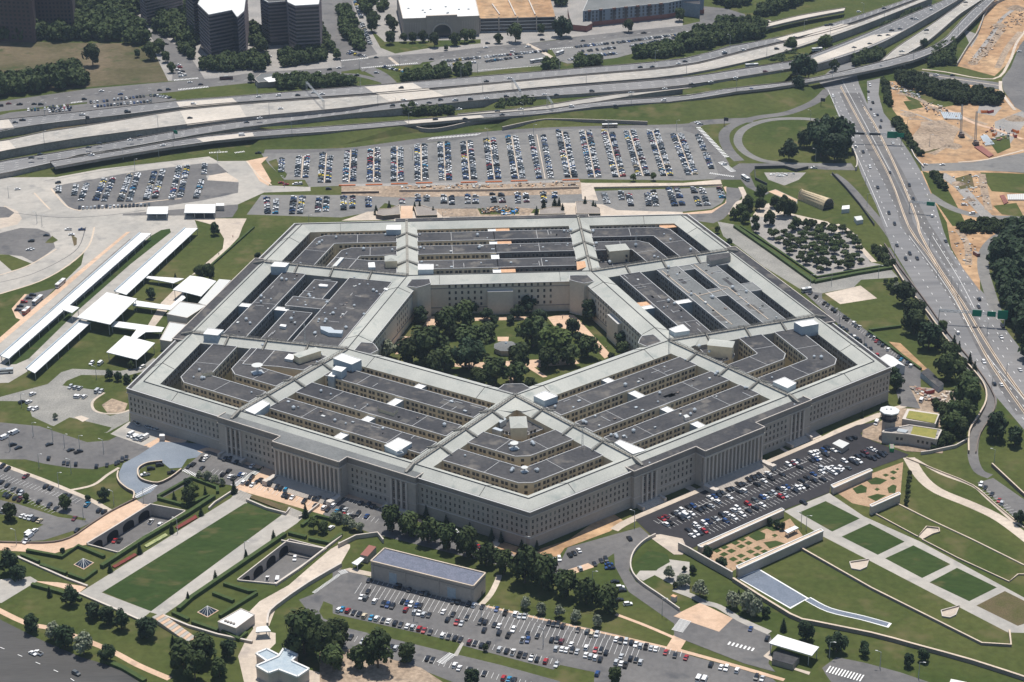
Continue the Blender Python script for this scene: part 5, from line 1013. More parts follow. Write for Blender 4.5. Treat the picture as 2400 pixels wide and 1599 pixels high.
# ================================================================ buildings round about
def block(name, label, cat, roof, wallm, roofm, z0=0, coping=None, rim=.4):
    t = thing(name, label, cat); p = [(q[0], q[1]) for q in roof]; z1 = roof[0][2]
    mb = MB(); mb.prism(p, z0, z1-.05, wallm); mb.build('wall', t)
    mb = MB(); mb.prism(p, z1-.04, z1+.1, roofm, roofm); mb.build('roof', t)
    if coping:
        mb = MB()
        for i in range(len(p)): mb.bar((*p[i], z1+.25), (*p[(i+1) % len(p)], z1+.25), rim, coping)
        mb.build('coping', t)
    return t, p, z1
def facade_rects(t, p, i, cols, rows, u0, u1, z0, z1, wf, hf, m, name='window', proud=.06):
    """windows on the wall from p[i] to p[i+1], as separate parts"""
    a, b = Vector((*p[i], 0)), Vector((*p[(i+1) % len(p)], 0)); d = b-a; n = Vector((d.y, -d.x, 0)).normalized()
    c = Vector((*cen(p), 0))
    if (c-a).dot(n) > 0: n = -n
    for r in range(rows):
        for k in range(cols):
            f0 = u0+(u1-u0)*(k+.5-wf/2)/cols; f1 = u0+(u1-u0)*(k+.5+wf/2)/cols; zz = z0+(z1-z0)*(r+.5)/rows; hh = (z1-z0)/rows*hf/2
            A_, B2 = a+d*f0, a+d*f1; mb = MB()
            mb.prism([(v.x, v.y) for v in (A_-n*.1, B2-n*.1, B2+n*proud, A_+n*proud)], zz-hh, zz+hh, m, 'frame'); mb.build(name, t)
# two banded office towers
def tower(label, roof, floors=12, h=43, roofm='white_roof'):
    t, p, z1 = block('office_tower', label, 'office tower', roof, 'tower_glass', roofm, coping='pale_panel', rim=.8)
    for f in range(floors):
        z = 2+f*(z1-2)/floors; mb = MB(); c = cen(p); q = [(x+(x-c[0])*.025, y+(y-c[1])*.025) for x, y in p]
        mb.prism(q, z+1.9, z+3.4, 'band_pink', 'band_pink', True); mb.build('floor_band', t)
tower('tall dark glass office tower with pinkish bands and a bright white roof edge', Q("-254.1,732.5 -240.6,692.5 -220.2,707.7 -213.7,682.3 -209.1,702.7 -211.7,784.5 -251.6,793.1",43))
tower('tall dark banded office tower at the top left, right of the white-roofed tower', Q("-168.1,713.4 -160.7,700.1 -139.2,703.3 -138.8,753.8 -173.8,762.0",48), 13)
tower('dark narrow office tower squeezed behind the banded tower pair', Q("-195.9,753.8 -188,736.9 -170.3,741.0 -173.1,785.6 -199.6,793.2",42), 12, roofm='roof_dark')
tower('grey office tower cut off by the top edge left of the white-roofed tower', Q("-270.7,779.3 -260.5,750.8 -254.5,761.4 -256.9,806.7 -271.7,813.6",44), 12, roofm='roof_dark')
tower('dark slab block at the top edge behind the tree belt', Q("-322.4,838.2 -314,814.7 -281.5,846.8 -289,895.0 -324.8,885.6",30), 9, roofm='roof_dark')
t, p, z = block('apartment_block', 'dark brick apartment block at the top left corner', 'apartment block', Q("-474.2,779.0 -415.1,763.4 -422.6,827.2 -486.4,843.9",55), 'brick_dark', 'roof_dark')
facade_rects(t, p, 0, 12, 12, .05, .95, 4, 53, .5, .5, 'tower_glass'); 
t, p, z = block('apartment_block', 'second dark brick apartment block beside the top left corner', 'apartment block', Q("-419.2,798.2 -382.5,795.4 -389.4,853.9 -428.1,862.8",42), 'brick_dark', 'roof_dark')
facade_rects(t, p, 0, 9, 9, .05, .95, 4, 40, .5, .5, 'tower_glass')
block('low_building', 'low tan building with a white roof beyond the far tree belt', 'building', Q("-371.7,883.0 -347.6,878.3 -330.7,897.5 -350,922.8 -372.6,912.5",9), 'tan_facade', 'white_roof')
# department store
t, p, z = block('department_store', 'large tan department store with a bright white roof and a dark arched entrance', 'store', Q("-66.6,862.5 -60.6,754.4 -37.4,755.9 13.3,759.7 11,868.6",19), 'tan_facade', 'white_roof', coping='pale_stone', rim=.8)
A_, B2 = Vector((*Q("-60.6,754.4",19)[0][:2], 0)), Vector((*Q("13.3,759.7",19)[0][:2], 0)); d = (B2-A_).normalized(); n = Vector((d.y, -d.x, 0)); L_ = (B2-A_).length
mb = MB(); q = [A_+d*L_*.30+n*1.2, A_+d*L_*.71+n*1.2, A_+d*L_*.71-n*2, A_+d*L_*.30-n*2]; mb.prism([(v.x, v.y) for v in q], 0, 21.5, 'tan_facade', 'pale_stone'); mb.build('centre_bay', t)
m0 = A_+d*L_*.51+n*1.3; mb = MB(); pts = [m0-d*8.2, m0+d*8.2]
for s_ in range(13): an = pi*s_/12; pts.append(m0+d*8.2*cos(an)+Vector((0, 0, 5+7.2*sin(an))))
mb.face(pts, 'tower_glass'); mb.build('entrance_arch', t)
mb = MB()
for s_ in range(13): an = pi*s_/12; an2 = pi*(s_+1)/12; mb.bar(m0+n*.2+d*9.2*cos(an)+Vector((0, 0, 5+8.2*sin(an))), m0+n*.2+d*9.2*cos(an2)+Vector((0, 0, 5+8.2*sin(an2))), 1.0, 'pale_stone') if s_ < 12 else None
mb.build('arch_surround', t)
for side in (.04, .77):
    for k in range(9):
        mb = MB(); c_ = A_+d*L_*(side+.2*k/9+.01); mb.bar(c_+n*.15+Vector((0, 0, 4)), c_+n*.15+Vector((0, 0, 15)), .35, 'pale_stone'); mb.build('facade_rib', t)
cu = bpy.data.curves.new('sign', 'FONT'); cu.body = "macy's"; cu.size = 4.6; cu.align_x = 'CENTER'; cu.extrude = .12
so = bpy.data.objects.new('sign_tmp', cu); COL.objects.link(so); dg = bpy.context.evaluated_depsgraph_get(); dg.update()
sm_ = bpy.data.meshes.new_from_object(so.evaluated_get(dg)); bpy.data.objects.remove(so)
sg = bpy.data.objects.new('sign', sm_); COL.objects.link(sg); sm_.materials.clear(); sm_.materials.append(M['pale_stone']); sg.parent = t
sg.matrix_local = Matrix.Translation(m0+n*.1+Vector((0, 0, 15.2))) @ Matrix((d, Vector((0, 0, 1)), n)).transposed().to_4x4()
random.seed(3)
for k in range(9):
    mb = MB(); u, v = random.random()*.8+.1, random.random()*.5+.1; c_ = A_+d*L_*u-n*(6+v*60); mb.box((c_.x, c_.y, 19.1), (2.2, 1.4, 1), 0, 'metal'); mb.build('roof_unit', t)
# multi-storey car park
ga = Q("14.4,769.7 88.3,771.3 88.3,870.7 10.5,876.5",14)
t = thing('car_park_building', 'open-sided multi-storey car park with a sandy top deck beside the department store', 'car park'); pg_ = [(q[0], q[1]) for q in ga]
for f in range(5):
    mb = MB(); mb.prism(pg_, f*3.3+.1, f*3.3+.8, 'pale_panel' if f < 4 else 'pale_stone', 'sand' if f == 4 else 'asphalt', True); mb.build('floor_slab', t)
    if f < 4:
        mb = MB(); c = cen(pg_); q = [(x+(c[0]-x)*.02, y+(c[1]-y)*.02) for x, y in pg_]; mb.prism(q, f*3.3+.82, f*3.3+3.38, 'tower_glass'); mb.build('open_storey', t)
for fr in (0, .25, .5, .75, 1):
    a = [pg_[0][i]+(pg_[1][i]-pg_[0][i])*fr for i in (0, 1)]; mb = MB(); mb.box((*a, 0), (1, 1, 15), 0, 'stone'); mb.build('pillar', t)
for l in (Q("28.7,820.6 34.1,781.2",14.6), Q("45.6,836.4 49.6,777.3",14.6), Q("66,834.9 68.9,778.6",14.6)):
    mb = MB(); mb.bar(l[0], l[1], 1.2, 'pale_stone'); mb.build('ramp_wall', t)
# blue-grey apartment row
t, p, z = block('apartment_block', 'blue-grey apartment row with red brick base behind the far parking strip', 'apartment block', Q("116.3,782.0 140.7,789.0 203.5,808.0 219.9,818.2 242,822.3 245.6,869.1 125.2,825.2",16), 'blue_facade', 'roof_grey', coping='pale_panel')
mb = MB(); c = cen(p); mb.prism([(x+(x-c[0])*.01, y+(y-c[1])*.015) for x, y in p], 0, 4.5, 'red_brick'); mb.build('base_storey', t)
for i, k in ((0, 6), (1, 14), (2, 4)): facade_rects(t, p, i, k, 3, .04, .96, 5, 15.5, .42, .72, 'tower_glass')
for i, k in ((0, 2), (1, 5)): facade_rects(t, p, i, k, 1, .02, .98, 4.6, 16.8, .2, 1, 'tower_glass', 'bay', .9); facade_rects(t, p, i, k, 1, .02, .98, 15.2, 16.9, .26, 1, 'red_brick', 'bay_cap', 1.2)
block('brick_building', 'low red brick building with a mural on its side beside the apartment row', 'building', Q("104,770.2 118.4,763.8 125,774.0 119.8,829.7 105.2,830.7",6), 'red_brick', 'gravel')
block('low_building', 'dark cut-off building at the top edge right of the apartment row', 'building', Q("214.4,820.6 236,807.6 243.3,859.2 219.6,861.0",14), 'blue_facade', 'roof_dark')
block('highway_building', 'small flat building with a white roof panel beside the upper carriageway', 'building', Q("-195.4,610.6 -191.5,599.1 -148.4,607.3 -153.7,625.9 -190.5,626.2",5), 'stone_dark', 'roof_grey', coping='pale_stone')
mb = MB(); mb.prism(Q("-187.6,611.0 -182.3,598.0 -155.2,606.4 -164.1,625.3",5.4), 5.2, 5.6, 'white_roof'); mb.build('white_roof_panel', bpy.data.objects['highway_building'])
# ---- bus station canopies
def canopy(label, roof, thick=.5, m='white_roof', step=9, name='canopy', post=True, z0=0, edge=None):
    t = thing(name, label, 'canopy'); p = [(q[0], q[1]) for q in roof]; z = roof[0][2]
    mb = MB(); mb.prism(p, z-thick, z, 'blue_panel_and_shade', m, True); mb.build('roof', t)
    if post:
        for i in range(len(p)):
            a, b = Vector(p[i]), Vector(p[(i+1) % len(p)]); L_ = (b-a).length; k = max(int(L_/step), 1)
            for j in range(k):
                q = a+(b-a)*(j+.04)/k; c = Vector(cen(p)); q = q+(c-q).normalized()*.8; mb = MB(); mb.box((q.x, q.y, z0), (.35, .35, z-thick-z0), 0, 'metal'); mb.build('post', t)
    if len(p) == 4 and m == 'white_roof':
        v = [Vector(q) for q in p]; la, lb = (v[1]-v[0]).length, (v[2]-v[1]).length; o_ = (v[0], v[1], v[3], v[2]) if la > lb else (v[1], v[2], v[0], v[3]); k = int(max(la, lb)/4); mb = MB()
        for i in range(1, k): mb.bar((*o_[0].lerp(o_[1], i/k), z+.05), (*o_[2].lerp(o_[3], i/k), z+.01), .12, 'white_roof')
        if mb.f: mb.build('roof_seams', t, kind='stuff')
    if edge is not None:
        mb = MB()
        for i, j in edge: mb.bar((*p[i], z+.15), (*p[j], z+.15), .9, 'blue_panel_and_shade')
        mb.build('gutter', t)
    return t
canopy('longest white canopy of the bus station, the outer one on the left', Q("-255,228.1 -246.8,226.4 -312.7,11.7 -318.9,16.5",5), edge=((0, 3),), step=14)
canopy('upper white platform canopy beside the lawn squares, running to the station roof', Q("-223.2,235.7 -213.7,235.1 -251.1,111.3 -259.8,118.3",5), edge=((0, 3),), step=14)
canopy('lower white platform canopy running down from the station roof', Q("-276,70.0 -268.6,65.9 -292.8,-11.2 -299.2,-4.4",5), edge=((0, 3),), step=14)
canopy('large square white roof in the middle of the bus station', Q("-263.8,109.6 -242,96.8 -254.6,54.6 -277.8,67.9",8), step=20)
canopy('small white roof over the outer platform crossing', Q("-286.9,91.5 -279,86.8 -282.4,77.8 -290,84.1",7))
canopy('upper curved white entrance roof beside the office building', Q("-210.6,138.2 -201.3,134.2 -191.8,127.0 -196.1,113.1 -199.9,100.4 -210.3,107.7 -220.1,113.4",7), step=20)
canopy('lower white entrance roof standing alone near the lawn', Q("-243.3,38.6 -222.6,25.4 -226.9,11.6 -231.1,0.4 -251.8,13.2",7), step=20)
canopy('thin white covered walk at the top of the lawn squares', Q("-243.7,144.3 -241.5,146.8 -215,140.5 -221.6,132.3",4), step=12)
canopy('white covered walk between the square roof and the cream block', Q("-243.9,102.5 -219.6,91.7 -213,110.8 -210.7,104.8 -219.1,84.3 -245.1,93.9",4.5), step=12)
canopy('white covered walk below the square roof with a bend', Q("-253.5,68.4 -220,55.6 -221.2,48.6 -231.2,48.8 -235.7,39.2 -240.2,40.6 -237.8,53.2 -254.9,59.7",4.5), step=12)
canopy('left white bus shelter beside the motorcycle car park', Q("-255.3,283.1 -240,282.1 -238.9,266.4 -254.8,267.5",5), step=6)
canopy('right wide white bus shelter beside the motorcycle car park', Q("-227.5,285.9 -204.9,285.0 -203.7,266.2 -226.9,267.8",5), step=6)
block('shelter_annex', 'small grey box beside the wide white bus shelter', 'building', Q("-204.8,289.6 -198.8,289.2 -198.3,283.5 -204.6,283.9",4), 'pale_stone', 'white_roof')
block('security_block', 'cream flat-roofed block attached to the left side of the office building', 'building', Q("-212.5,86.8 -194.2,79.4 -205.2,59.2 -219.1,66.5",9), 'pale_stone', 'pale_panel', coping='pale_stone')
block('security_block', 'lower cream annex below the first cream block', 'building', Q("-216.5,57.9 -205.3,53.1 -212.5,26.3 -219.9,29.5",7), 'pale_stone', 'pale_panel', coping='pale_stone')
block('security_block', 'long narrow cream annex along the side wall of the office building', 'building', Q("-190.3,132.5 -182.1,130.1 -195,86.5 -201.1,91.4",6), 'pale_stone', 'pale_panel')
# ---- warehouse
t, p, z = block('warehouse', 'long windowless stone warehouse with a blue-grey roof and tan coping', 'warehouse', Q("-75.7,-251.3 -24.9,-279.5 -31.5,-291.9 -82.7,-263.9",10.5), 'stone', 'solar', coping='tan_curb', rim=.7)
i_ = 2
def on_wall(t, p, i, f0, f1, z0, z1, m, name, proud=.08):
    a, b = Vector((*p[i], 0)), Vector((*p[(i+1) % len(p)], 0)); d = b-a; n = Vector((d.y, -d.x, 0)).normalized(); c = Vector((*cen(p), 0))
    if (c-a).dot(n) > 0: n = -n
    A_, B2 = a+d*f0, a+d*f1; mb = MB(); mb.prism([(v.x, v.y) for v in (A_-n*.1, B2-n*.1, B2+n*proud, A_+n*proud)], z0, z1, m, m); return mb.build(name, t)
for f0, f1 in ((.745, .82), (.17, .25)): on_wall(t, p, 2, f0, f1, .2, 7, 'blue_panel_and_shade', 'loading_door', .1); on_wall(t, p, 2, f0-.006, f1+.006, 7, 7.4, 'pale_stone', 'door_lintel', .25)
on_wall(t, p, 2, 0, 1, 8.8, 9.1, 'stone_dark', 'string_course', .2); on_wall(t, p, 2, 0, 1, .8, 1.1, 'pale_stone', 'plinth', .2); on_wall(t, p, 1, 0, 1, 8.8, 9.1, 'stone_dark', 'string_course', .2)
for f in (.33, .66, .02, .98): on_wall(t, p, 2, f-.004, f+.004, .1, 10.4, 'stone', 'pilaster', .3)
on_wall(t, p, 1, .25, .38, .1, 2.6, 'brown_wall', 'door', .05)
# hut with red roof and awning left of the warehouse
block('entrance_hut', 'small hut with a dark red roof beside the warehouse', 'hut', Q("-84.1,-235.6 -80.3,-237.8 -84.7,-247.5 -88.5,-245.5",4), 'stone', 'red_brick')
canopy('small tilted white awning beside the red-roofed hut', Q("-88.5,-246.7 -86.4,-248.3 -89.9,-255.0 -92.9,-252.4",3.4), step=4)
# ---- hangar tent
def vault(label, base, r_h, m, name='hangar', n=10, zb=1.5, end='tower_glass'):
    """barrel roof on the rectangle base (a-b is one long side, d-c the other)"""
    t = thing(name, label, name); a, b, c, d = [Vector((q[0], q[1], 0)) for q in base]; mb = MB(); e1 = []; e2 = []
    for i in range(n+1):
        an = pi*i/n; f = .5-.5*cos(an); h = Vector((0, 0, zb+r_h*sin(an))); e1.append(a.lerp(d, f)+h); e2.append(b.lerp(c, f)+h)
    for i in range(n): mb.face([e1[i], e2[i], e2[i+1], e1[i+1]], m)
    for P0, P1, k in ((a, b, 0), (c, d, 1)): mb.face([P0, P1, P1+Vector((0, 0, zb)), P0+Vector((0, 0, zb))], m)
    mb.build('shell', t)
    for e, P0, P1 in ((e1, a, d), (e2, b, c)):
        mb = MB(); mb.face([P0]+e+[P1], end); mb.build('end_wall', t)
        fr = MB()
        for i in range(n): fr.bar(e[i], e[i+1], .5, m)
        fr.build('end_frame', t)
    return t
vault('tan barrel-roofed hangar tent with a dark open end', Q("237.5,278.1 251.7,253.7 260,256.9 242.1,282.0")[:2]+Q("261,259.3 242.4,277.8"), 7, 'hangar_skin')
# ---- white marquee beside the right corner
t = thing('marquee', 'large white gabled marquee beside the right corner of the office building', 'tent')
e = Q("232.5,-24.6 236.3,-40.2 245.8,-36.8 241.6,-22.5",5.5); a, b, c, d = [Vector(q) for q in e]; r0 = (a+d)/2+Vector((0, 0, 2.4)); r1 = (b+c)/2+Vector((0, 0, 2.4))
mb = MB(); mb.face([a, b, r1, r0], 'white_roof'); mb.face([r0, r1, c, d], 'white_roof'); mb.build('roof', t)
mb = MB(); g0 = lambda v: Vector((v.x, v.y, 0)); mb.face([g0(b), g0(c), c, r1, b], 'pale_panel'); mb.face([g0(a), a, r0, d, g0(d)], 'pale_panel'); mb.face([g0(c), g0(d), d, c], 'pale_panel'); mb.face([g0(a), g0(b), b, a], 'pale_panel'); mb.build('side_wall', t)
mb = MB(); n = (c-b).cross(Vector((0, 0, 1))).normalized(); q = [g0(b).lerp(g0(c), f)+n*.08 for f in (.25, .62)]; mb.face([q[0], q[1], q[1]+Vector((0, 0, 4.6)), q[0]+Vector((0, 0, 4.6))], 'tower_glass'); mb.build('doorway', t)
# ---- heliport control tower and building
x, y, _ = Q("215.9,-125.9")[0]; x2, y2, _ = Q("216.6,-119.7",16.5)[0]; x, y = x2, y2
t = thing('control_tower', 'small octagonal control tower with a white roof and dark glass cab', 'control tower')
mb = MB(); mb.cyl((x, y, 0), 3.9, 10.2, 8, 'stone'); mb.build('shaft', t); mb = MB(); mb.cyl((x, y, 10.2), 4.4, 1.1, 8, 'dark_metal', 5.0); mb.build('cab_floor', t)
mb = MB(); mb.cyl((x, y, 11.3), 4.5, 3.9, 8, 'tower_glass', 5.2); mb.build('glass_cab', t); mb = MB(); mb.cyl((x, y, 15.2), 5.8, .4, 8, 'dark_metal', 5.9, 'white_roof'); mb.cyl((x, y, 15.6), 5.9, .7, 8, 'pale_panel', 5.9); mb.build('roof_slab', t)
mb = MB(); mb.cyl((x, y, 16.31), 5.3, .05, 8, 'white_roof'); mb.build('roof', t)
mb = MB()
for i in range(8): an = 2*pi*i/8; mb.bar((x+5.6*cos(an), y+5.6*sin(an), 11.4), (x+5.6*cos(an+pi/4), y+5.6*sin(an+pi/4), 11.4), .3, 'dark_metal')
mb.build('balcony_rail', t)
for dx in (-1.6, 1.0):
    mb = MB(); mb.box((x+dx, y+1, 16.3), (1, .8, .6), 0, 'metal'); mb.build('roof_unit', t)
t, p, z = block('heliport_building', 'low stone building with two olive planted roofs beside the control tower', 'building', Q("212.8,-126.0 228.6,-120.9 245.5,-128.3 239.9,-140.0 225.3,-132.4 210.8,-129.1",6.5), 'stone', 'gravel', coping='pale_stone', rim=.8)
for q, zz in ((Q("230.7,-122.1 243.4,-127.4 239,-139.2 226.4,-132.6",6.7), 6.7), (Q("231.5,-106.9 247,-113.2 242.3,-124.1 227.5,-116.3",9.2), 9.2)):
    if zz > 9: mb = MB(); mb.prism(Q("231.3,-103.6 248.5,-111.7 242.9,-124.5 225.1,-116.7",9), 0, 9, 'stone', 'pale_stone'); mb.build('upper_block', t)
    mb = MB(); mb.prism(q, zz-.6, zz+.15, 'olive_roof', 'olive_roof'); mb.build('planted_roof', t)
for f0, f1 in ((.16, .20), (.22, .26), (.52, .56), (.59, .63), (.66, .70), (.73, .77)):
    a, b = Vector((*Q("212.8,-126.2")[0][:2], 0)), Vector((*Q("240.6,-138.6")[0][:2], 0))
for i, fs in ((4, ((.2, .3), (.36, .46))), (3, ((.12, .2), (.28, .36), (.44, .52), (.6, .68)))):
    for f0, f1 in fs: on_wall(t, p, i, f0, f1, 2.6, 4.4, 'tower_glass', 'window', .06)
q = Q("220.7,-126.2 226,-128.8 223.6,-132.0 219,-129.8",7.5); mb = MB(); mb.prism(q, 6.5, 7.8, 'silver', 'metal'); mb.build('roof_plant', t)
# trailers, tents, huts
block('site_trailer', 'long grey site trailer beside the cycle bay and the marquee', 'trailer', Q("260.3,-36.8 264.4,-60.3 260,-65.1 254.3,-42.8",3.6), 'blue_panel_and_shade', 'roof_dark')
block('site_trailer', 'white trailer on the grass behind the barrel-roofed hangar', 'trailer', Q("266.4,254.1 272.2,255.3 270.5,247.5 264.3,246.4",3.2), 'pale_panel', 'white_roof')
block('site_trailer', 'white cabin with a grey roof at the foot of the narrow ramp', 'trailer', Q("270.3,230.6 276.1,232.3 275.9,224.1 270.7,222.3",3.2), 'pale_panel', 'pale_panel')
block('guard_hut', 'small grey guard hut among the cars at the right end of the new car park', 'hut', Q("185.9,-129.8 190.6,-135.3 185.2,-141.3 180.7,-134.7",3.5), 'tan_facade', 'pale_panel')
block('guard_hut', 'small tan guard hut with a white roof below the left wing', 'hut', Q("-207.3,-97.0 -204.3,-97.2 -204.1,-100.0 -207.3,-99.8",3.2), 'pale_stone', 'white_roof')
block('guard_hut', 'pale guard hut in the middle of the curved grey walled garden', 'hut', Q("68.4,-292.9 70.4,-294.4 69.1,-296.1 67.1,-294.6",3), 'pale_stone', 'orange_board')
block('white_pavilion', 'flat white pavilion with three roof vents beside the right hedge garden', 'building', Q("-146.6,-296.8 -139.5,-302.7 -147.8,-314.7 -157,-308.2",5), 'pale_stone', 'white_roof', coping='pale_stone')
for k in range(4):
    mb = MB(); x, y, z = Q("-153.3,-307.8 -152,-308.8 -150.5,-309.7 -149,-310.7",5)[k]; mb.cyl((x, y, 5), .7, .8, 8, 'stone_dark'); mb.build('roof_vent', bpy.data.objects['white_pavilion'])
canopy('small white tent below the flat white pavilion', Q("-137.9,-312.2 -133,-311.2 -130.8,-316.2 -138.2,-316.6",4), step=8)
t, p, z = block('security_building', 'white L-shaped building with pale blue roof at the bottom edge', 'building', Q("-135.8,-350.1 -125.7,-342.6 -123.6,-335.9 -116.8,-341.9 -119.3,-346.8 -110.9,-354.1 -116,-360.4 -125.1,-353.8 -129.7,-356.5",6), 'pale_stone', 'blue_panel_and_shade', coping='white_roof', rim=.9)
t, p, z = block('security_building', 'low white wing beside the L-shaped building at the bottom edge', 'building', Q("-136.6,-337.9 -131.7,-334.2 -125.5,-340.2 -130.3,-345.8",5), 'pale_stone', 'blue_panel_and_shade', coping='white_roof', rim=.9)
canopy('long white canopy over the vehicle checkpoint at the lower right', Q("113.4,-337.6 131.1,-349.8 126.2,-357.1 107.7,-344.9",6), step=12)
block('checkpoint_booth', 'dark booth under the long white checkpoint canopy', 'booth', Q("109.6,-348.2 114.4,-346.6 121.2,-353.4 116.8,-359.9 107.8,-354.4",3), 'stone_dark', 'roof_dark')
canopy('white canopy cut off by the bottom edge on the right', Q("187.3,-378.9 194,-382.1 191.1,-390.5 183.1,-387.6",5), step=8)
# long planter buildings round the memorial garden
for q, h, lb in ((Q("169.7,-186.0 195.2,-168.4 196.2,-170.5 170.5,-189.4",4), 0, 'long stone garden wall building above the upper beds'), (Q("87.2,-247.3 137.9,-210.4 139,-212.4 89,-249.5",4), 0, 'long stone wall building between the new car park and the lower beds'),
                 (Q("103.7,-271.4 154.1,-235.9 155.2,-238.0 104.4,-274.4",5), -1, 'long tall stone wall building below the lower beds'), (Q("185.7,-211.7 204.6,-198.4 205,-200.6 186.2,-213.7",5), -1, 'short stone wall building below the upper beds')):
    block('garden_wall_building', lb, 'wall', q, 'stone', 'tan_curb', coping='white_roof', rim=.5)
canopy('thin white garden shelter beside the lower beds', Q("135.5,-232.3 142.2,-227.4 143.7,-229.9 136.9,-235.2",3), step=6)
# glass pyramids in the hedge gardens
for q, lb in ((Q("-236.4,-239.7 -231.1,-244.5 -227.3,-238.5 -232.7,-234.3"), 'left'), (Q("-168.3,-290.5 -163.4,-295.1 -159,-289.7 -164.1,-285.6"), 'right')):
    t = thing('pyramid_skylight', '%s glass pyramid skylight set in the hedge garden' % lb, 'skylight'); p = [Vector((a, b, .3)) for a, b, _ in q]; ap = sum(p, Vector())/4+Vector((0, 0, 3.2))
    mb = MB(); mb.prism([(v.x, v.y) for v in [(sum(p, Vector())/4).lerp(v, 1.15) for v in p]], 0, .3, 'pink_paving'); mb.build('kerb', t)
    for i in range(4): mb = MB(); mb.face([p[i], p[(i+1) % 4], ap], 'car_glass'); mb.build('glass_face', t)
    mb = MB()
    for i in range(4):
        mb.bar(p[i], ap, .22, 'white_roof')
        for f in (.33, .66): mb.bar(p[i].lerp(p[(i+1) % 4], f), ap, .12, 'white_roof')
    mb.build('frame', t)
# broad steps
mb = MB(); s0 = [Vector(v) for v in Q("-190.3,-297.5 -186.5,-293.4 -166.6,-314.8 -169.6,-320.1")]
t = thing('stairs', 'broad tan steps below the right corner of the parade lawn', 'stairs')
for i in range(14):
    f0, f1 = i/14, (i+1)/14; a, b = s0[0].lerp(s0[3], f0), s0[1].lerp(s0[2], f0); c, d = s0[1].lerp(s0[2], f1), s0[0].lerp(s0[3], f1)
    mb = MB(); mb.prism([(v.x, v.y) for v in (a, b, c, d)], 0, .35+.16*(14-i), 'stone', 'pink_paving' if i % 2 else 'concrete_road'); mb.build('step', t)
for lb, q in (('left', "1625,300 1655,255 1735,290 1705,330"), ('right', "1965,400 1990,372 2085,410 2060,440")):
    t = thing('stairs', 'pale stairs at the upper %s end of the parade lawn' % lb, 'stairs'); s0 = [Vector((a, b, 0)) for a, b, _ in (Q("-158.1,-172.4 -156.2,-165.0 -149.4,-171.3 -151.4,-177.9") if lb == 'left' else Q("-130.1,-190.7 -128.4,-186.2 -120.6,-192.9 -122.4,-197.6"))]
    for i in range(7):
        f0, f1 = i/7, (i+1)/7; a, b = s0[0].lerp(s0[1], f0), s0[3].lerp(s0[2], f0); c, d = s0[3].lerp(s0[2], f1), s0[0].lerp(s0[1], f1)
        mb = MB(); mb.prism([(v.x, v.y) for v in (a, b, c, d)], 0, .15+.17*i, 'concrete_road'); mb.build('step', t)
# flower beds
for q, m, lb in ((Q("-178.4,-190.9 -177.1,-194.2 -186.6,-206.0 -188.1,-203.8"), 'red_flowers', 'upper dark red flower bed beside the parade lawn'), (Q("-206.7,-230.4 -205.2,-232.3 -215.1,-245.0 -216.8,-243.2"), 'red_flowers', 'lower dark red flower bed beside the parade lawn'), (Q("-192.7,-210.3 -191.1,-212.6 -201.1,-224.7 -202.5,-222.6"), 'yellow_flowers', 'pale yellow flower bed between the two red ones'), (Q("-150.9,-172.9 -148.6,-171.0 -127.6,-186.3 -129.3,-191.1"), 'brown_bed', 'wide dark flower bed at the head of the parade lawn')):
    mb = MB(); mb.prism(q, 0, .7, m); tag(mb.build('flower_bed'), lb, 'flower bed')
# pavilion cafe in the middle of the courtyard
x, y, _ = Q("0.6,13.4",5.5)[0]
t = thing('courtyard_pavilion', 'low grey-roofed pavilion in the middle of the tree-filled courtyard', 'pavilion')
mb = MB(); mb.cyl((x, y, 0), 7.5, 3.6, 8, 'stone', rot=.3); mb.build('wall', t); mb = MB(); mb.cyl((x, y, 3.6), 8.3, 1.9, 8, 'roof_grey', 2.5, rot=.3); mb.build('roof', t); mb = MB(); mb.cyl((x, y, 5.5), 1.0, .9, 8, 'blue_panel_and_shade', .6); mb.build('lantern', t)
# courtyard paths
for q in (Q("-44.1,73.4 -48,71.2 -55,42.0 -52.3,38.4 -44.5,51.9 -39.4,65.9"), Q("-67.3,41.7 -57.9,39.9 -60,13.9 -70.1,13.4"), Q("-19.1,69.3 22.2,68.6 21.9,62.8 -19.4,63.3"), Q("30.7,66.1 41.7,70.2 48.3,68.5 51.4,59.9 67,3.3 62.3,-1.9 49.8,41.0 34.4,50.2"), Q("-3.9,36.4 3.6,35.9 2.8,29.0 -3.9,29.4"), Q("-35.5,-3.2 42.7,0.5 45.6,-8.5 0.5,-14.2 -34.7,-7.6"), Q("1.3,-7.8 4.4,-10.2 2.5,-35.6 -0.1,-34.4"), Q("10.8,-9.5 14.6,-7.6 24.2,-26.5 21.4,-27.4")):
    sheet('path', 'pink_paving', q)
# trench works and the stepped terraces at the far side
for q, z, lb in ((Q("-83.8,270.6 -72.9,271.4 -66.3,278.8 -65.8,258.5 -78.3,256.2 -83.7,259.7",3), 3, 'dark stone terrace block left of the left far entrance'), (Q("-55.4,276.5 -51,277.8 -38.1,265.9 -38.3,255.1 -53.4,254.6",3), 3, 'dark stone terrace block right of the left far entrance'),
                 (Q("38.5,260.7 47.1,266.4 58,265.7 56.9,251.7 37.9,251.5",3), 3, 'dark stone terrace block left of the right far entrance'), (Q("67,276.1 76.5,277.1 84.3,260.7 83.3,249.9 65.5,251.1",3), 3, 'dark stone terrace block right of the right far entrance')):
    block('terrace_block', lb, 'terrace', q, 'brown_wall', 'stone_dark', coping='tan_curb')
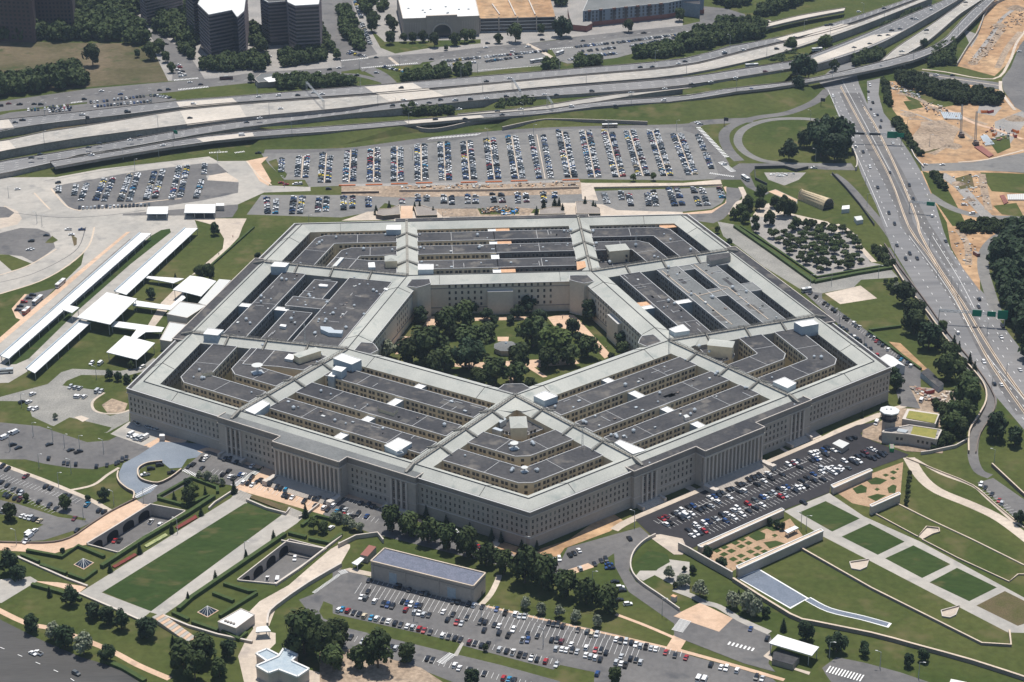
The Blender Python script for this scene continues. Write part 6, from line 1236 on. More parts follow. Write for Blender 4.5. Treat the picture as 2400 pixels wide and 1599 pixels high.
# rubble and covers
def heap(name, label, pts, m, n, h, cat, seed=1):
    random.seed(seed); mb = MB(); p = [(q[0], q[1]) for q in pts]; xs = [q[0] for q in p]; ys = [q[1] for q in p]; k = 0
    while k < n:
        x, y = random.uniform(min(xs), max(xs)), random.uniform(min(ys), max(ys))
        if not _inside((x, y), p): continue
        k += 1; s_ = random.uniform(.5, 1.6); mb.box((x, y, 0), (s_*random.uniform(.6, 2.4), s_, random.uniform(.3, 1)*h), random.uniform(0, 3), random.choice(m))
    o = mb.build(name); o['kind'] = 'stuff'; return o
heap('site_rubble', '', Q("-6.2,275.0 10.5,278.6 23.4,273.0 21.7,262.1 -5.5,264.0"), ['orange_board', 'dark_metal', 'dirt', 'metal'], 70, 1.8, 'rubble', 1)
heap('blue_sheeting', '', Q("9.9,266.0 22.1,269.9 23.7,260.4 10.6,259.8"), ['blue_tarp', 'blue_tarp', 'pale_panel'], 22, 1.6, 'tarpaulin', 2)
heap('trench_works', '', Q("-68.5,329.5 74.4,329.8 73.1,314.8 -68.5,318.5"), ['dirt', 'orange_board', 'stone_dark', 'metal', 'pale_panel'], 120, 1.4, 'works', 3)
heap('site_rubble', '', Q("372.2,575.7 379,570.7 394,534.6 390.9,521.9 370.8,558.0"), ['pale_panel', 'metal', 'dirt', 'stone_dark'], 80, 1.2, 'rubble', 4)
heap('site_rubble', '', Q("389.9,517.8 403,508.4 414,462.6 406.1,451.2 385.5,488.9"), ['pale_panel', 'metal', 'brown_wall', 'dirt'], 60, 1.4, 'rubble', 5)
heap('site_rubble', '', Q("407.4,404.8 436.5,449.1 450.4,432.4 446.2,413.5 416.1,396.8"), ['pale_panel', 'orange_board', 'brown_wall', 'metal', 'red_brick'], 50, 1.6, 'rubble', 6)
heap('timber_debris', '', Q("524.3,772.5 569,819.5 551.6,759.7 531.1,745.1 497.5,675.4 471.1,628.6 460.4,629.4 494.7,695.7"), ['dirt', 'sand', 'brown_wall', 'tan_curb'], 160, 1.2, 'debris', 7)
heap('covered_rubble', '', Q("261.2,-66.9 271.4,-65.5 268.3,-79.5 263.6,-82.2 256.3,-79.7"), ['pavement', 'pale_stone', 'pavement'], 70, 1.6, 'rubble', 8)
heap('site_rubble', '', Q("244.6,-54.5 257,-62.5 255.7,-74.7 250.9,-76.4 245.5,-61.8"), ['pink_paving', 'stone_dark', 'pale_panel', 'red_brick'], 60, 1.3, 'rubble', 9)
heap('site_rubble', '', Q("222.9,340.1 244.9,340.3 244.5,331.8 228.8,327.7"), ['pale_panel', 'white_roof', 'metal'], 25, 1.2, 'rubble', 10)
heap('site_rubble', '', Q("-22.7,-237.5 -15.2,-238.7 -7.9,-244.5 -8.8,-248.1 -18.4,-243.0"), ['dirt', 'dark_metal', 'orange_board'], 25, 1.2, 'rubble', 11)
heap('site_rubble', '', Q("336.7,212.5 353.7,211.4 345.7,165.4 331.6,127.7 329,141.5"), ['dirt', 'brown_wall', 'metal', 'sand'], 50, .9, 'rubble', 12)
heap('site_rubble', '', Q("369.6,328.3 397,326.4 378.6,255.1 355.7,256.7"), ['dirt', 'brown_wall', 'metal', 'pale_panel'], 60, 1.0, 'rubble', 13)
for i, (q, cl) in enumerate(((Q("436.7,482.1",1)[0], 'o'), (Q("441.7,481.8",1)[0], 'r'), (Q("428.8,421.2",1)[0], 'o'), (Q("444.5,416.3",1)[0], 'r'), (Q("448.3,427.6",1)[0], 'o'), (Q("-9.6,-248.6",1)[0], 'o'), (Q("255.6,-76.7",1)[0], 'm'), (Q("254.4,-65.5",1)[0], 'r'), (Q("256.1,-88.7",1)[0], 'n'), (Q("214.6,-138.4",1)[0], 'n'), (Q("342.6,156.0",1)[0], 'm'))):
    mb = MB(); mb.box((q[0], q[1], 0), (6, 2.5, 2.4), .5*i, 'paint_'+cl); mb.box((q[0], q[1], 2.4), (5.6, 2.1, .1), .5*i, 'stone_dark')
    where = ('beside the dark hedge belt', 'right of the orange one by the hedge belt', 'by the white steel sheets on the dirt site', 'at the right edge of the dirt site', 'just above the red container at the right edge', 'by the dug-up lawn at the near corner', 'beside the covered rubble heap', 'right of the long grey trailer', 'below the covered rubble heap', 'beside the low wall under the control tower', 'on the sandy strip by the forest')[i]
    tag(mb.build('container'), {'o': 'orange', 'r': 'red', 'm': 'dark red', 'n': 'green'}[cl]+' metal skip '+where, 'container')
for i, (q, h) in enumerate(((Q("400.1,418.6")[0], 26), (Q("406.6,397.4")[0], 27))):
    t = thing('crawler_crane', ('left' if i == 0 else 'right')+' lattice crane standing on the big dirt site', 'crane', (q[0], q[1], 0))
    for nm, c_, s_, m_ in (('track', (-1.8, 0, 0), (1, 6, 1.2), 'dark_metal'), ('track', (1.8, 0, 0), (1, 6, 1.2), 'dark_metal'), ('cab', (0, -.5, 1.3), (3.4, 5, 2.4), 'brown_wall')):
        mb = MB(); mb.box(c_, s_, 0, m_); mb.build(nm, t)
    mb = MB()
    for u, v in ((-.7, -.7), (.7, -.7), (.7, .7), (-.7, .7)): mb.bar((u, 2+v, 2), (u*.6, 6+v*.6, h), .22, 'metal')
    for k in range(14):
        f = k/14; g = (k+1)/14
        for u, v, u2, v2 in ((-.7, -.7, .7, -.7), (.7, -.7, .7, .7), (.7, .7, -.7, .7), (-.7, .7, -.7, -.7)): mb.bar((u, 2+4*f+v, 2+(h-2)*f), (u2, 2+4*g+v2, 2+(h-2)*g), .12, 'metal')
    mb.build('boom', t)
for nm, q, n_, m_, lb in (('steel_sheets', Q("398.8,483.9 416.2,480.6 412.8,462.7 397.3,465.7"), 11, 'silver', 'stack of pale steel sheets in the middle of the dirt site'), ('steel_sheets', Q("415.7,417.5 422.1,420.9 422,396.3 413.3,393.2"), 7, 'silver', 'slanting stack of white steel sheets by the red pipes'), ('pipe_stack', Q("403.5,390.2 410.4,393.4 413.4,369.4 408.5,364.3"), 6, 'red_brick', 'rusty red pipes lying at the lower edge of the dirt site'), ('steel_sheets', Q("398.5,276.2 412,276.9 408.3,264.3 395.9,265.1"), 9, 'pale_panel', 'pale stacked sheets at the right edge below the green patch'), ('pipe_stack', Q("392.5,275.0 396.3,276.4 395.1,260.4 390.5,255.9"), 4, 'red_brick', 'short rusty pipes left of the pale stacked sheets')):
    t = thing(nm, lb, 'building material'); a, b, c, d = [Vector((v[0], v[1], .5)) for v in q]
    for i in range(n_):
        mb = MB(); f = (i+.5)/n_; mb.bar(a.lerp(b, f), d.lerp(c, f), (b-a).length/n_*.8, m_); mb.build('sheet' if 'sheet' in nm else 'pipe', t)
# ---- gantries and signs
def gantry(label, a, b, h=7, signs=(), truss=1.3, legs=2, zb=0):
    t = thing('sign_gantry', label, 'sign gantry'); a, b = Vector(a), Vector(b); A_, B2 = a+Vector((0, 0, h)), b+Vector((0, 0, h)); d = (B2-A_).normalized(); n = Vector((-d.y, d.x, 0))
    for e in (a, b)[:legs]:
        for o in (-.5, .5): mb = MB(); mb.bar(e+n*o, e+n*o+Vector((0, 0, h+truss)), .35, 'metal'); mb.build('leg', t)
    mb = MB(); L_ = (B2-A_).length; k = int(L_/2)
    for o in (-.5, .5):
        for z in (0, truss): mb.bar(A_+n*o+Vector((0, 0, z)), B2+n*o+Vector((0, 0, z)), .22, 'metal')
        for i in range(k): mb.bar(A_+d*L_*i/k+n*o+Vector((0, 0, 0 if i % 2 else truss)), A_+d*L_*(i+1)/k+n*o+Vector((0, 0, truss if i % 2 else 0)), .14, 'metal')
    mb.build('truss', t)
    for f, w_, hh, m in signs:
        c = A_.lerp(B2, f)-n*.9*(1 if n.y > 0 else -1)+Vector((0, 0, truss/2)); mb = MB(); mb.box((c.x, c.y, c.z-hh/2), (w_, .25, hh), atan2(d.y, d.x), m); s_ = mb.build('sign_panel', t)
    return t
def two(a, b): return a[0], b[0]
gantry('lattice sign bridge crossing the left part of the raised highway', Q("-130.2,512.3",6)[0], Q("-146.9,568.4",6)[0], 7)
gantry('lattice sign bridge crossing the middle of the raised highway', Q("39.9,527.4",6)[0], Q("35.1,566.4",6)[0], 7)
gantry('small grey sign bridge over the ramp above the long car park', Q("65.6,497.6",5)[0], Q("62.5,516.4",5)[0], 6)
gantry('expressway sign bridge with two green panels beside the big tree clump', Q("302.9,410.2")[0], Q("345.6,401.6")[0], 8, ((.82, 8, 5.5, 'green_sign'), (.95, 8, 3.6, 'green_sign'), (.17, 12, 1.8, 'dark_metal'), (.5, 9, 1.8, 'dark_metal')))
gantry('wide expressway sign bridge with green panels beside the forest', Q("286.2,39.6")[0], Q("327.2,29.8")[0], 8.5, ((.96, 6.5, 6, 'green_sign'), (.79, 5.5, 3.6, 'green_sign'), (.57, 6, 4.5, 'green_sign')))
gantry('grey cantilever sign post with one green panel on the expressway', Q("315.3,245.3")[0], Q("331.5,239.6")[0], 8, ((.9, 6, 3, 'green_sign'),), legs=1)
for q, lb in ((Q("-251.8,447.7",3.5)[0], 'green sign post on the near carriageway at the left'), (Q("-328.6,484.0",6)[0], 'dark sign post on the far carriageway at the left'), (Q("300.2,509.4")[0], 'small dark sign beside the merging ramp'), (Q("208.3,461.0")[0], 'small dark sign beside the loop road')):
    x, y, z = q; mb = MB(); mb.bar((x, y, z), (x, y, z+7), .4, 'dark_metal'); mb.box((x+1.5, y, z+4.5), (4, .3, 3), -.5, 'green_sign' if 'green' in lb else 'dark_metal'); tag(mb.build('road_sign'), lb, 'sign')
# ---- lamp posts
lm = MB(); lm.cyl((0, 0, 0), .22, 11, 5, 'metal', .12); lm.bar((0, 0, 10.9), (1.9, 0, 11.5), .15, 'metal'); lm.box((2.2, 0, 11.4), (1.2, .5, .22), 0, 'pale_panel'); lamp_mesh = lm.mesh('street_lamp')
def lamps(spots, where, h=1.0):
    spots = sorted(spots, key=lambda q: q[0])
    for i, q in enumerate(spots):
        o = bpy.data.objects.new('street_lamp', lamp_mesh); COL.objects.link(o); o.location = (q[0], q[1], q[2]); o.rotation_euler = (0, 0, (i % 2)*pi-.4); o.scale = (1, 1, h)
        tag(o, '%s grey street lamp from the left %s' % (ordw(i), where), 'street lamp', 'street lamps '+where)
lamps([DECKS[0][0][j] for j in range(2, 32, 3)], 'along the far edge of the raised highway')
lamps([DECKS[1][1][j] for j in range(2, 32, 3)], 'between the raised carriageways')
lamps([DECKS[3][1][j] for j in range(3, 32, 3)], 'along the near ramp of the highway')
lamps(Q("216.1,532.1 277.8,586.9 283.1,467.7 311.9,508.5 299.6,450.7 268,366.9 296.2,309.6 286.9,261.4 367.8,396.4 359.2,438.8 381.3,616.2 360.1,655.8"), 'round the loop ramp', .9)
lamps(Q("284.8,161.0 313.7,176.1 305.3,118.8 214.2,106.5 229.1,108.1 264.3,120.2 309.5,97.6 310.1,82.2 313,19.0 294.2,-60.8 308.2,-42.9 222,46.2 228.8,1.7"), 'beside the expressway and stone yard', .8)
lamps(Q("-260.9,412.3 -276.9,383.2 -212.5,400.0 -366.7,325.1 -335.8,266.3 -331.1,260.0 -155.7,333.8 -133.3,246.6 -289.2,408.9"), 'round the bus roads', .8)
lamps(Q("-68.6,533.2 -55.4,392.8 7.6,440.2 46.2,449.0 109.4,454.2 166.7,452.2 -34.3,246.0 6.7,246.2 -101.8,650.7 -65,662.2 6.7,633.6"), 'round the long car park', .8)
lamps(Q("-203.5,-56.9 -255.2,-12.5 -295.1,-49.0 -281.8,-88.7 -269.2,-97.0 -261.3,-104.9 -252.3,-107.3 -237.7,-113.7 -292.2,-106.6"), 'in the upper left car parks', .8)
lamps(Q("-257.6,-152.6 -238.8,-190.2 -224.1,-176.5 -272.1,-129.1 -252.9,-137.3 -208.2,-174.2 -270.1,-216.5 -148.7,-236.3 -186.3,-209.4"), 'in the lower left car parks', .8)
lamps(Q("-28.3,-309.0 -2.8,-242.5 29.2,-279.6 61.2,-307.8 0.6,-331.7 -61.4,-302.9 57.3,-218.6"), 'in the car park below the warehouse', .9)
lamps(Q("146.1,-224.2 148.2,-227.5 268.7,-158.4 136.2,-350.3 174.5,-370.0 158.4,-360.4"), 'round the memorial garden', .8)
# hedges ---------------------------------------------------------
def hedge(line, label, h=1.8, wd=1.8):
    return wall(line, label, h, wd, 'hedge', 'hedge', 'hedge', 'hedge')
hedge(Q("-170,-171.7 -182.3,-189.8 -202.8,-216.2 -222,-244.3"), 'long clipped hedge on the left of the parade lawn', 2.2, 2.4)
hedge(Q("-128.9,-216.2 -154.4,-252.2 -172.8,-278.1 -178.3,-288.8"), 'long clipped hedge on the right of the parade lawn', 2.2, 2.4)
hedge(Q("-263.5,-224.6 -243.8,-232.6 -237.1,-221.7 -221.9,-233.9"), 'clipped hedge zigzag behind the left glass pyramid')
hedge(Q("-265.4,-229.0 -255.1,-237.1"), 'short clipped hedge at the far left of the left garden'); hedge(Q("-253.9,-240.1 -239.1,-249.8"), 'clipped hedge along the lower edge of the left garden'); hedge(Q("-237.8,-250.6 -229.2,-256.9 -224.2,-247.8"), 'clipped hedge corner below the left glass pyramid')
hedge(Q("-200.6,-171.4 -183.8,-181.6 -173,-169.8"), 'clipped hedge along the near side of the upper left garden'); hedge(Q("-200.8,-169.7 -184.4,-148.7 -168.9,-160.8 -168.4,-166.8"), 'clipped hedge round the far side of the upper left garden')
hedge(Q("-157.5,-265.0 -144.1,-273.6 -140.5,-273.2"), 'clipped hedge behind the right garden lawn'); hedge(Q("-162.3,-273.9 -151.5,-282.2"), 'short clipped hedge in the middle of the right garden'); hedge(Q("-140.3,-275.3 -157.3,-296.2"), 'clipped hedge on the right side of the right garden')
hedge(Q("-180.9,-291.3 -172.4,-298.6"), 'short clipped hedge left of the right glass pyramid'); hedge(Q("-170.4,-300.7 -157.3,-309.5"), 'clipped hedge along the lower edge of the right garden'); hedge(Q("-154.8,-309.7 -146.2,-318.0 -143,-312.4"), 'clipped hedge corner below the flat white pavilion')
hedge(Q("-127.1,-214.7 -117.6,-220.0"), 'clipped hedge at the left of the upper right garden'); hedge(Q("-116,-221.6 -105.2,-226.9 -99,-218.1"), 'clipped hedge along the near side of the upper right garden'); hedge(Q("-120.4,-207.3 -113.1,-196.6 -99.4,-203.9"), 'clipped hedge along the far side of the upper right garden')
hedge(Q("-255.2,-259.6 -239.3,-268.4 -228,-276.0"), 'dark hedge below the pale path at the lower left'); hedge(Q("-210.8,-331.2 -199.5,-339.4 -188,-350.9"), 'dark hedge along the highway at the bottom left', 1.5, 2.4)
hedge(Q("180.4,223.1 199.1,169.6 217.9,112.8"), 'straight hedge along the stone yard, left side of the tree park', 1.8, 3); hedge(Q("217.9,112.8 250.6,126.4 277.1,135.4"), 'straight hedge along the near side of the tree park', 1.8, 3); hedge(Q("184.6,222.8 203.2,175.0 221.7,121.7 277.5,141.6"), 'inner hedge line of the tree park', 1.4, 1.6)
hedge(Q("238,29.1 260.2,34.2"), 'short dark hedge across the lawn right of the wall car park'); hedge(Q("237.2,27.5 248.5,-6.3 257.2,-32.1"), 'dark hedge between the wall car park and the grass', 1.6, 1.6)
hedge(Q("-173.9,245.5 -202.2,163.4"), 'thin dark hedge dividing the lawn left of the office building', 1.4, 1.4)

for i, (q, r_) in enumerate(sorted(((Q("371.1,481.7")[0], 7), (Q("377.9,437.5")[0], 6), (Q("386.7,395.1")[0], 8), (Q("458.1,463.5")[0], 9), (Q("465.7,629.0")[0], 5), (Q("525.6,756.2")[0], 9), (Q("561.2,820.1")[0], 10), (Q("368.1,304.7")[0], 6), (Q("367.8,268.6")[0], 5), (Q("265,-73.2")[0], 6)), key=lambda v: v[0][0])):
    random.seed(i); mb = MB(); n = 12; top = (q[0], q[1], r_*.38); ring = [(q[0]+r_*random.uniform(.75, 1.15)*cos(2*pi*j/n), q[1]+r_*random.uniform(.75, 1.15)*sin(2*pi*j/n), 0) for j in range(n)]; mid = [(top[0]+(a-top[0])*.5+random.uniform(-.4, .4), top[1]+(b-top[1])*.5, r_*.22*random.uniform(.7, 1.2)) for a, b, _ in ring]
    for j in range(n): k = (j+1) % n; mb.face([ring[j], ring[k], mid[k], mid[j]], 'dirt'); mb.face([mid[j], mid[k], top], 'dirt')
    tag(mb.build('spoil_heap'), '%s heap of bare soil from the left on the building land' % ordw(i), 'soil heap', 'soil heaps')
# ================================================================ trees
def crown_mesh(name, seed, m, kind='round', n=820, leaf=.15):
    """leaf clumps spread over lobes inside the crown's volume; unit crown radius, base of the tree at z=0"""
    rnd = random.Random(seed); v = []; f = []; lobes = []
    if kind == 'round':
        lobes.append((0, 0, 1.15, .62))
        for i in range(11):
            a = i*2.4+rnd.random(); h = rnd.uniform(.55, 1.6); rr = (1-abs(h-1.0)*.75)*rnd.uniform(.45, .72); lobes.append((cos(a)*rr, sin(a)*rr, h, rnd.uniform(.26, .44)))
        lobes.append((.05, 0, 1.62, .32))
    elif kind == 'cone':
        for i in range(9): h = .15+i*.33; lobes.append((0, 0, h, max(.12, (1-h/3.3)*.95)))
    elif kind == 'flat':
        for i in range(12):
            a = i*2.4+rnd.random(); rr = rnd.uniform(.1, .72); lobes.append((cos(a)*rr, sin(a)*rr, rnd.uniform(.75, 1.1), rnd.uniform(.22, .38)))
    tot = sum(l[3]**2 for l in lobes)
    for (x, y, z, r) in lobes:
        k = int(n*r*r/tot)+6
        for _ in range(k):
            u, w_ = rnd.uniform(-1, 1), rnd.uniform(0, 2*pi); s_ = (1-u*u)**.5; d = Vector((s_*cos(w_), s_*sin(w_), u))
            if d.z < -.55 and rnd.random() < .5: continue
            c = Vector((x, y, z))+d*r*rnd.uniform(.78, 1.08); nn = (d+Vector((rnd.uniform(-.6, .6), rnd.uniform(-.6, .6), rnd.uniform(-.2, .8)))).normalized()
            t = nn.orthogonal().normalized(); b = nn.cross(t); an = rnd.uniform(0, pi); t, b = t*cos(an)+b*sin(an), b*cos(an)-t*sin(an)
            e = leaf*rnd.uniform(.6, 1.25)*(1 if kind != 'cone' else .8); i = len(v)
            v += [tuple(c-t*e), tuple(c-b*e*.7), tuple(c+t*e), tuple(c+b*e*.7)]; f.append((i, i+1, i+2, i+3))
        # dark inner body so that the lobe does not read as empty
        i = len(v); q = r*.80
        v += [(x+q, y, z), (x, y+q, z), (x-q, y, z), (x, y-q, z), (x, y, z+q), (x, y, z-q)]
        for a, b in ((0, 1), (1, 2), (2, 3), (3, 0)): f.append((i+a, i+b, i+4)); f.append((i+b, i+a, i+5))
    me = bpy.data.meshes.new(name); me.from_pydata(v, [], f); me.materials.append(M[m]); me.update(); return me
def trunk_mesh(h=.8, r=.07):
    mb = MB(); mb.cyl((0, 0, -.05), r, h, 6, 'bark', r*.55)
    for i in range(4):
        a = i*1.6+.3; mb.bar((0, 0, h*.55), (cos(a)*.42, sin(a)*.42, h*1.15), r*.7, 'bark')
    return mb.mesh('trunk')
TM = trunk_mesh(); TS = trunk_mesh(.3, .06)
CR = {'': [crown_mesh('crown', i, 'leaf') for i in (1, 2, 3)], 'd': [crown_mesh('crown', i, 'leaf_dark') for i in (4, 5)], 'l': [crown_mesh('crown', 6, 'leaf_light')],
      'b': [crown_mesh('crown', i, 'blossom', n=700) for i in (7, 8)], 'c': [crown_mesh('crown', 9, 'leaf_dark', 'cone', 600, .16)], 'f': [crown_mesh('crown', i, 'leaf', 'flat', 520, .17) for i in (10, 11)]}
KN = {'': ('broad green tree', 'broadleaf_tree'), 'd': ('dense dark tree', 'broadleaf_tree'), 'l': ('pale green tree', 'broadleaf_tree'), 'b': ('white-blossomed small tree', 'blossom_tree'), 'c': ('narrow cone-shaped evergreen', 'cone_tree'), 'f': ('low spreading park tree', 'park_tree')}
_bases = {}
def tree(x, y, r, k, seed):
    vs = CR[k]; cr = vs[seed % len(vs)]; kn, nm = KN[k]
    root = bpy.data.objects.new(nm, None); COL.objects.link(root); root.empty_display_size = 1
    root.location = (x, y, 0); hs = .9+(seed*37 % 23)/100; root.scale = (r*1.25, r*1.25, r*hs*(1.42 if k != 'f' else 1.2)); root.rotation_euler = (0, 0, seed*2.39 % 6.28)
    for n_, me in (('trunk', TM if k != 'c' else TS), ('crown', cr)):
        o = bpy.data.objects.new(n_, me); COL.objects.link(o); o.parent = root
    return root, kn
def grove(spots, where, group=None, big=1.0, tall=1.0):
    spots = sorted(spots, key=lambda q: q[0]); cnt = {}; tot = {}
    for q in spots: tot[q[3]] = tot.get(q[3], 0)+1
    for i, (x, y, r, k) in enumerate(spots):
        root, kn = tree(x, y, r*big, k, i*7+len(where)); root.scale.z *= tall; j = cnt.get(k, 0); cnt[k] = j+1
        tag(root, (ordw(j)+' '+kn+' from the left '+where) if tot[k] > 1 else 'the only '+kn+' '+where, 'tree', (group or 'trees '+where))
grove(QK("-38.7,91.3,5.4,d -26.5,92.2,5.7,d -17.7,79.3,4.6,d -55.4,83.3,5.0,d -53.2,62.3,4.6,d 17.9,76.0,5.0,d 29.8,87.5,6.0,d 39.6,94.4,5.1,d 58.1,81.2,4.9,d 58.9,58.5,5.5,d -36.1,41.8,7.1, -24.3,55.8,6.8, -9.7,64.8,3.4,d -5.3,55.9,2.6,d 11.0,65.8,3.5,d 5.7,56.4,2.6,d 25.2,55.5,4.3,d -10.1,31.8,5.2, -22.5,12.0,8.5, -49.8,-1.2,9.6, -40.1,-12.7,7.2, -60.9,-5.9,7.3, -74.6,7.0,5.1,b 18.2,19.9,8.4, 29.5,-2.4,9.3,l 45.3,38.4,4.0,d 48.5,26.0,2.8,d 51.8,0.3,6.2, -23.8,-12.2,8.0,d 7.9,-13.0,6.5, -8.7,-37.3,7.3, 4.0,-33.2,6.1, -20.4,-26.5,3.1, -16.0,-40.0,4.6, 38.1,-9.8,6.2, 24.9,-15.8,5.4, 77.3,14.2,5.4,d 74.0,0.6,4.1, 12.4,-42.7,3.2, -45.8,-21.1,5.9, -32.5,35.2,3.6, 36.8,44.1,1.9,d 66.2,-4.2,2.2,"), 'in the central courtyard', big=1.08, tall=.85)
grove(QK("-72.1,-214.8,4.7, -62.7,-220.7,4.9, -52.9,-228.5,5.1, -42.8,-236.5,4.9, -32.8,-245.2,5.2, -23.4,-253.8,4.7, -14.8,-262.1,4.5, -4.6,-272.1,6.4, 5.2,-279.8,6.3, 15.2,-287.5,5.6, 24.9,-294.4,4.8, 34.5,-303.1,5.5, -5.9,-297.3,2.2,b 1.8,-302.6,2.3,b 10.3,-306.3,2.3,b 18.0,-311.1,2.4,b 28.3,-316.3,2.2,b"), 'in the row beside the warehouse', big=1.12)
grove(QK("-53.8,-200.8,1.7,c -43.1,-209.5,1.7,c -30.8,-219.2,1.7,c -19.6,-227.4,1.7,c -14.7,-230.4,1.5,c -4.4,-239.1,1.7,c 3.6,-239.5,1.5,c"), 'along the foot of the near corner walls')
grove(QK("31.8,-366.3,3.1, -78.8,-345.6,7.0, -65.1,-341.5,4.1, -87.8,-345.4,4.6, -27.4,-334.3,1.4, -34.9,-363.7,3.4,d"), 'at the bottom edge below the long car park')
grove(QK("69.1,-273.0,2.8,b 74.4,-280.8,3.0,b 70.9,-282.5,1.3,")+QK("76.6,-280.1,2.5,b 82.3,-291.7,4.0,b 81.8,-268.7,1.7,d 77.7,-266.2,1.2,d"), 'in the circular garden by the new car park')
grove(QK("-159.3,-166.6,1.9,c -118.8,-196.3,1.9,c -134.7,-220.3,1.5,c -148.0,-239.5,1.5,c -162.2,-259.9,1.4,c -174.4,-279.7,1.4,c -175.4,-190.9,1.5,c -189.4,-209.1,1.5,c -204.1,-230.1,1.6,c -217.1,-248.2,1.5,c"), 'lining the parade lawn')
grove(QK("-184.6,-162.1,2.8,d -181.4,-166.5,2.8,l -183.1,-178.0,3.5, -174.8,-169.9,1.5,c -191.6,-173.3,1.5,c -179.8,-148.9,2.1,b -175.1,-151.8,2.5,b -170.8,-155.2,2.3,b -166.5,-157.0,1.8,b"), 'in the upper left hedge garden')
grove(QK("-108.5,-214.4,2.8, -114.0,-211.7,2.8,l -103.5,-201.3,2.0,b -100.3,-203.7,2.4,b")+QK("-96.4,-209.3,2.7,b -92.9,-212.7,2.6,b -89.0,-214.7,2.3,b"), 'in the upper right hedge garden')
grove(QK("-230.3,-169.5,2.9,d -249.7,-179.8,3.2, -278.0,-189.3,4.0, -272.9,-168.8,1.8, -239.0,-170.3,1.5,d"), 'among the lower left car parks')
grove(QK("-232.6,-279.3,3.9,d -244.5,-270.9,1.5,c -191.5,-312.2,4.6,d -177.9,-320.9,1.6,c -219.7,-292.8,3.7,d -212.2,-298.3,3.7,d -204.4,-304.1,3.6,d -248.2,-303.3,3.7,d -236.0,-311.6,4.2,b -230.0,-318.6,4.5,d -219.8,-325.4,4.2,b -207.6,-332.2,3.4,d -170.7,-342.3,6.2, -162.4,-336.0,6.2, -164.6,-350.7,5.4, -153.3,-349.1,4.0, -150.5,-332.2,3.5,d -244.3,-228.1,1.3,d -268.6,-246.4,4.6,d -263.0,-254.0,3.8,d"), 'below the parade lawn at the lower left')
grove(QK("-114.3,-330.8,8.8, -103.1,-338.5,7.0, -98.7,-325.0,5.7, -119.3,-332.8,4.2,")+QK("-100.0,-347.5,5.6,"), 'in the clump right of the white pavilion')
grove(QK("246.9,369.6,6.8,d 265.1,400.4,6.0,d 290.8,442.4,4.9,d 274.3,399.3,8.4,d 282.9,395.3,10.6,d 291.1,388.5,10.2,d 273.9,375.6,8.3,d 282.8,364.8,9.2,d 295.5,385.4,6.0,d"), 'in the loop of the ramp')
grove(QK("297.1,592.8,9.1,d 305.1,592.0,6.7,d 289.0,554.5,5.0,d 332.3,611.5,4.1, 433.2,683.7,3.6,d 337.3,678.2,6.7,l 304.8,677.5,5.6,"), 'around the highway bridges')
grove(QK("208.9,278.8,4.5, 195.3,256.9,4.6, 187.2,240.5,4.6, 204.3,257.7,4.0, 216.3,262.2,4.0, 220.4,243.8,6.3, 225.3,243.1,4.4, 206.5,226.1,4.3, 189.1,231.4,3.5, 224.3,216.9,3.4, 232.4,219.7,2.8, 195.7,225.3,2.8, 181.9,240.7,3.0,"), 'between the hangar and the tree park')
grove(QK("270.2,70.8,6.3, 270.7,93.2,2.6,b 268.3,36.7,7.2, 266.0,22.8,6.7, 269.6,-1.2,7.0,d 268.8,-48.8,6.8, 275.4,-28.6,5.7, 276.6,-67.3,6.0, 269.4,-95.7,7.9, 254.6,-121.8,6.2, 258.8,-105.6,5.3, 285.1,25.3,2.9, 276.6,-47.4,4.6, 264.6,-106.9,5.3, 258.1,-125.4,4.3,"), 'on the bank beside the expressway', )
grove(QK("286.6,1.4,2.1,c 288.1,-5.4,1.7,c 289.2,-27.6,2.0,c 289.8,-36.7,1.9,c"), 'between the ramp wall and the expressway')
grove(QK("266.5,107.3,1.8, 269.9,104.5,1.8, 266.6,98.7,1.8, 270.5,97.4,1.8, 267.2,90.5,2.0, 274.2,109.9,1.6, 170.7,186.9,2.1,d 193.9,211.5,2.7,d 165.7,212.0,2.1,"), 'round the stone yard lawn')
grove(QK("235.0,-59.4,4.1,d 236.8,-48.0,3.3,d 206.4,-95.9,1.2,c 220.4,-85.7,1.2,c 233.1,-77.9,1.2,c 178.7,-115.3,0.8,c"), 'at the right corner of the office building')
grove(QK("277.9,-128.6,6.1,d 286.3,-137.5,4.3,d"), 'on the lawn right of the curving ramp')
grove(QK("217.5,-170.4,1.4, 216.0,-175.8,1.4, 214.4,-180.8,1.4, 212.7,-186.5,1.4, 211.2,-192.4,1.4, 209.5,-198.3,1.4, 207.7,-203.5,1.4,"), 'in the short line beside the upper beds')
grove(QK("91.2,-255.2,2.7,d 97.2,-263.4,2.6,d 129.8,-220.6,1.7,d 133.1,-223.9,1.9,d 135.4,-226.6,1.6,d"), 'on the narrow terrace by the lower beds')
grove(QK("96.7,-303.0,3.7,b 101.3,-294.7,1.4,c 103.9,-307.5,4.4,b 106.8,-311.8,3.6,b 112.2,-312.2,2.2,d 118.5,-325.6,1.8,c 127.8,-334.5,3.7,d 140.7,-345.5,4.4,d 153.1,-350.4,2.4,d 154.1,-344.5,1.9,d 172.1,-360.4,2.4,d 180.1,-356.1,2.6,d 173.1,-354.9,1.7,d 263.4,-227.8,2.9,d"), 'along the lower edge of the memorial garden')
grove(QK("-235.2,115.6,3.0,d -201.4,233.0,3.4,d -167.2,180.8,2.3,d -222.0,147.6,1.4,c -235.2,1.7,2.0, -247.1,-13.4,2.4,d -241.5,-15.4,2.2,d -235.6,-18.9,2.4,d -230.3,-17.4,1.8,d -204.6,147.1,4.1, -198.5,146.2,4.1, -272.3,-66.9,1.6,b"), 'on the lawns left of the office building')
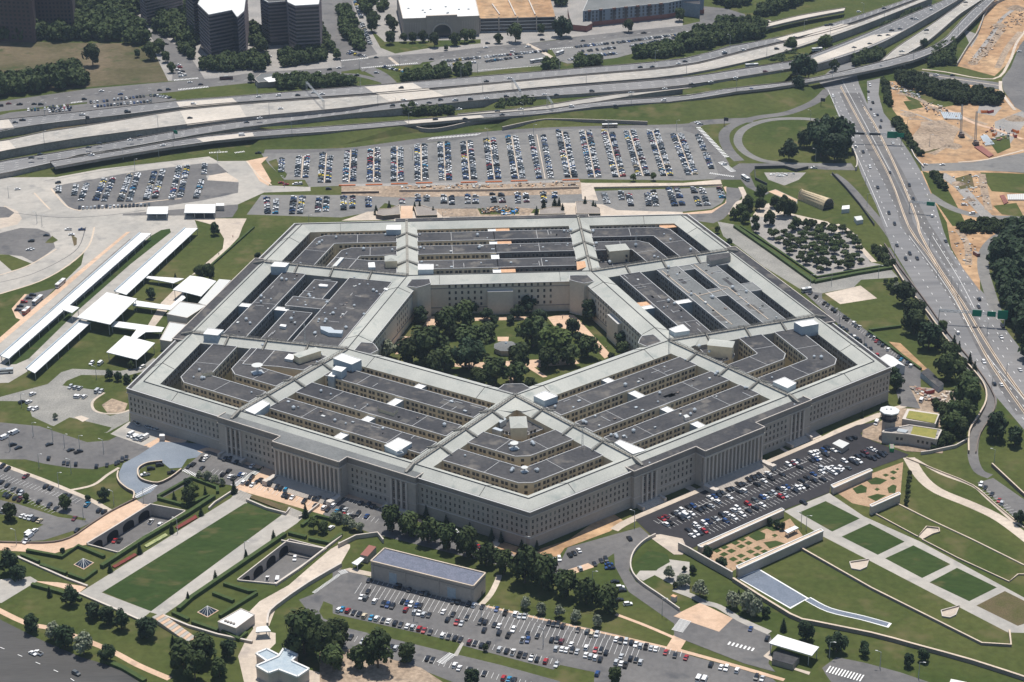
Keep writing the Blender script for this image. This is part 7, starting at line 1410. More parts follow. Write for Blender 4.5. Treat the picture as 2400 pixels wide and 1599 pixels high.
grove(QK("-349.7,679.9,7.6, -297.3,695.7,7.0, -283.1,687.1,3.9, -199.2,617.5,3.3,d -274.3,652.1,3.5, -311.6,705.4,2.8, -291.3,715.3,5.6,"), 'round the dry field')
grove(QK("-83.8,267.9,2.0,c -74.0,275.0,2.0,c -54.9,275.0,1.6,c -51.0,276.3,1.6,c -41.1,266.3,1.6,c 36.2,259.1,1.7,c 42.4,269.4,2.2,c 51.0,275.1,2.2,c 54.2,274.2,2.0,c 55.9,260.0,2.0,c 73.9,272.9,2.0,c 79.5,267.8,2.0,c 81.2,265.8,1.6,c 116.7,328.3,2.3,l 132.6,328.9,2.3,l"), 'by the far entrances')
grove(QK("-31.4,720.1,4.8, -42.2,738.3,4.2, -52.0,737.5,4.0, -60.4,739.2,3.7, -73.6,733.2,4.8, -1.9,733.1,4.8, -11.9,723.7,4.8, 5.3,738.5,4.0, 47.0,732.1,6.8, 30.1,729.1,3.9, 73.2,758.1,3.7, 93.0,747.8,8.5,d -71.5,779.8,4.9, -74.4,806.1,3.8, -90.1,804.4,5.8, -91.4,778.9,5.5, -20.6,709.0,2.2, 159.4,760.4,4.9, 214.0,796.7,5.0,"), 'round the department store')
# orchard of the tree park
random.seed(5); pk = Q2 = Q("204.1,203.1 222.5,217.8 254.9,218.1 260.8,199.9 263.1,151.4 252.5,135.7 231.5,133.1 223.6,129.0 208.1,173.2"); pts = []
xs = [q[0] for q in pk]; ys = [q[1] for q in pk]; tries = 0
while len(pts) < 78 and tries < 6000:
    tries += 1; q = (random.uniform(min(xs), max(xs)), random.uniform(min(ys), max(ys)))
    if _inside(q, pk) and all(hypot(q[0]-a[0], q[1]-a[1]) > 7.4 for a in pts): pts.append(q)
grove([(x, y, random.uniform(2.5, 4.0), 'f') for x, y in pts], 'in the orchard of the tree park')
# woods that read as one mass
def woods(label, areas, r=5.5, sp=.95, m='leaf', seed=1):
    rnd = random.Random(seed); V = []; F = []; src = [crown_mesh('tmp', s_, m, n=190, leaf=.27) for s_ in (21, 22)]
    data = [([tuple(v.co) for v in me.vertices], [tuple(p.vertices) for p in me.polygons]) for me in src]
    for ar in areas:
        p = [(q[0], q[1]) for q in ar]; xs = [q[0] for q in p]; ys = [q[1] for q in p]; st = r*sp*1.25; ny = int((max(ys)-min(ys))/st)+1; nx = int((max(xs)-min(xs))/st)+1
        for iy in range(ny+1):
            for ix in range(nx+1):
                x = min(xs)+ix*st+rnd.uniform(-.4, .4)*st; y = min(ys)+iy*st+rnd.uniform(-.4, .4)*st
                if not _inside((x, y), p): continue
                vs, fs = data[rnd.randrange(2)]; a = rnd.uniform(0, 6.28); c, s_ = cos(a), sin(a); k = r*rnd.uniform(.75, 1.35); h = k*rnd.uniform(.85, 1.15); o = len(V)
                V += [(x+(u*c-v*s_)*k, y+(u*s_+v*c)*k, z*h) for u, v, z in vs]; F += [tuple(i+o for i in f) for f in fs]
    me = bpy.data.meshes.new('woods'); me.from_pydata(V, [], F); me.materials.append(M[m]); me.update()
    for s_ in src: bpy.data.meshes.remove(s_)
    o = bpy.data.objects.new('woods', me); COL.objects.link(o); o['kind'] = 'stuff'; return o
woods('', [Q("-489,824.6 -461.1,828.0 -440.7,842.9 -393.6,856.1 -364.3,853.9 -340.2,846.6 -321.2,807.0 -302.7,753.2 -322.2,741.9 -331.6,763.0 -451.3,771.7 -479.5,773.7"), Q("-450.8,620.6 -427.8,636.9 -384.2,633.8 -359,669.0 -346.1,613.2 -418.8,585.4 -442.5,576.4"), Q("-310.1,850.0 -266.2,813.8 -256.5,734.7 -263,730.1 -274.7,751.2 -305.2,789.8"), Q("-400.2,902.2 -331.6,885.6 -326.2,851.2 -392.3,867.2"), Q("-328.4,896.9 -286.2,905.5 -277.9,847.6 -319.7,845.1")], 6.5, seed=3)
woods('', [Q("-276.1,751.3 -260.8,720.0 -256.8,690.3 -267.7,705.7 -277.4,736.2"), Q("-250.5,680.2 -205.7,696.4 -186.9,675.7 -190.7,647.7 -203.3,657.9 -224,650.0 -245.8,656.2"), Q("-215.1,799.3 -199.6,776.9 -191.3,705.1 -205.2,731.0"), Q("-177.1,694.3 -136.9,716.1 -129.1,681.2 -172.7,660.4"), Q("-144.1,810.3 -133.5,741.0 -121.3,695.2 -122.3,680.7 -134.4,725.9 -143,778.1")], 4.5, seed=4)
woods('', [Q("-177.3,619.2 -117.5,608.2 -117.2,592.5 -174.6,592.2"), Q("-117.7,614.9 -109.9,616.6 -103,595.9 -117.2,591.6"), Q("-65.8,618.1 -35.8,636.6 -33.7,609.0 -61.2,606.4"), Q("-30.6,631.6 -19.7,640.1 -19,617.0 -30.9,615.6"), Q("-15.8,635.2 -2.5,636.6 -1.7,620.4 -15,616.7"), Q("157.4,677.6 206.9,716.5 201,672.1 155.8,663.2"), Q("96.9,657.8 121.4,658.4 120.2,646.6 95.2,637.5"), Q("69.3,650.2 82.2,651.7 80.6,630.6 67.8,629.2")], 4.2, seed=5)
woods('', [Q("-126.2,864.8 -117.4,864.1 -107.4,791.5 -97.2,713.2 -106.2,716.3 -121.1,766.0"), Q("-103,892.0 -93.6,851.0 -94.9,834.3 -104.2,868.9"), Q("-109.2,904.3 -86.6,902.6 -88,879.3 -105.7,874.8"), Q("-86.5,879.1 -76.1,872.6 -79,849.9 -86.3,856.2"), Q("93.8,895.2 110.3,894.0 106.1,859.2 96.1,865.7")], 4.5, seed=6)
woods('', [Q("204.1,716.7 220.8,736.0 250.8,776.2 280.2,779.4 295.7,759.5 287.6,728.6 263.2,717.5 232.5,699.5 202.6,684.2"), Q("287,811.9 329.3,851.5 356.8,869.9 362.7,869.5 340.1,844.9 307.3,810.5 287.9,799.7"), Q("259,871.3 289.1,880.8 294.8,851.1 268,841.6")], 5.0, seed=7)
woods('', [Q("386.3,599.6 397.2,592.0 421.9,563.2 460.4,517.0 455.3,498.5 420.6,507.2 400.6,529.8 380.6,566.1")], 3.6, seed=8)
woods('', [Q("434.9,790.7 462.4,819.7 461.2,808.4 430.5,771.7",5), Q("403.8,749.3 426.3,772.0 425.2,761.2 403.5,741.4",5), Q("273.9,649.5 309.7,673.8 303.9,642.5 290.2,633.9 274.2,635.1",5), Q("361.1,660.6 390.8,670.7 386.3,644.3 354.6,629.9"), Q("432.6,660.3 464.3,697.9 448.5,625.5 422.8,620.3"), Q("24.3,530.7 55.4,541.2 47.7,520.6 17,510.4",4), Q("-68,520.7 -27.8,522.0 -15.7,506.8 -60.6,507.9")], 3.2, seed=9)
woods('', [Q("395.9,196.6 376.2,187.7 352,153.7 344.1,126.9 337.9,80.4 333.6,27.0 328.9,-31.3")], 7.0, m='leaf_dark', seed=10)
woods('', [Q("356,470.6 358.2,458.5 355.6,416.0 355.8,371.6 351.9,370.0 351.5,408.7 350.3,451.1"), Q("369.3,580.4 371.8,562.3 360.9,503.0 357.8,511.6"), Q("351.4,329.6 358,318.9 356.1,288.9 351.4,292.5"), Q("252.7,-72.4 259.9,-96.8 256.9,-125.2 242.7,-140.9 236,-140.5 250.8,-115.4"), Q("344.8,214.3 367.6,218.8 392.2,208.7 388.7,196.5 341,199.7"), Q("270,173.3 278.6,169.9 278.4,136.7 273.3,137.0"), Q("265,65.2 278.1,30.7 285.4,-32.8 281.9,-39.0 274.7,16.9")], 2.6, seed=12)
# ================================================================ cars
def car_mesh(kind, paint):
    L_, W_, H_ = {'s': (4.7, 1.85, 1.45), 'u': (4.8, 1.95, 1.75), 'p': (5.5, 2.0, 1.8), 'v': (5.6, 2.05, 2.3)}[kind]
    mb = MB(); bd = 'paint_'+paint; hl, hw = L_/2, W_/2; zb, zm = .28, {'s': .92, 'u': 1.05, 'p': 1.1, 'v': 1.2}[kind]
    prof = [(-hl, zb+.15), (-hl+.12, zm-.08), (-hl+.5, zm), (hl-1.1, zm), (hl-.15, zm-.22), (hl, zb+.15), (hl-.1, zb), (-hl+.1, zb)]
    for s_ in (-1, 1):
        q = [(x, s_*hw, z) for x, z in prof]; mb.face(q if s_ < 0 else q[::-1], bd)
    for i in range(len(prof)):
        a, b = prof[i], prof[(i+1) % len(prof)]; mb.face([(a[0], -hw, a[1]), (a[0], hw, a[1]), (b[0], hw, b[1]), (b[0], -hw, b[1])], bd)
    for x in (-hl*.6, hl*.62):
        for s_ in (-1, 1):
            n = 8; c = [(x+.34*cos(2*pi*i/n), s_*(hw+.02), .34+.34*sin(2*pi*i/n)) for i in range(n)]; mb.face(c if s_ < 0 else c[::-1], 'tyre')
    # cabin: glass frustum in its own mesh, painted roof panel here
    x0, x1, r0, r1 = {'s': (-hl+.75, hl-1.35, -hl+1.35, hl-2.1), 'u': (-hl+.15, hl-1.25, -hl+.5, hl-1.9), 'p': (-.5, hl-1.35, -.35, hl-2.1), 'v': (-hl+.1, hl-.7, -hl+.2, hl-1.3)}[kind]
    ti = .2 if kind != 'v' else .1
    top = [(r0, -hw+ti, H_), (r1, -hw+ti, H_), (r1, hw-ti, H_), (r0, hw-ti, H_)]; bot = [(x0, -hw+.04, zm), (x1, -hw+.04, zm), (x1, hw-.04, zm), (x0, hw-.04, zm)]
    mb.face([(x, y, z+.02) for x, y, z in top], bd)
    if kind == 'p': mb.face([(-hl+.15, -hw+.12, zm+.01), (-.6, -hw+.12, zm+.01), (-.6, hw-.12, zm+.01), (-hl+.15, hw-.12, zm+.01)], 'tyre')
    gl = MB()
    for i in range(4): j = (i+1) % 4; (gl if not (kind == 'v' and i in (0, 2)) else mb).face([bot[i], bot[j], top[j], top[i]], 'car_glass' if not (kind == 'v' and i in (0, 2)) else bd)
    if not gl.f: gl.face([bot[0], bot[1], top[1], top[0]], 'car_glass')
    return mb, gl
_cm = {}
def car_proto(kind, paint):
    if (kind, paint) not in _cm: a, b = car_mesh(kind, paint); _cm[(kind, paint)] = (a.mesh('car_body'), b.mesh('car_windows'), a, b)
    return _cm[(kind, paint)]
CN = dict(w='white', s='silver', k='black', g='dark grey', b='blue', r='red', m='dark red', t='bright blue', c='beige', y='yellow', o='orange', n='green')
KNm = dict(s='sedan', u='SUV', p='pickup truck', v='van')
random.seed(21)
ALL = []     # (x, y, z, heading, kind, colour, where)
def lot(cars, hd, where, z=.14, kinds='ssuuusp'):
    for x, y, c in cars:
        k = 'v' if c == 'W' else random.choice(kinds); h = hd if not callable(hd) else hd(x, y)
        ALL.append((x, y, z, h+random.uniform(-.03, .03)+(pi if random.random() < .3 else 0), k, 'w' if c == 'W' else c, where))
HL = R(-126)          # cars point along the normal of the left front wall, or of the right one
HR = R(-54)
def hd_of(a): return atan2(a[1][1]-a[0][1], a[1][0]-a[0][0])
_h = hd_of(Q("-83.8,-285.1 -81.6,-278.3"))
lot(QK("-83.9,-265.6,k -69.5,-272.2,k -68.1,-272.8,k -63.5,-276.2,k -56.8,-279.7,k -54.6,-280.5,g -41.6,-289.0,k -39.1,-289.6,k -33.8,-292.0,k -31.3,-293.1,w -27.3,-294.8,k -20.2,-297.6,b -16.1,-301.3,k -11.1,-302.7,w -9.1,-304.7,s -6.6,-305.0,s 4.8,-312.0,k 7.0,-313.1,k 9.1,-313.8,k 11.4,-315.3,k 18.5,-319.2,k 22.9,-321.1,g 24.8,-323.5,c 27.3,-323.9,s 36.3,-328.7,w 38.3,-330.5,k 40.8,-331.0,s 43.4,-332.1,k 45.3,-333.8,w 47.4,-335.2,s 50.0,-336.0,k 52.3,-337.4,s 54.5,-338.3,w 58.8,-341.6,r 62.9,-344.4,k"), _h, 'in the top row below the warehouse')
lot(QK("-84.3,-276.5,k -85.4,-283.2,g -87.6,-281.9,w -80.8,-286.3,w -76.5,-289.0,k -74.3,-290.5,b -72.0,-291.8,k -66.7,-287.4,k -64.6,-288.7,b -62.7,-290.7,w -60.0,-291.4,b -58.0,-291.8,k -65.4,-295.5,r -61.0,-297.9,s -58.6,-298.6,w -56.5,-300.4,s -54.0,-301.1,k -46.7,-298.3,w -42.0,-301.0,k -44.8,-305.9,k -40.4,-308.5,r -35.4,-304.8,k -38.1,-309.7,s -28.6,-308.6,k -26.3,-309.4,k -27.2,-316.6,k -22.0,-311.9,k -19.8,-313.1,w -20.1,-319.4,k -15.7,-321.9,k -13.0,-317.1,w -9.0,-326.5,s -6.2,-321.2,k -6.5,-327.0,b -1.6,-323.4,k 5.1,-327.4,k 7.5,-327.9,k 9.7,-329.1,m 6.6,-335.3,s 9.4,-335.7,w 11.5,-336.6,w 14.2,-331.9,w 14.1,-337.3,k 16.5,-338.3,s 21.2,-335.2,w 20.4,-341.5,w 22.6,-342.9,s 25.4,-337.5,r 27.9,-338.4,k 24.7,-344.3,w 26.9,-345.9,k 30.3,-340.2,k 37.2,-343.8,s 34.3,-348.6,s 36.5,-350.0,w 38.4,-351.4,k 41.4,-346.0,k 43.8,-347.4,k 45.8,-349.4,s"), _h, 'in the middle rows below the warehouse')
lot(QK("-97.0,-292.8,t -94.2,-294.5,r -91.2,-296.3,k -88.4,-297.7,k -85.9,-299.9,c -82.5,-301.7,t -79.8,-302.7,w -76.6,-304.6,k -73.9,-305.3,w -70.7,-307.5,k -68.0,-309.0,k -64.7,-310.6,w -62.0,-311.8,s -58.9,-313.3,r -56.6,-315.0,r -53.6,-316.9,k -47.6,-320.2,w -44.8,-321.7,k -41.5,-323.0,k -39.0,-324.1,k -34.8,-327.0,m -32.1,-328.0,k -29.0,-330.1,k -26.0,-329.4,k -20.6,-334.1,s -17.2,-336.0,k -14.3,-337.1,w -11.2,-339.2,k -8.7,-340.1,k -5.7,-342.6,w -3.1,-344.1,k 0.8,-345.9,r 5.7,-349.0,s 24.4,-357.9,b"), _h, 'above the long grass strip')
lot(QK("-94.7,-318.3,k -92.2,-318.8,k -86.2,-323.1,s -83.8,-324.4,w -55.2,-339.9,k -53.0,-341.3,k -42.4,-346.6,w -40.4,-349.0,w -35.5,-351.1,k -28.8,-354.4,k -19.9,-358.8,r -17.4,-359.8,t -15.1,-361.0,k -80.5,-325.0,k -72.5,-328.7,k -70.4,-330.1,s"), _h, 'below the long grass strip')
lot(QK("0.8,-251.3,w 3.6,-251.9,r 6.4,-251.6,k 9.4,-251.8,s 11.9,-250.8,s 14.6,-250.3,w"), hd_of(Q("6.3,-253.5 6.3,-247.6")), 'in the kerbside row by the near corner')
lot(QK("20.4,-246.8,k 22.8,-244.9,k 25.5,-242.3,w 53.2,-231.6,k"), hd_of(Q("20.4,-247.0 19.5,-243.9")), 'by the hatched bays')
lot(QK("15.7,-263.7,k 24.5,-260.9,s 32.4,-256.5,k 36.2,-253.5,k 38.7,-252.5,k"), hd_of(Q("15.6,-265.1 14.8,-260.0")), 'by the pink paved bays')
lot(QK("39.8,-257.4,b 39.9,-261.1,b 41.2,-274.9,k 43.2,-280.7,w 44.0,-283.6,k 41.5,-292.5,k 45.4,-296.9,w"), hd_of(Q("34.9,-274.2 42.4,-273.3")), 'inside the curved drive')
lot(QK("-28.2,-232.1,k -27.0,-234.5,r -25.1,-236.4,k"), HR, 'beside the corner lawn')
_h2 = hd_of(Q("-144.7,-164.0 -141.6,-156.7"))
lot(QK("-177.8,-123.1,w -178.9,-125.9,w -167.2,-126.0,k -164.6,-126.8,k -160.5,-130.4,k -158.0,-131.4,g -151.4,-135.6,w -164.1,-141.2,k -167.1,-145.4,k -162.8,-147.8,w -160.6,-149.9,g -157.4,-145.5,b -155.2,-146.7,w"), _h2, 'in the bays left of the portico')
lot(QK("-150.8,-150.2,k -154.7,-155.4,w -152.2,-156.6,k -149.8,-158.4,w -147.5,-154.8,k -145.7,-152.7,k -143.9,-155.0,k -139.7,-158.5,k -136.0,-162.5,k -133.5,-163.9,k -130.8,-165.4,t -131.5,-171.7,k -129.6,-173.4,k -126.9,-174.6,w -117.0,-174.7,k -114.4,-176.5,k -112.4,-177.6,k -120.2,-179.7,k -113.9,-184.6,k -108.1,-181.0,k -105.8,-183.2,k -104.0,-185.2,w -109.1,-187.6,w -107.1,-189.8,k -108.4,-170.0,k -105.1,-171.3,k -107.2,-166.9,k"), _h2, 'on the pink plaza', kinds='suuu')
lot(QK("-102.3,-192.1,t -99.2,-188.2,k -97.5,-190.4,s -100.1,-194.3,k -97.8,-196.5,r -95.7,-197.1,s -93.6,-199.2,k -90.5,-195.4,k -85.8,-198.2,b -89.2,-183.2,k -85.0,-185.8,k -82.5,-187.6,k -75.8,-193.1,k -74.1,-193.4,r"), _h2, 'in the bays right of the plaza')
_h3 = hd_of(Q("77.4,-205.8 83.6,-215.2"))
NL = QK("73.0,-211.6,r 75.5,-209.2,m 80.5,-206.5,k 82.4,-205.1,s 85.0,-202.8,w 76.6,-216.3,k 74.2,-217.6,w 83.5,-211.8,k 86.1,-209.4,W 87.7,-208.5,k 89.6,-206.6,w 88.9,-199.5,k 91.5,-198.6,b 94.4,-202.9,k 97.1,-201.0,k 99.6,-199.1,k 101.4,-198.7,s 102.2,-189.5,w 104.7,-188.1,b 105.5,-194.4,w 107.2,-186.7,k 109.3,-184.2,k 113.0,-189.6,w 113.6,-180.8,k 116.0,-179.9,k 119.2,-183.8,k 121.8,-182.9,w 120.3,-175.4,k 122.4,-174.4,k 126.6,-170.4,k 129.5,-168.4,k 131.9,-166.4,k 133.8,-165.5,k 130.3,-176.0,k 135.0,-172.0,w 138.6,-163.1,w 139.3,-169.6,k 146.4,-165.2,k 151.9,-153.5,w 154.5,-152.0,m 156.3,-150.4,w 158.2,-148.9,k 157.7,-157.2,k 167.6,-141.6,w 169.9,-140.6,w 165.9,-149.4,k 168.5,-147.9,b 170.5,-146.9,w 174.0,-139.8,k 175.3,-142.7,k 177.6,-134.9,k")
lot(NL, _h3, 'in the upper dark car park rows')
NL2 = QK("90.3,-219.6,w 94.8,-217.5,w 97.4,-216.1,b 101.7,-213.4,s 105.8,-209.2,k 108.7,-207.8,w 106.9,-216.2,b 111.8,-213.1,w 112.9,-204.6,w 115.3,-202.2,w 116.8,-209.9,w 120.9,-205.6,k 121.7,-198.0,r 126.3,-194.1,g 124.9,-202.8,k 129.4,-199.5,w 130.8,-191.3,b 132.8,-189.9,w 135.4,-187.4,g 137.9,-186.5,s 141.1,-190.9,r 143.3,-190.0,s 141.8,-182.6,k 144.3,-181.7,w 146.1,-179.7,b 152.1,-181.6,w 150.3,-184.7,k 154.6,-180.7,w 157.0,-179.8,k 155.7,-173.3,k 159.8,-170.4,k 162.8,-173.3,k 164.0,-165.8,b 169.1,-163.4,w 168.1,-172.5,k 152.3,-198.4,k 172.9,-159.8,w")+QK("86.7,-230.6,w 89.1,-228.7,w 85.4,-224.6,k 91.2,-228.1,k 93.9,-226.4,r 90.6,-221.3,w 107.1,-216.1,k 82.7,-245.9,k")
lot(NL2, _h3, 'in the lower dark car park rows')
lot(QK("170.1,-159.4,s 173.5,-159.1,w 176.5,-158.6,w 173.8,-162.6,w 175.6,-165.5,w 179.3,-161.9,w 180.8,-159.6,w 177.4,-163.9,k 184.5,-151.5,w 184.9,-159.8,g 190.1,-148.8,w 190.2,-154.2,k 192.6,-152.5,w 193.2,-145.8,k 196.3,-145.1,k 199.1,-147.6,k 201.4,-149.5,k 204.3,-146.8,k 207.5,-145.4,k 188.6,-151.7,k")+QK("168.0,-140.0,w 171.7,-138.5,w 175.2,-137.8,b 178.8,-134.4,k 181.1,-137.8,w 184.1,-138.4,w 198.4,-141.4,m 202.8,-137.7,w 204.6,-139.7,w 206.2,-141.9,k 209.4,-142.9,k 193.1,-124.2,k 196.0,-122.5,k"), _h3, 'at the dark car park right end')
lot(QK("-268.3,-118.9,k -258.8,-124.9,k -256.4,-125.9,k -251.7,-127.1,k -239.6,-130.5,k -233.9,-129.1,k -227.9,-125.9,k -226.0,-123.4,k -223.9,-121.2,k -229.0,-127.3,k"), hd_of(Q("-251.4,-129.5 -251.7,-123.3")), 'in the curved upper left lot')
lot(QK("-293.1,-127.1,k -289.6,-130.9,k -277.7,-140.4,m"), HL+.2, 'on the lower left path edge')
lot(QK("-290.2,-146.5,k -286.3,-150.2,k -282.2,-154.7,g -278.3,-157.5,k -277.0,-160.4,s -285.6,-161.2,k -283.3,-163.4,k -279.3,-165.8,k -276.4,-167.3,m -264.6,-153.3,k -261.6,-155.5,k -252.7,-163.8,k -249.9,-165.2,k -265.6,-170.9,k -259.2,-175.7,k -255.0,-178.9,k -238.7,-175.9,t -231.3,-182.9,k -228.4,-184.4,k -243.5,-191.0,m -240.3,-203.9,k -283.6,-179.6,w"), hd_of(Q("-286.1,-151.6 -284.6,-146.6")), 'in the lower left car park')
lot(QK("-272.0,-186.3,w -269.6,-187.8,w -267.2,-189.2,s -264.7,-190.5,k -261.9,-192.3,c -262.7,-203.3,w -265.6,-206.2,W -265.2,-214.3,w -264.5,-208.7,W"), hd_of(Q("-272.1,-188.1 -269.8,-183.4")), 'by the lower left grass end')
lot(QK("-208.4,-135.5,k -203.9,-131.4,k -210.9,-142.4,w -196.1,-140.7,k"), .3, 'inside the blue horseshoe ramp')
lot(QK("-187.3,-134.2,k -185.0,-131.9,k -180.4,-125.4,k -178.2,-122.8,w -179.5,-136.5,k"), _h2, 'in the bays right of the blue ramp')
lot(QK("-203.4,-186.3,w -198.0,-189.6,w -217.9,-205.7,k -220.6,-205.9,r"), 1.3, 'down in the left sunken court', z=-5.98)
lot(QK("-136.7,-250.8,w -131.5,-253.3,W -129.0,-254.2,w -123.4,-230.9,w"), 1.5, 'down in the right sunken court', z=-5.98)
lot(QK("-244.5,-323.7,w -242.0,-323.4,w -221.2,-342.4,g"), hd_of(Q("-244.9,-321.5 -221.5,-340.5")), 'on the bottom left highway')
lot(QK("-104.5,-210.2,w -98.3,-293.4,w -99.1,-316.7,k -107.0,-312.3,o"), 1.0, 'on the lane left of the warehouse')
lot(QK("-269.6,-23.4,s -266.4,-24.6,s -263.5,-25.8,s -252.3,-30.7,s -249.8,-31.5,s -264.2,-37.1,w -262.5,-37.6,w -259.0,-38.1,w -261.2,10.9,w -255.6,10.1,w"), 1.2, 'round the grey left drive', kinds='uuv')
lot(QK("-291.2,-32.3,w -296.0,-43.2,k -291.8,-43.4,w -289.0,-52.6,w -286.2,-53.4,w -228.7,2.7,w -298.2,-90.7,w -295.4,-84.9,w -293.1,-84.4,w"), .9, 'about the old left yard', kinds='uuv')
lot(QK("-222.7,-77.5,s -216.3,-81.8,s -214.5,-82.8,s -212.7,-84.1,s -210.5,-85.6,s -224.8,-74.5,k"), HR, 'at the left wall foot')
lot(QK("-224.9,-92.0,W -222.8,-94.1,w -220.9,-95.7,W -219.1,-96.9,s -217.3,-98.2,s -216.0,-96.0,W"), HL, 'on the pale left yard', kinds='vu')
lot(QK("-291.7,-100.4,k -287.9,-104.4,k -270.6,-101.2,k -257.2,-109.1,k -252.4,-111.8,k"), .6, 'in the upper left lot')
lot(QK("-316.5,125.7,k -318.1,120.4,k -320.4,113.8,r -321.9,106.9,k -322.3,100.2,k"), 0, 'in the small bay by the bus lane')
lot(QK("-332.7,210.8,w -331.3,212.2,s -324.7,239.2,k -333.9,228.2,k -300.3,249.5,b -310.4,250.2,w -306.5,239.5,w"), 0, 'round the oval left lot')
_h4 = hd_of(Q("223.4,46.1 229.7,57.8"))
lot(QK("211.7,93.7,k 214.3,87.1,k 217.9,75.6,k 219.5,72.5,k 221.5,65.5,k 222.4,61.7,k 226.5,51.7,k 227.6,48.1,k 230.7,41.9,w 231.1,37.1,k 232.7,34.6,w"), _h4, 'in the outer right wall row')
lot(QK("220.1,37.4,k 222.1,34.2,k 223.8,31.7,k 224.8,22.8,k 226.2,19.9,w 227.5,16.8,k 228.7,13.5,k 230.5,4.8,k 233.0,1.2,k 234.8,-9.0,r"), _h4+.5, 'close against the right wall')
lot(QK("235.7,22.7,k 237.5,20.3,k 238.4,16.8,w 239.0,12.2,r 240.1,8.7,k 241.7,5.2,k 243.8,-1.3,w 247.6,-12.7,k 248.4,-16.5,t 250.7,-23.2,k 252.3,-26.6,w 246.9,-76.3,W 213.2,-104.7,W"), _h4, 'in the lower bays before the marquee')
lot(QK("254.4,-183.8,w 255.8,-187.3,k 257.5,-195.0,k 259.3,-202.6,r 260.0,-205.6,s"), hd_of(Q("256.9,-197.2 260.2,-190.7")), 'in the small right edge lot')
lot(QK("102.8,-323.4,b 109.4,-332.7,k 67.9,-346.7,r 78.9,-353.5,k 83.4,-356.0,w 85.7,-357.1,w 90.5,-359.2,w 98.6,-365.6,k 101.2,-366.7,s 71.4,-365.1,W 74.0,-366.1,W"), hd_of(Q("78.9,-354.2 80.9,-349.4")), 'near the vehicle checkpoint')
_he = hd_of(Q("292.6,157.7 293.3,15.7"))
lot(QK("290.5,177.5,k 295.9,161.0,k 290.7,151.3,k 298.9,151.6,k 294.4,21.7,w 299.2,-23.8,w 297.0,-56.0,k 301.1,-57.3,w"), _he, 'on the expressway left roadway')
lot(QK("327.5,183.6,k 320.6,13.2,w 326.3,30.1,k 319.3,63.2,k 322.9,75.7,k 318.6,-36.7,w"), _he, 'on the expressway right roadway')
lot(QK("355.7,566.8,w 350.3,547.8,k 345.6,526.2,w 347.1,515.5,k 341.4,497.1,k 340.3,478.7,w 343.6,480.9,k 343.2,464.9,k 338.5,447.0,k 306.9,398.1,w 310.4,384.6,k 307.9,347.5,w 303.5,299.7,k 299.6,243.2,k 298.6,220.3,k 339.7,405.9,w 329.1,303.0,k 320.8,333.4,k 324.8,271.5,k 330.0,235.0,w 316.3,537.2,w"), hd_of(Q("307.3,399.8 300,244.8")), 'on the upper expressway')
lot(QK("263.2,348.5,w 353.0,350.4,w 366.6,348.8,w 519.4,664.3,w 422.0,592.8,w 437.1,591.7,k 361.4,238.4,w 360.3,257.3,w 193.2,361.4,w 188.7,466.5,w 186.8,470.6,w"), 0.1, 'on the side roads at the right')
lot(QK("-63.6,568.6,k 12.6,583.1,k 33.8,591.0,w 154.6,617.6,k 165.7,617.8,k 191.1,626.7,w")+QK("-188.3,551.5,w -171.0,553.7,w -154.2,553.4,k -140.8,560.2,w -132.8,555.3,w -335.7,510.0,w -298.5,516.7,k -297.6,514.6,k -384.1,498.5,k -389.1,492.1,k -243.5,534.3,w")+QK("393.9,794.0,w 421.9,806.0,k 352.0,746.4,k 356.4,749.2,k 312.7,705.4,k 257.5,666.2,w 238.1,655.9,k 238.4,661.7,w 197.8,633.3,k"), R(6), 'on the far carriageway', z=6.2)
lot(QK("-242.8,493.8,k -167.2,514.8,w -183.7,488.8,w -279.9,448.9,k -286.3,438.0,w -310.8,430.4,k -318.1,420.9,k -194.0,477.7,k -354.8,406.0,k -360.4,397.4,k")+QK("-29.4,529.7,k -16.8,528.0,s -3.5,530.0,k -39.6,522.5,k -51.8,519.2,w -71.3,516.0,k 10.4,531.6,w 28.0,535.4,k 61.6,539.4,w 72.0,537.4,k 103.9,546.3,k -61.5,531.1,w")+QK("265.8,594.1,m 236.0,577.2,w 212.0,566.4,w 194.1,560.1,k 362.2,666.8,k 379.6,678.5,k 395.0,705.3,k 403.4,706.8,k 410.4,723.4,k 419.8,728.0,k 440.6,763.9,k 443.6,762.1,w 469.9,810.8,k 467.8,796.2,w 289.0,667.6,k"), R(6), 'on the middle carriageway', z=6.4)
lot(QK("-258.6,424.5,w -313.8,403.9,w -195.8,446.5,W")+QK("-35.1,478.4,k -10.0,477.4,k 21.7,486.4,k 38.3,500.3,w 82.7,506.2,w 120.8,503.6,k 163.9,517.6,w 18.2,496.4,k 169.1,551.5,w 138.0,541.6,s -14.4,504.0,w")+QK("245.3,543.4,b 374.5,605.8,k 443.8,675.9,k 404.2,652.9,w 444.7,723.5,k 517.2,807.3,k 509.7,825.0,k"), R(6), 'on the near ramp', z=5.6)
lot(QK("-254.4,619.0,w -244.3,611.6,k -279.4,596.7,k -271.8,598.0,k -313.0,586.9,b -331.1,597.8,w -343.2,573.9,k -397.8,562.8,k -385.2,562.8,k -379.3,561.5,k -407.7,565.6,m -413.6,559.7,k -270.4,674.8,w -268.1,667.6,r -269.3,659.6,w -264.5,654.6,k -266.3,648.7,w -264.4,638.4,w -261.7,641.4,w -288.8,747.6,k -139.3,643.4,w -129.5,650.6,k -121.0,655.6,w -187.4,697.8,w")+QK("17.5,713.8,w 58.2,713.9,w 42.0,697.1,w -35.0,678.2,k -86.7,687.2,k -104.1,630.2,k -86.0,636.8,s 19.9,727.8,k 73.2,736.8,k 173.7,754.0,k 112.0,730.4,k"), .1, 'on the street beyond the highway')
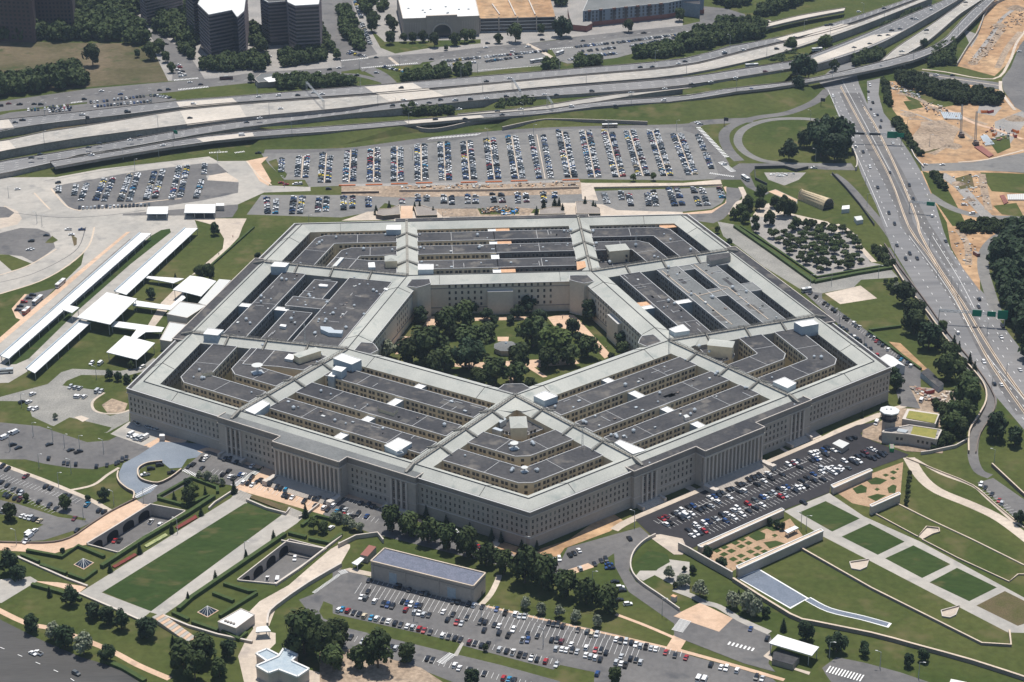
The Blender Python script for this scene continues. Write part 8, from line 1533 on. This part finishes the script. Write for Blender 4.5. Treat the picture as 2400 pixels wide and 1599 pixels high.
lot(QK("-158.6,342.4,r -154.7,338.1,r -147.4,338.3,w -144.0,338.7,w -121.1,325.4,k -333.4,354.4,k -362.7,341.3,w -121.5,402.8,w -180.8,416.0,k"), .2, 'on the lanes by the bus station')
# rows of cars in the big far car parks: each row from its far to its near end
def rows(cell, rs, where, fill=.93):
    for a, b in rs:
        d = hypot(b[0]-a[0], b[1]-a[1]); n = int(d/2.75); h = atan2(b[1]-a[1], b[0]-a[0])+pi/2
        for i in range(n):
            if random.random() > fill: continue
            f = (i+.5)/n; ALL.append((a[0]+(b[0]-a[0])*f, a[1]+(b[1]-a[1])*f, .14, h+(pi if random.random() < .4 else 0), random.choice('ssuuup'), random.choice('wwwwwwssssssskkkkkkgggggbb' if random.random() < .93 else 'rrmtcby'), where))
def prs(l): return [(l[i], l[i+1]) for i in range(0, len(l)-1, 2)]
big = 'in the large far car park'
rows(0, prs(Q("-108.5,416.4 -108.5,341.3 -102.4,417.8 -102.5,342.9 -89.6,418.8 -89.4,341.0 -83.9,422.1 -83.2,340.6 -70.6,423.8 -70.7,340.4 -64.9,424.5 -65,341.1 -51.3,427.3 -52,340.2 -45.2,428.7 -45.7,341.4 -32.3,431.6 -33,340.6 -26.1,433.0 -27.3,340.2 -13.3,433.3 -14,341.0 -7.3,433.6 -7.5,341.2 6.2,439.5 5.5,339.6 11.9,441.0 11.5,340.6 24.6,445.5 24.4,340.0 30.8,443.5 30.7,340.6 43.6,446.5 43.7,338.7 54,447.6 52.9,339.1 67.5,457.2 66.1,340.2 73.2,452.1 71.8,339.8 86.8,453.9 84.6,339.3 92.9,454.2 90.6,338.9 105.4,453.4 103.7,338.0 111.8,453.7 109.9,338.9 124.1,452.0 122.3,339.8 130.1,453.6 129.1,339.3 143.3,450.7 141.7,338.5 149.6,452.2 147.3,338.1 162.3,441.7 161.9,339.1 168.8,440.4 167.2,340.2")), big)
rows(0, prs(Q("-160.7,400.7 -159.9,368.1 -147.4,405.6 -146.7,356.2 -140.6,405.9 -140,350.9 -128.3,412.3 -128,341.3 -122.1,402.8 -121.9,340.9")), big)
rows(0, prs(Q("182.8,437.5 182,352.3")), big)
rows(0, prs(Q("-168,309.0 -165.3,273.9 -160.6,309.4 -159.5,273.5 -147.3,309.5 -147.1,272.0 -140.6,309.1 -141.3,272.2 -127.8,308.2 -127.8,272.3 -122,306.8 -121.8,273.4")+Q("-109.1,307.6 -108.5,278.1 -102.2,308.7 -102,278.3 -90.2,306.3 -89.7,283.2 -64.6,301.9 -64.2,289.0 -52.3,308.6 -52,290.1 -45.4,304.8 -45.6,292.9 -32.3,304.9 -32.5,284.3 -26.3,302.6 -26.5,283.9 -13.9,306.0 -14.4,285.7 -7.7,305.5 -8.5,285.3 5.1,306.3 5.9,286.8 11.8,305.8 12.2,285.8 24.7,306.6 23.8,284.0 30.8,305.2 30.5,285.2 44.4,306.9 43.7,283.6 53.3,305.6 52.4,293.3 90.9,305.4 91.3,278.5 104.3,304.4 103.1,282.8 109.7,297.5 108.9,271.9 124.3,298.2 122.3,271.0 129.6,307.0 127.8,270.6 142.1,310.1 142,269.6 148.3,309.7 147.9,270.8")+Q("160.9,308.8 160.4,268.4 167.4,306.7 166.6,269.5 181.1,307.5 180.5,284.6")), 'in the lower far car park', .8)
rows(0, prs(Q("-331.8,347.5 -329.7,330.8 -318.4,347.6 -316.8,324.3 -310.4,351.1 -310.1,312.2 -298.1,360.4 -298.7,309.2 -291.6,362.7 -292.1,309.7 -279.5,371.2 -279.6,308.8 -273.1,372.5 -272.9,308.4 -260.5,375.1 -260.3,310.7 -254.2,380.9 -254,313.5 -242.2,387.8 -240.8,310.7 -235.8,389.1 -234.8,315.5 -222.1,391.7 -220.8,367.1 -221.2,353.4 -222.3,311.4 -310,295.6 -255.2,298.9")), 'in the car park by the bus shelters', .95)
rows(0, prs(Q("-388.7,545.3 -350.1,550.9 -371.7,552.4 -353.6,557.4 -369.7,539.8 -350.5,544.7 -337.5,563.9 -321,568.7 -332.7,551.8 -282.5,564.3 -318.1,571.0 -302.6,574.2 -307.8,574.6 -284.3,581.6 -283,581.5 -266.8,572.6")+Q("-28.5,668.2 75.4,698.3 -32.8,652.8 9.3,665.5 14.8,666.1 50.9,680.4 108.2,710.9 141.3,721.2 107.4,693.5 140.9,703.6 92.2,666.3 140.4,685.2 98.3,674.6 134.9,685.6 144,721.0 209.1,747.3 155.2,707.6 204.9,736.2 102.5,708.8 115.4,714.0 -79.8,656.2 -57.1,635.8")+Q("211.5,751.3 234.8,754.9")), 'in the strips beyond the highway', .9)
rows(0, prs(Q("-110.7,904.4 -102.2,829.2 -102.7,818.2 -92.5,733.0 -114.2,704.5 -96.2,690.9 -111.6,711.8 -101.8,696.2 30.2,888.1 33.3,858.8")), 'along the avenue by the store', .8)
# the nearest 300 are things of their own, the rest one mesh
CP = cam.location
ALL.sort(key=lambda c: (Vector(c[:3])-CP).length)
near, far = ALL[:300], ALL[300:]
tot = {}
for c in near: tot[(c[6], c[5], c[4])] = tot.get((c[6], c[5], c[4]), 0)+1
seen = {}
for c in sorted(near, key=lambda c: (c[6], c[0])):
    x, y, z, h, k, col, where = c; bd, gl, _, _ = car_proto(k, col); key = (where, col, k); i = seen.get(key, 0); seen[key] = i+1
    root = bpy.data.objects.new('parked_car', None); COL.objects.link(root); root.location = (x, y, z); root.rotation_euler = (0, 0, h)
    for n_, me in (('body', bd), ('windows', gl)): o = bpy.data.objects.new(n_, me); COL.objects.link(o); o.parent = root
    tag(root, ('%s %s %s from the left %s' % (ordw(i), CN[col], KNm[k], where)) if tot[key] > 1 else ('the only %s %s %s' % (CN[col], KNm[k], where)), 'car', 'cars '+where)
V_, F_, MI, mats = [], [], [], []
for x, y, z, h, k, col, where in far:
    _, _, a, b = car_proto(k, col); c, s_ = cos(h), sin(h)
    for mb in (a, b):
        o = len(V_); V_ += [(x+u*c-v*s_, y+u*s_+v*c, z+w_) for u, v, w_ in mb.v]; F_ += [tuple(i+o for i in f) for f in mb.f]
        for m_ in mb.m:
            nm = mb.mats[m_]
            if nm not in mats: mats.append(nm)
            MI.append(mats.index(nm))
me = bpy.data.meshes.new('distant_cars'); me.from_pydata(V_, [], F_)
for nm in mats: me.materials.append(M[nm])
me.polygons.foreach_set('material_index', MI); me.update(); o = bpy.data.objects.new('distant_cars', me); COL.objects.link(o); o['kind'] = 'stuff'
# buses
def bus(label, q, h, L_=12, col='white_roof', stripe=None, nm='bus', cat='bus'):
    t = thing(nm, label, cat, (q[0][0], q[0][1], q[0][2]), h); mb = MB(); mb.box((0, 0, .4), (L_, 2.5, 2.7), 0, stripe or col, col); mb.build('body', t)
    mb = MB(); mb.box((0, 0, 1.4), (L_+.06, 2.56, .95), 0, 'car_glass'); mb.build('windows', t)
    mb = MB(); mb.box((0, 0, 3.1), (L_*.3, 1.4, .3), 0, 'metal'); mb.build('roof_unit', t)
    for x in (-L_*.32, L_*.3):
        for y in (-1.2, 1.2): mb = MB(); mb.box((x, y, 0), (1, .35, 1), 0, 'tyre'); mb.build('wheel', t)
_hb = hd_of(Q("-315.7,93.8 -300.2,144.6"))
bus('white bus with red sides in the bus lane beside the outer canopy', Q("-300.2,143.1",0.1), _hb); bus('white bus standing in the small bay by the bus lane', Q("-311.3,114.3",0.1), _hb, stripe='blue_panel_and_shade')
bus('short red and white bus in the bus lane', Q("-315.9,96.0",0.1), _hb, 8, stripe='paint_r'); bus('silver bus cut off by the left edge below the canopies', Q("-314.5,0.7",0.1), .1, 12, 'silver')
bus('cream city bus on the road above the large far car park', Q("111.6,464.3",0.1), .02, 13, stripe='tan_curb'); bus('white coach parked in the strip beyond the highway', Q("62.7,662.3",0.1), .45, 13); bus('second white coach turning beyond the highway', Q("86.5,687.3",0.1), .9, 11)
bus('white box trailer standing below the middle carriageway', Q("257,616.5",5), .15, 12, nm='trailer', cat='trailer'); bus('white box truck near the brush by the bridges', Q("326.5,664.2",5), .2, 10, nm='truck', cat='truck')
bus('white box truck at the plaza entrance on the right', Q("204.6,325.7",0.1), 1.9, 10, nm='truck', cat='truck'); bus('white van-truck beside the right wall car row', Q("209.7,97.5",0.1), .3, 7, nm='truck', cat='truck'); bus('white recreational bus between the row of trees and the near wall', Q("-37.5,-224.5",0.1), 1.9, 9, nm='truck', cat='truck')
bus('dark red bus at the crossing beyond the highway', Q("-222.4,627.5",0.1), .1, 12, 'roof_grey', 'paint_m')
# parking bays
def bays(a, b, depth, n=None, m='white_paint', side=1, sp=2.75, hd=None):
    d = Vector((b[0]-a[0], b[1]-a[1], 0)); L_ = d.length; u = d.normalized(); nn = Vector((-u.y, u.x, 0))*side if hd is None else Vector((cos(hd), sin(hd), 0))*side; k = int(L_/sp)
    for i in range(k+1):
        p = Vector((a[0], a[1], .26))+u*(i*sp); q = p+nn*depth; lines.face([p, p+u*.16, q+u*.16, q], m)
for q, dp in ((Q("-84.7,-266.7 -32.4,-293.8"), 5), (Q("-25.3,-297.0 35.9,-330.0"), 5), (Q("35.9,-330.0 66.5,-346.0"), 5), (Q("-91.1,-277.7 45.9,-347.2"), 11), (Q("-88.2,-282.0 45.6,-350.3"), 0), (Q("-95.8,-296.7 -38.5,-325.4"), 5), (Q("-36.4,-327.5 6.9,-349.8"), 5), (Q("-57.7,-342.0 5.1,-373.9"), 5), (Q("-95.4,-319.9 -67.3,-333.9"), 5)):
    if dp: bays(*q, dp, hd=_h)
for q in (Q("68.3,-212.2 180.2,-132.7"), Q("74,-217.5 177.7,-145.0") , Q("87.5,-222.3 175.2,-157.7"), Q("94.5,-224.7 173.3,-166.9")): bays(*q, 4.6, hd=_h3)
for q in (Q("70.9,-214.9 178.9,-138.9"), Q("91.9,-222.6 174.2,-162.6")): 
    a, b = Vector((*q[0][:2], .27)), Vector((*q[1][:2], .27)); n = Vector((0, .18, 0)); lines.face([a, b, b+n, a+n], 'white_paint')
bays(*Q("211.9,83.7 251.2,-26.3"), 5, hd=_h4); bays(*Q("-149.9,-161.5 -109.8,-189.0"), 5, hd=_h2); bays(*Q("-101.2,-178.3 -70.4,-197.6"), 5, hd=_h2); bays(*Q("-99.9,-193.7 -80.2,-206.0"), 5, hd=_h2); bays(*Q("-174.5,-141.6 -160.2,-150.1"), 5, hd=_h2)
bays(*Q("252.2,-190.2 262.6,-222.1"), 5, side=1); bays(*Q("-293.1,-134.8 -242.9,-168.7"), 5, side=-1); bays(*Q("-289.7,-149.7 -252.1,-181.3"), 5, side=-1)
# painted medians between the rows of the large car park
med = MB()
for l in (Q("-105.6,419.9 -105.6,339.8 -86.7,422.3 -86.4,339.8 -67.8,426.6 -67.8,339.2 -48.2,428.9 -48.8,339.9 -29.2,433.3 -30.1,339.3 -10.3,434.6 -10.8,340.0 9.1,440.8 8.5,339.4 27.7,445.6 27.4,339.5 48.9,448.8 48.2,338.0 70.5,455.8 68.9,339.4 90,455.6 87.5,338.4 108.7,454.3 106.8,337.8 127.2,453.8 125.6,338.9 146.5,452.4 144.4,337.6 165.6,441.4 164.5,339.0"), Q("-143.9,406.1 -143.3,353.2 -125.3,412.1 -124.9,341.1")):
    for a, b in prs(l):
        d = (Vector(b)-Vector(a)).normalized(); n = Vector((-d.y, d.x, 0))*.42; z = Vector((0, 0, .28)); a, b = Vector(a), Vector(b); med.face([a+n+z, a-n+z, b-n+z, b+n+z], 'pavement')
med.build('median_strips', kind='structure')
# orange barriers along the works
for i, q in enumerate(Q("-106.9,333.1 -86,333.0 -66.2,333.7 -46.9,334.4 -11.8,333.4 7.5,333.4 27.5,334.0 67.9,333.6")):
    mb = MB(); mb.box((q[0], q[1], 0), (13, .7, 1), 0, 'paint_o'); tag(mb.build('barrier'), ordw(i)+' orange barrier from the left along the trench works', 'barrier', 'orange barriers along the trench')
# people (tiny in the picture)
def person(x, y, m, label):
    mb = MB(); mb.cyl((x-.1, y, 0), .09, .85, 5, 'tyre', .12); mb.cyl((x+.1, y+.12, 0), .09, .85, 5, 'tyre', .12); mb.cyl((x, y+.05, .8), .2, .62, 6, m, .25); mb.cyl((x, y+.05, 1.42), .1, .1, 5, 'bark'); mb.cyl((x, y+.05, 1.5), .12, .13, 6, 'bark', .14); mb.cyl((x, y+.05, 1.63), .14, .12, 6, 'bark', .05)
    mb.bar((x-.28, y+.05, 1.38), (x-.34, y, .8), .1, m); mb.bar((x+.28, y+.05, 1.38), (x+.34, y+.15, .8), .1, m); tag(mb.build('person'), label, 'person')
for q, m_, lb in ((Q("-48.2,54.5")[0], 'dark_metal', 'person in dark clothes walking on the upper left courtyard path'), (Q("40.6,63.5")[0], 'dark_metal', 'person in dark clothes on the upper right courtyard plaza'), (Q("64.7,13.6")[0], 'stone', 'person walking on the right courtyard path'), (Q("-188,227.2")[0], 'paint_r', 'person in red walking on the curved pale path left of the building'), (Q("-195.6,193.2")[0], 'dark_metal', 'person in dark clothes on the lower part of the curved pale path'), (Q("-140.8,-164.7")[0], 'dark_metal', 'person in dark clothes walking on the pink plaza'), (Q("-144.8,-138.0")[0], 'dark_metal', 'person standing by the left end of the portico steps'), (Q("115.5,-163.7")[0], 'dark_metal', 'person beside the right portico steps')): person(q[0], q[1], m_, lb)
# thin summer haze over the whole place
hz = bpy.data.materials.new('haze'); hz.use_nodes = True; n_ = hz.node_tree; n_.nodes.remove(n_.nodes['Principled BSDF'])
pv_ = n_.nodes.new('ShaderNodeVolumePrincipled'); pv_.inputs['Density'].default_value = .00004; pv_.inputs['Color'].default_value = (.62, .78, 1, 1); pv_.inputs['Anisotropy'].default_value = .2
n_.links.new(pv_.outputs[0], n_.nodes['Material Output'].inputs['Volume'])
mb = MB(); M['haze'] = hz; mb.box((0, 2050, -8), (7200, 6800, 560), 0, 'haze'); o = mb.build('haze'); o['kind'] = 'stuff'
lines.build('lane_markings', kind='structure')
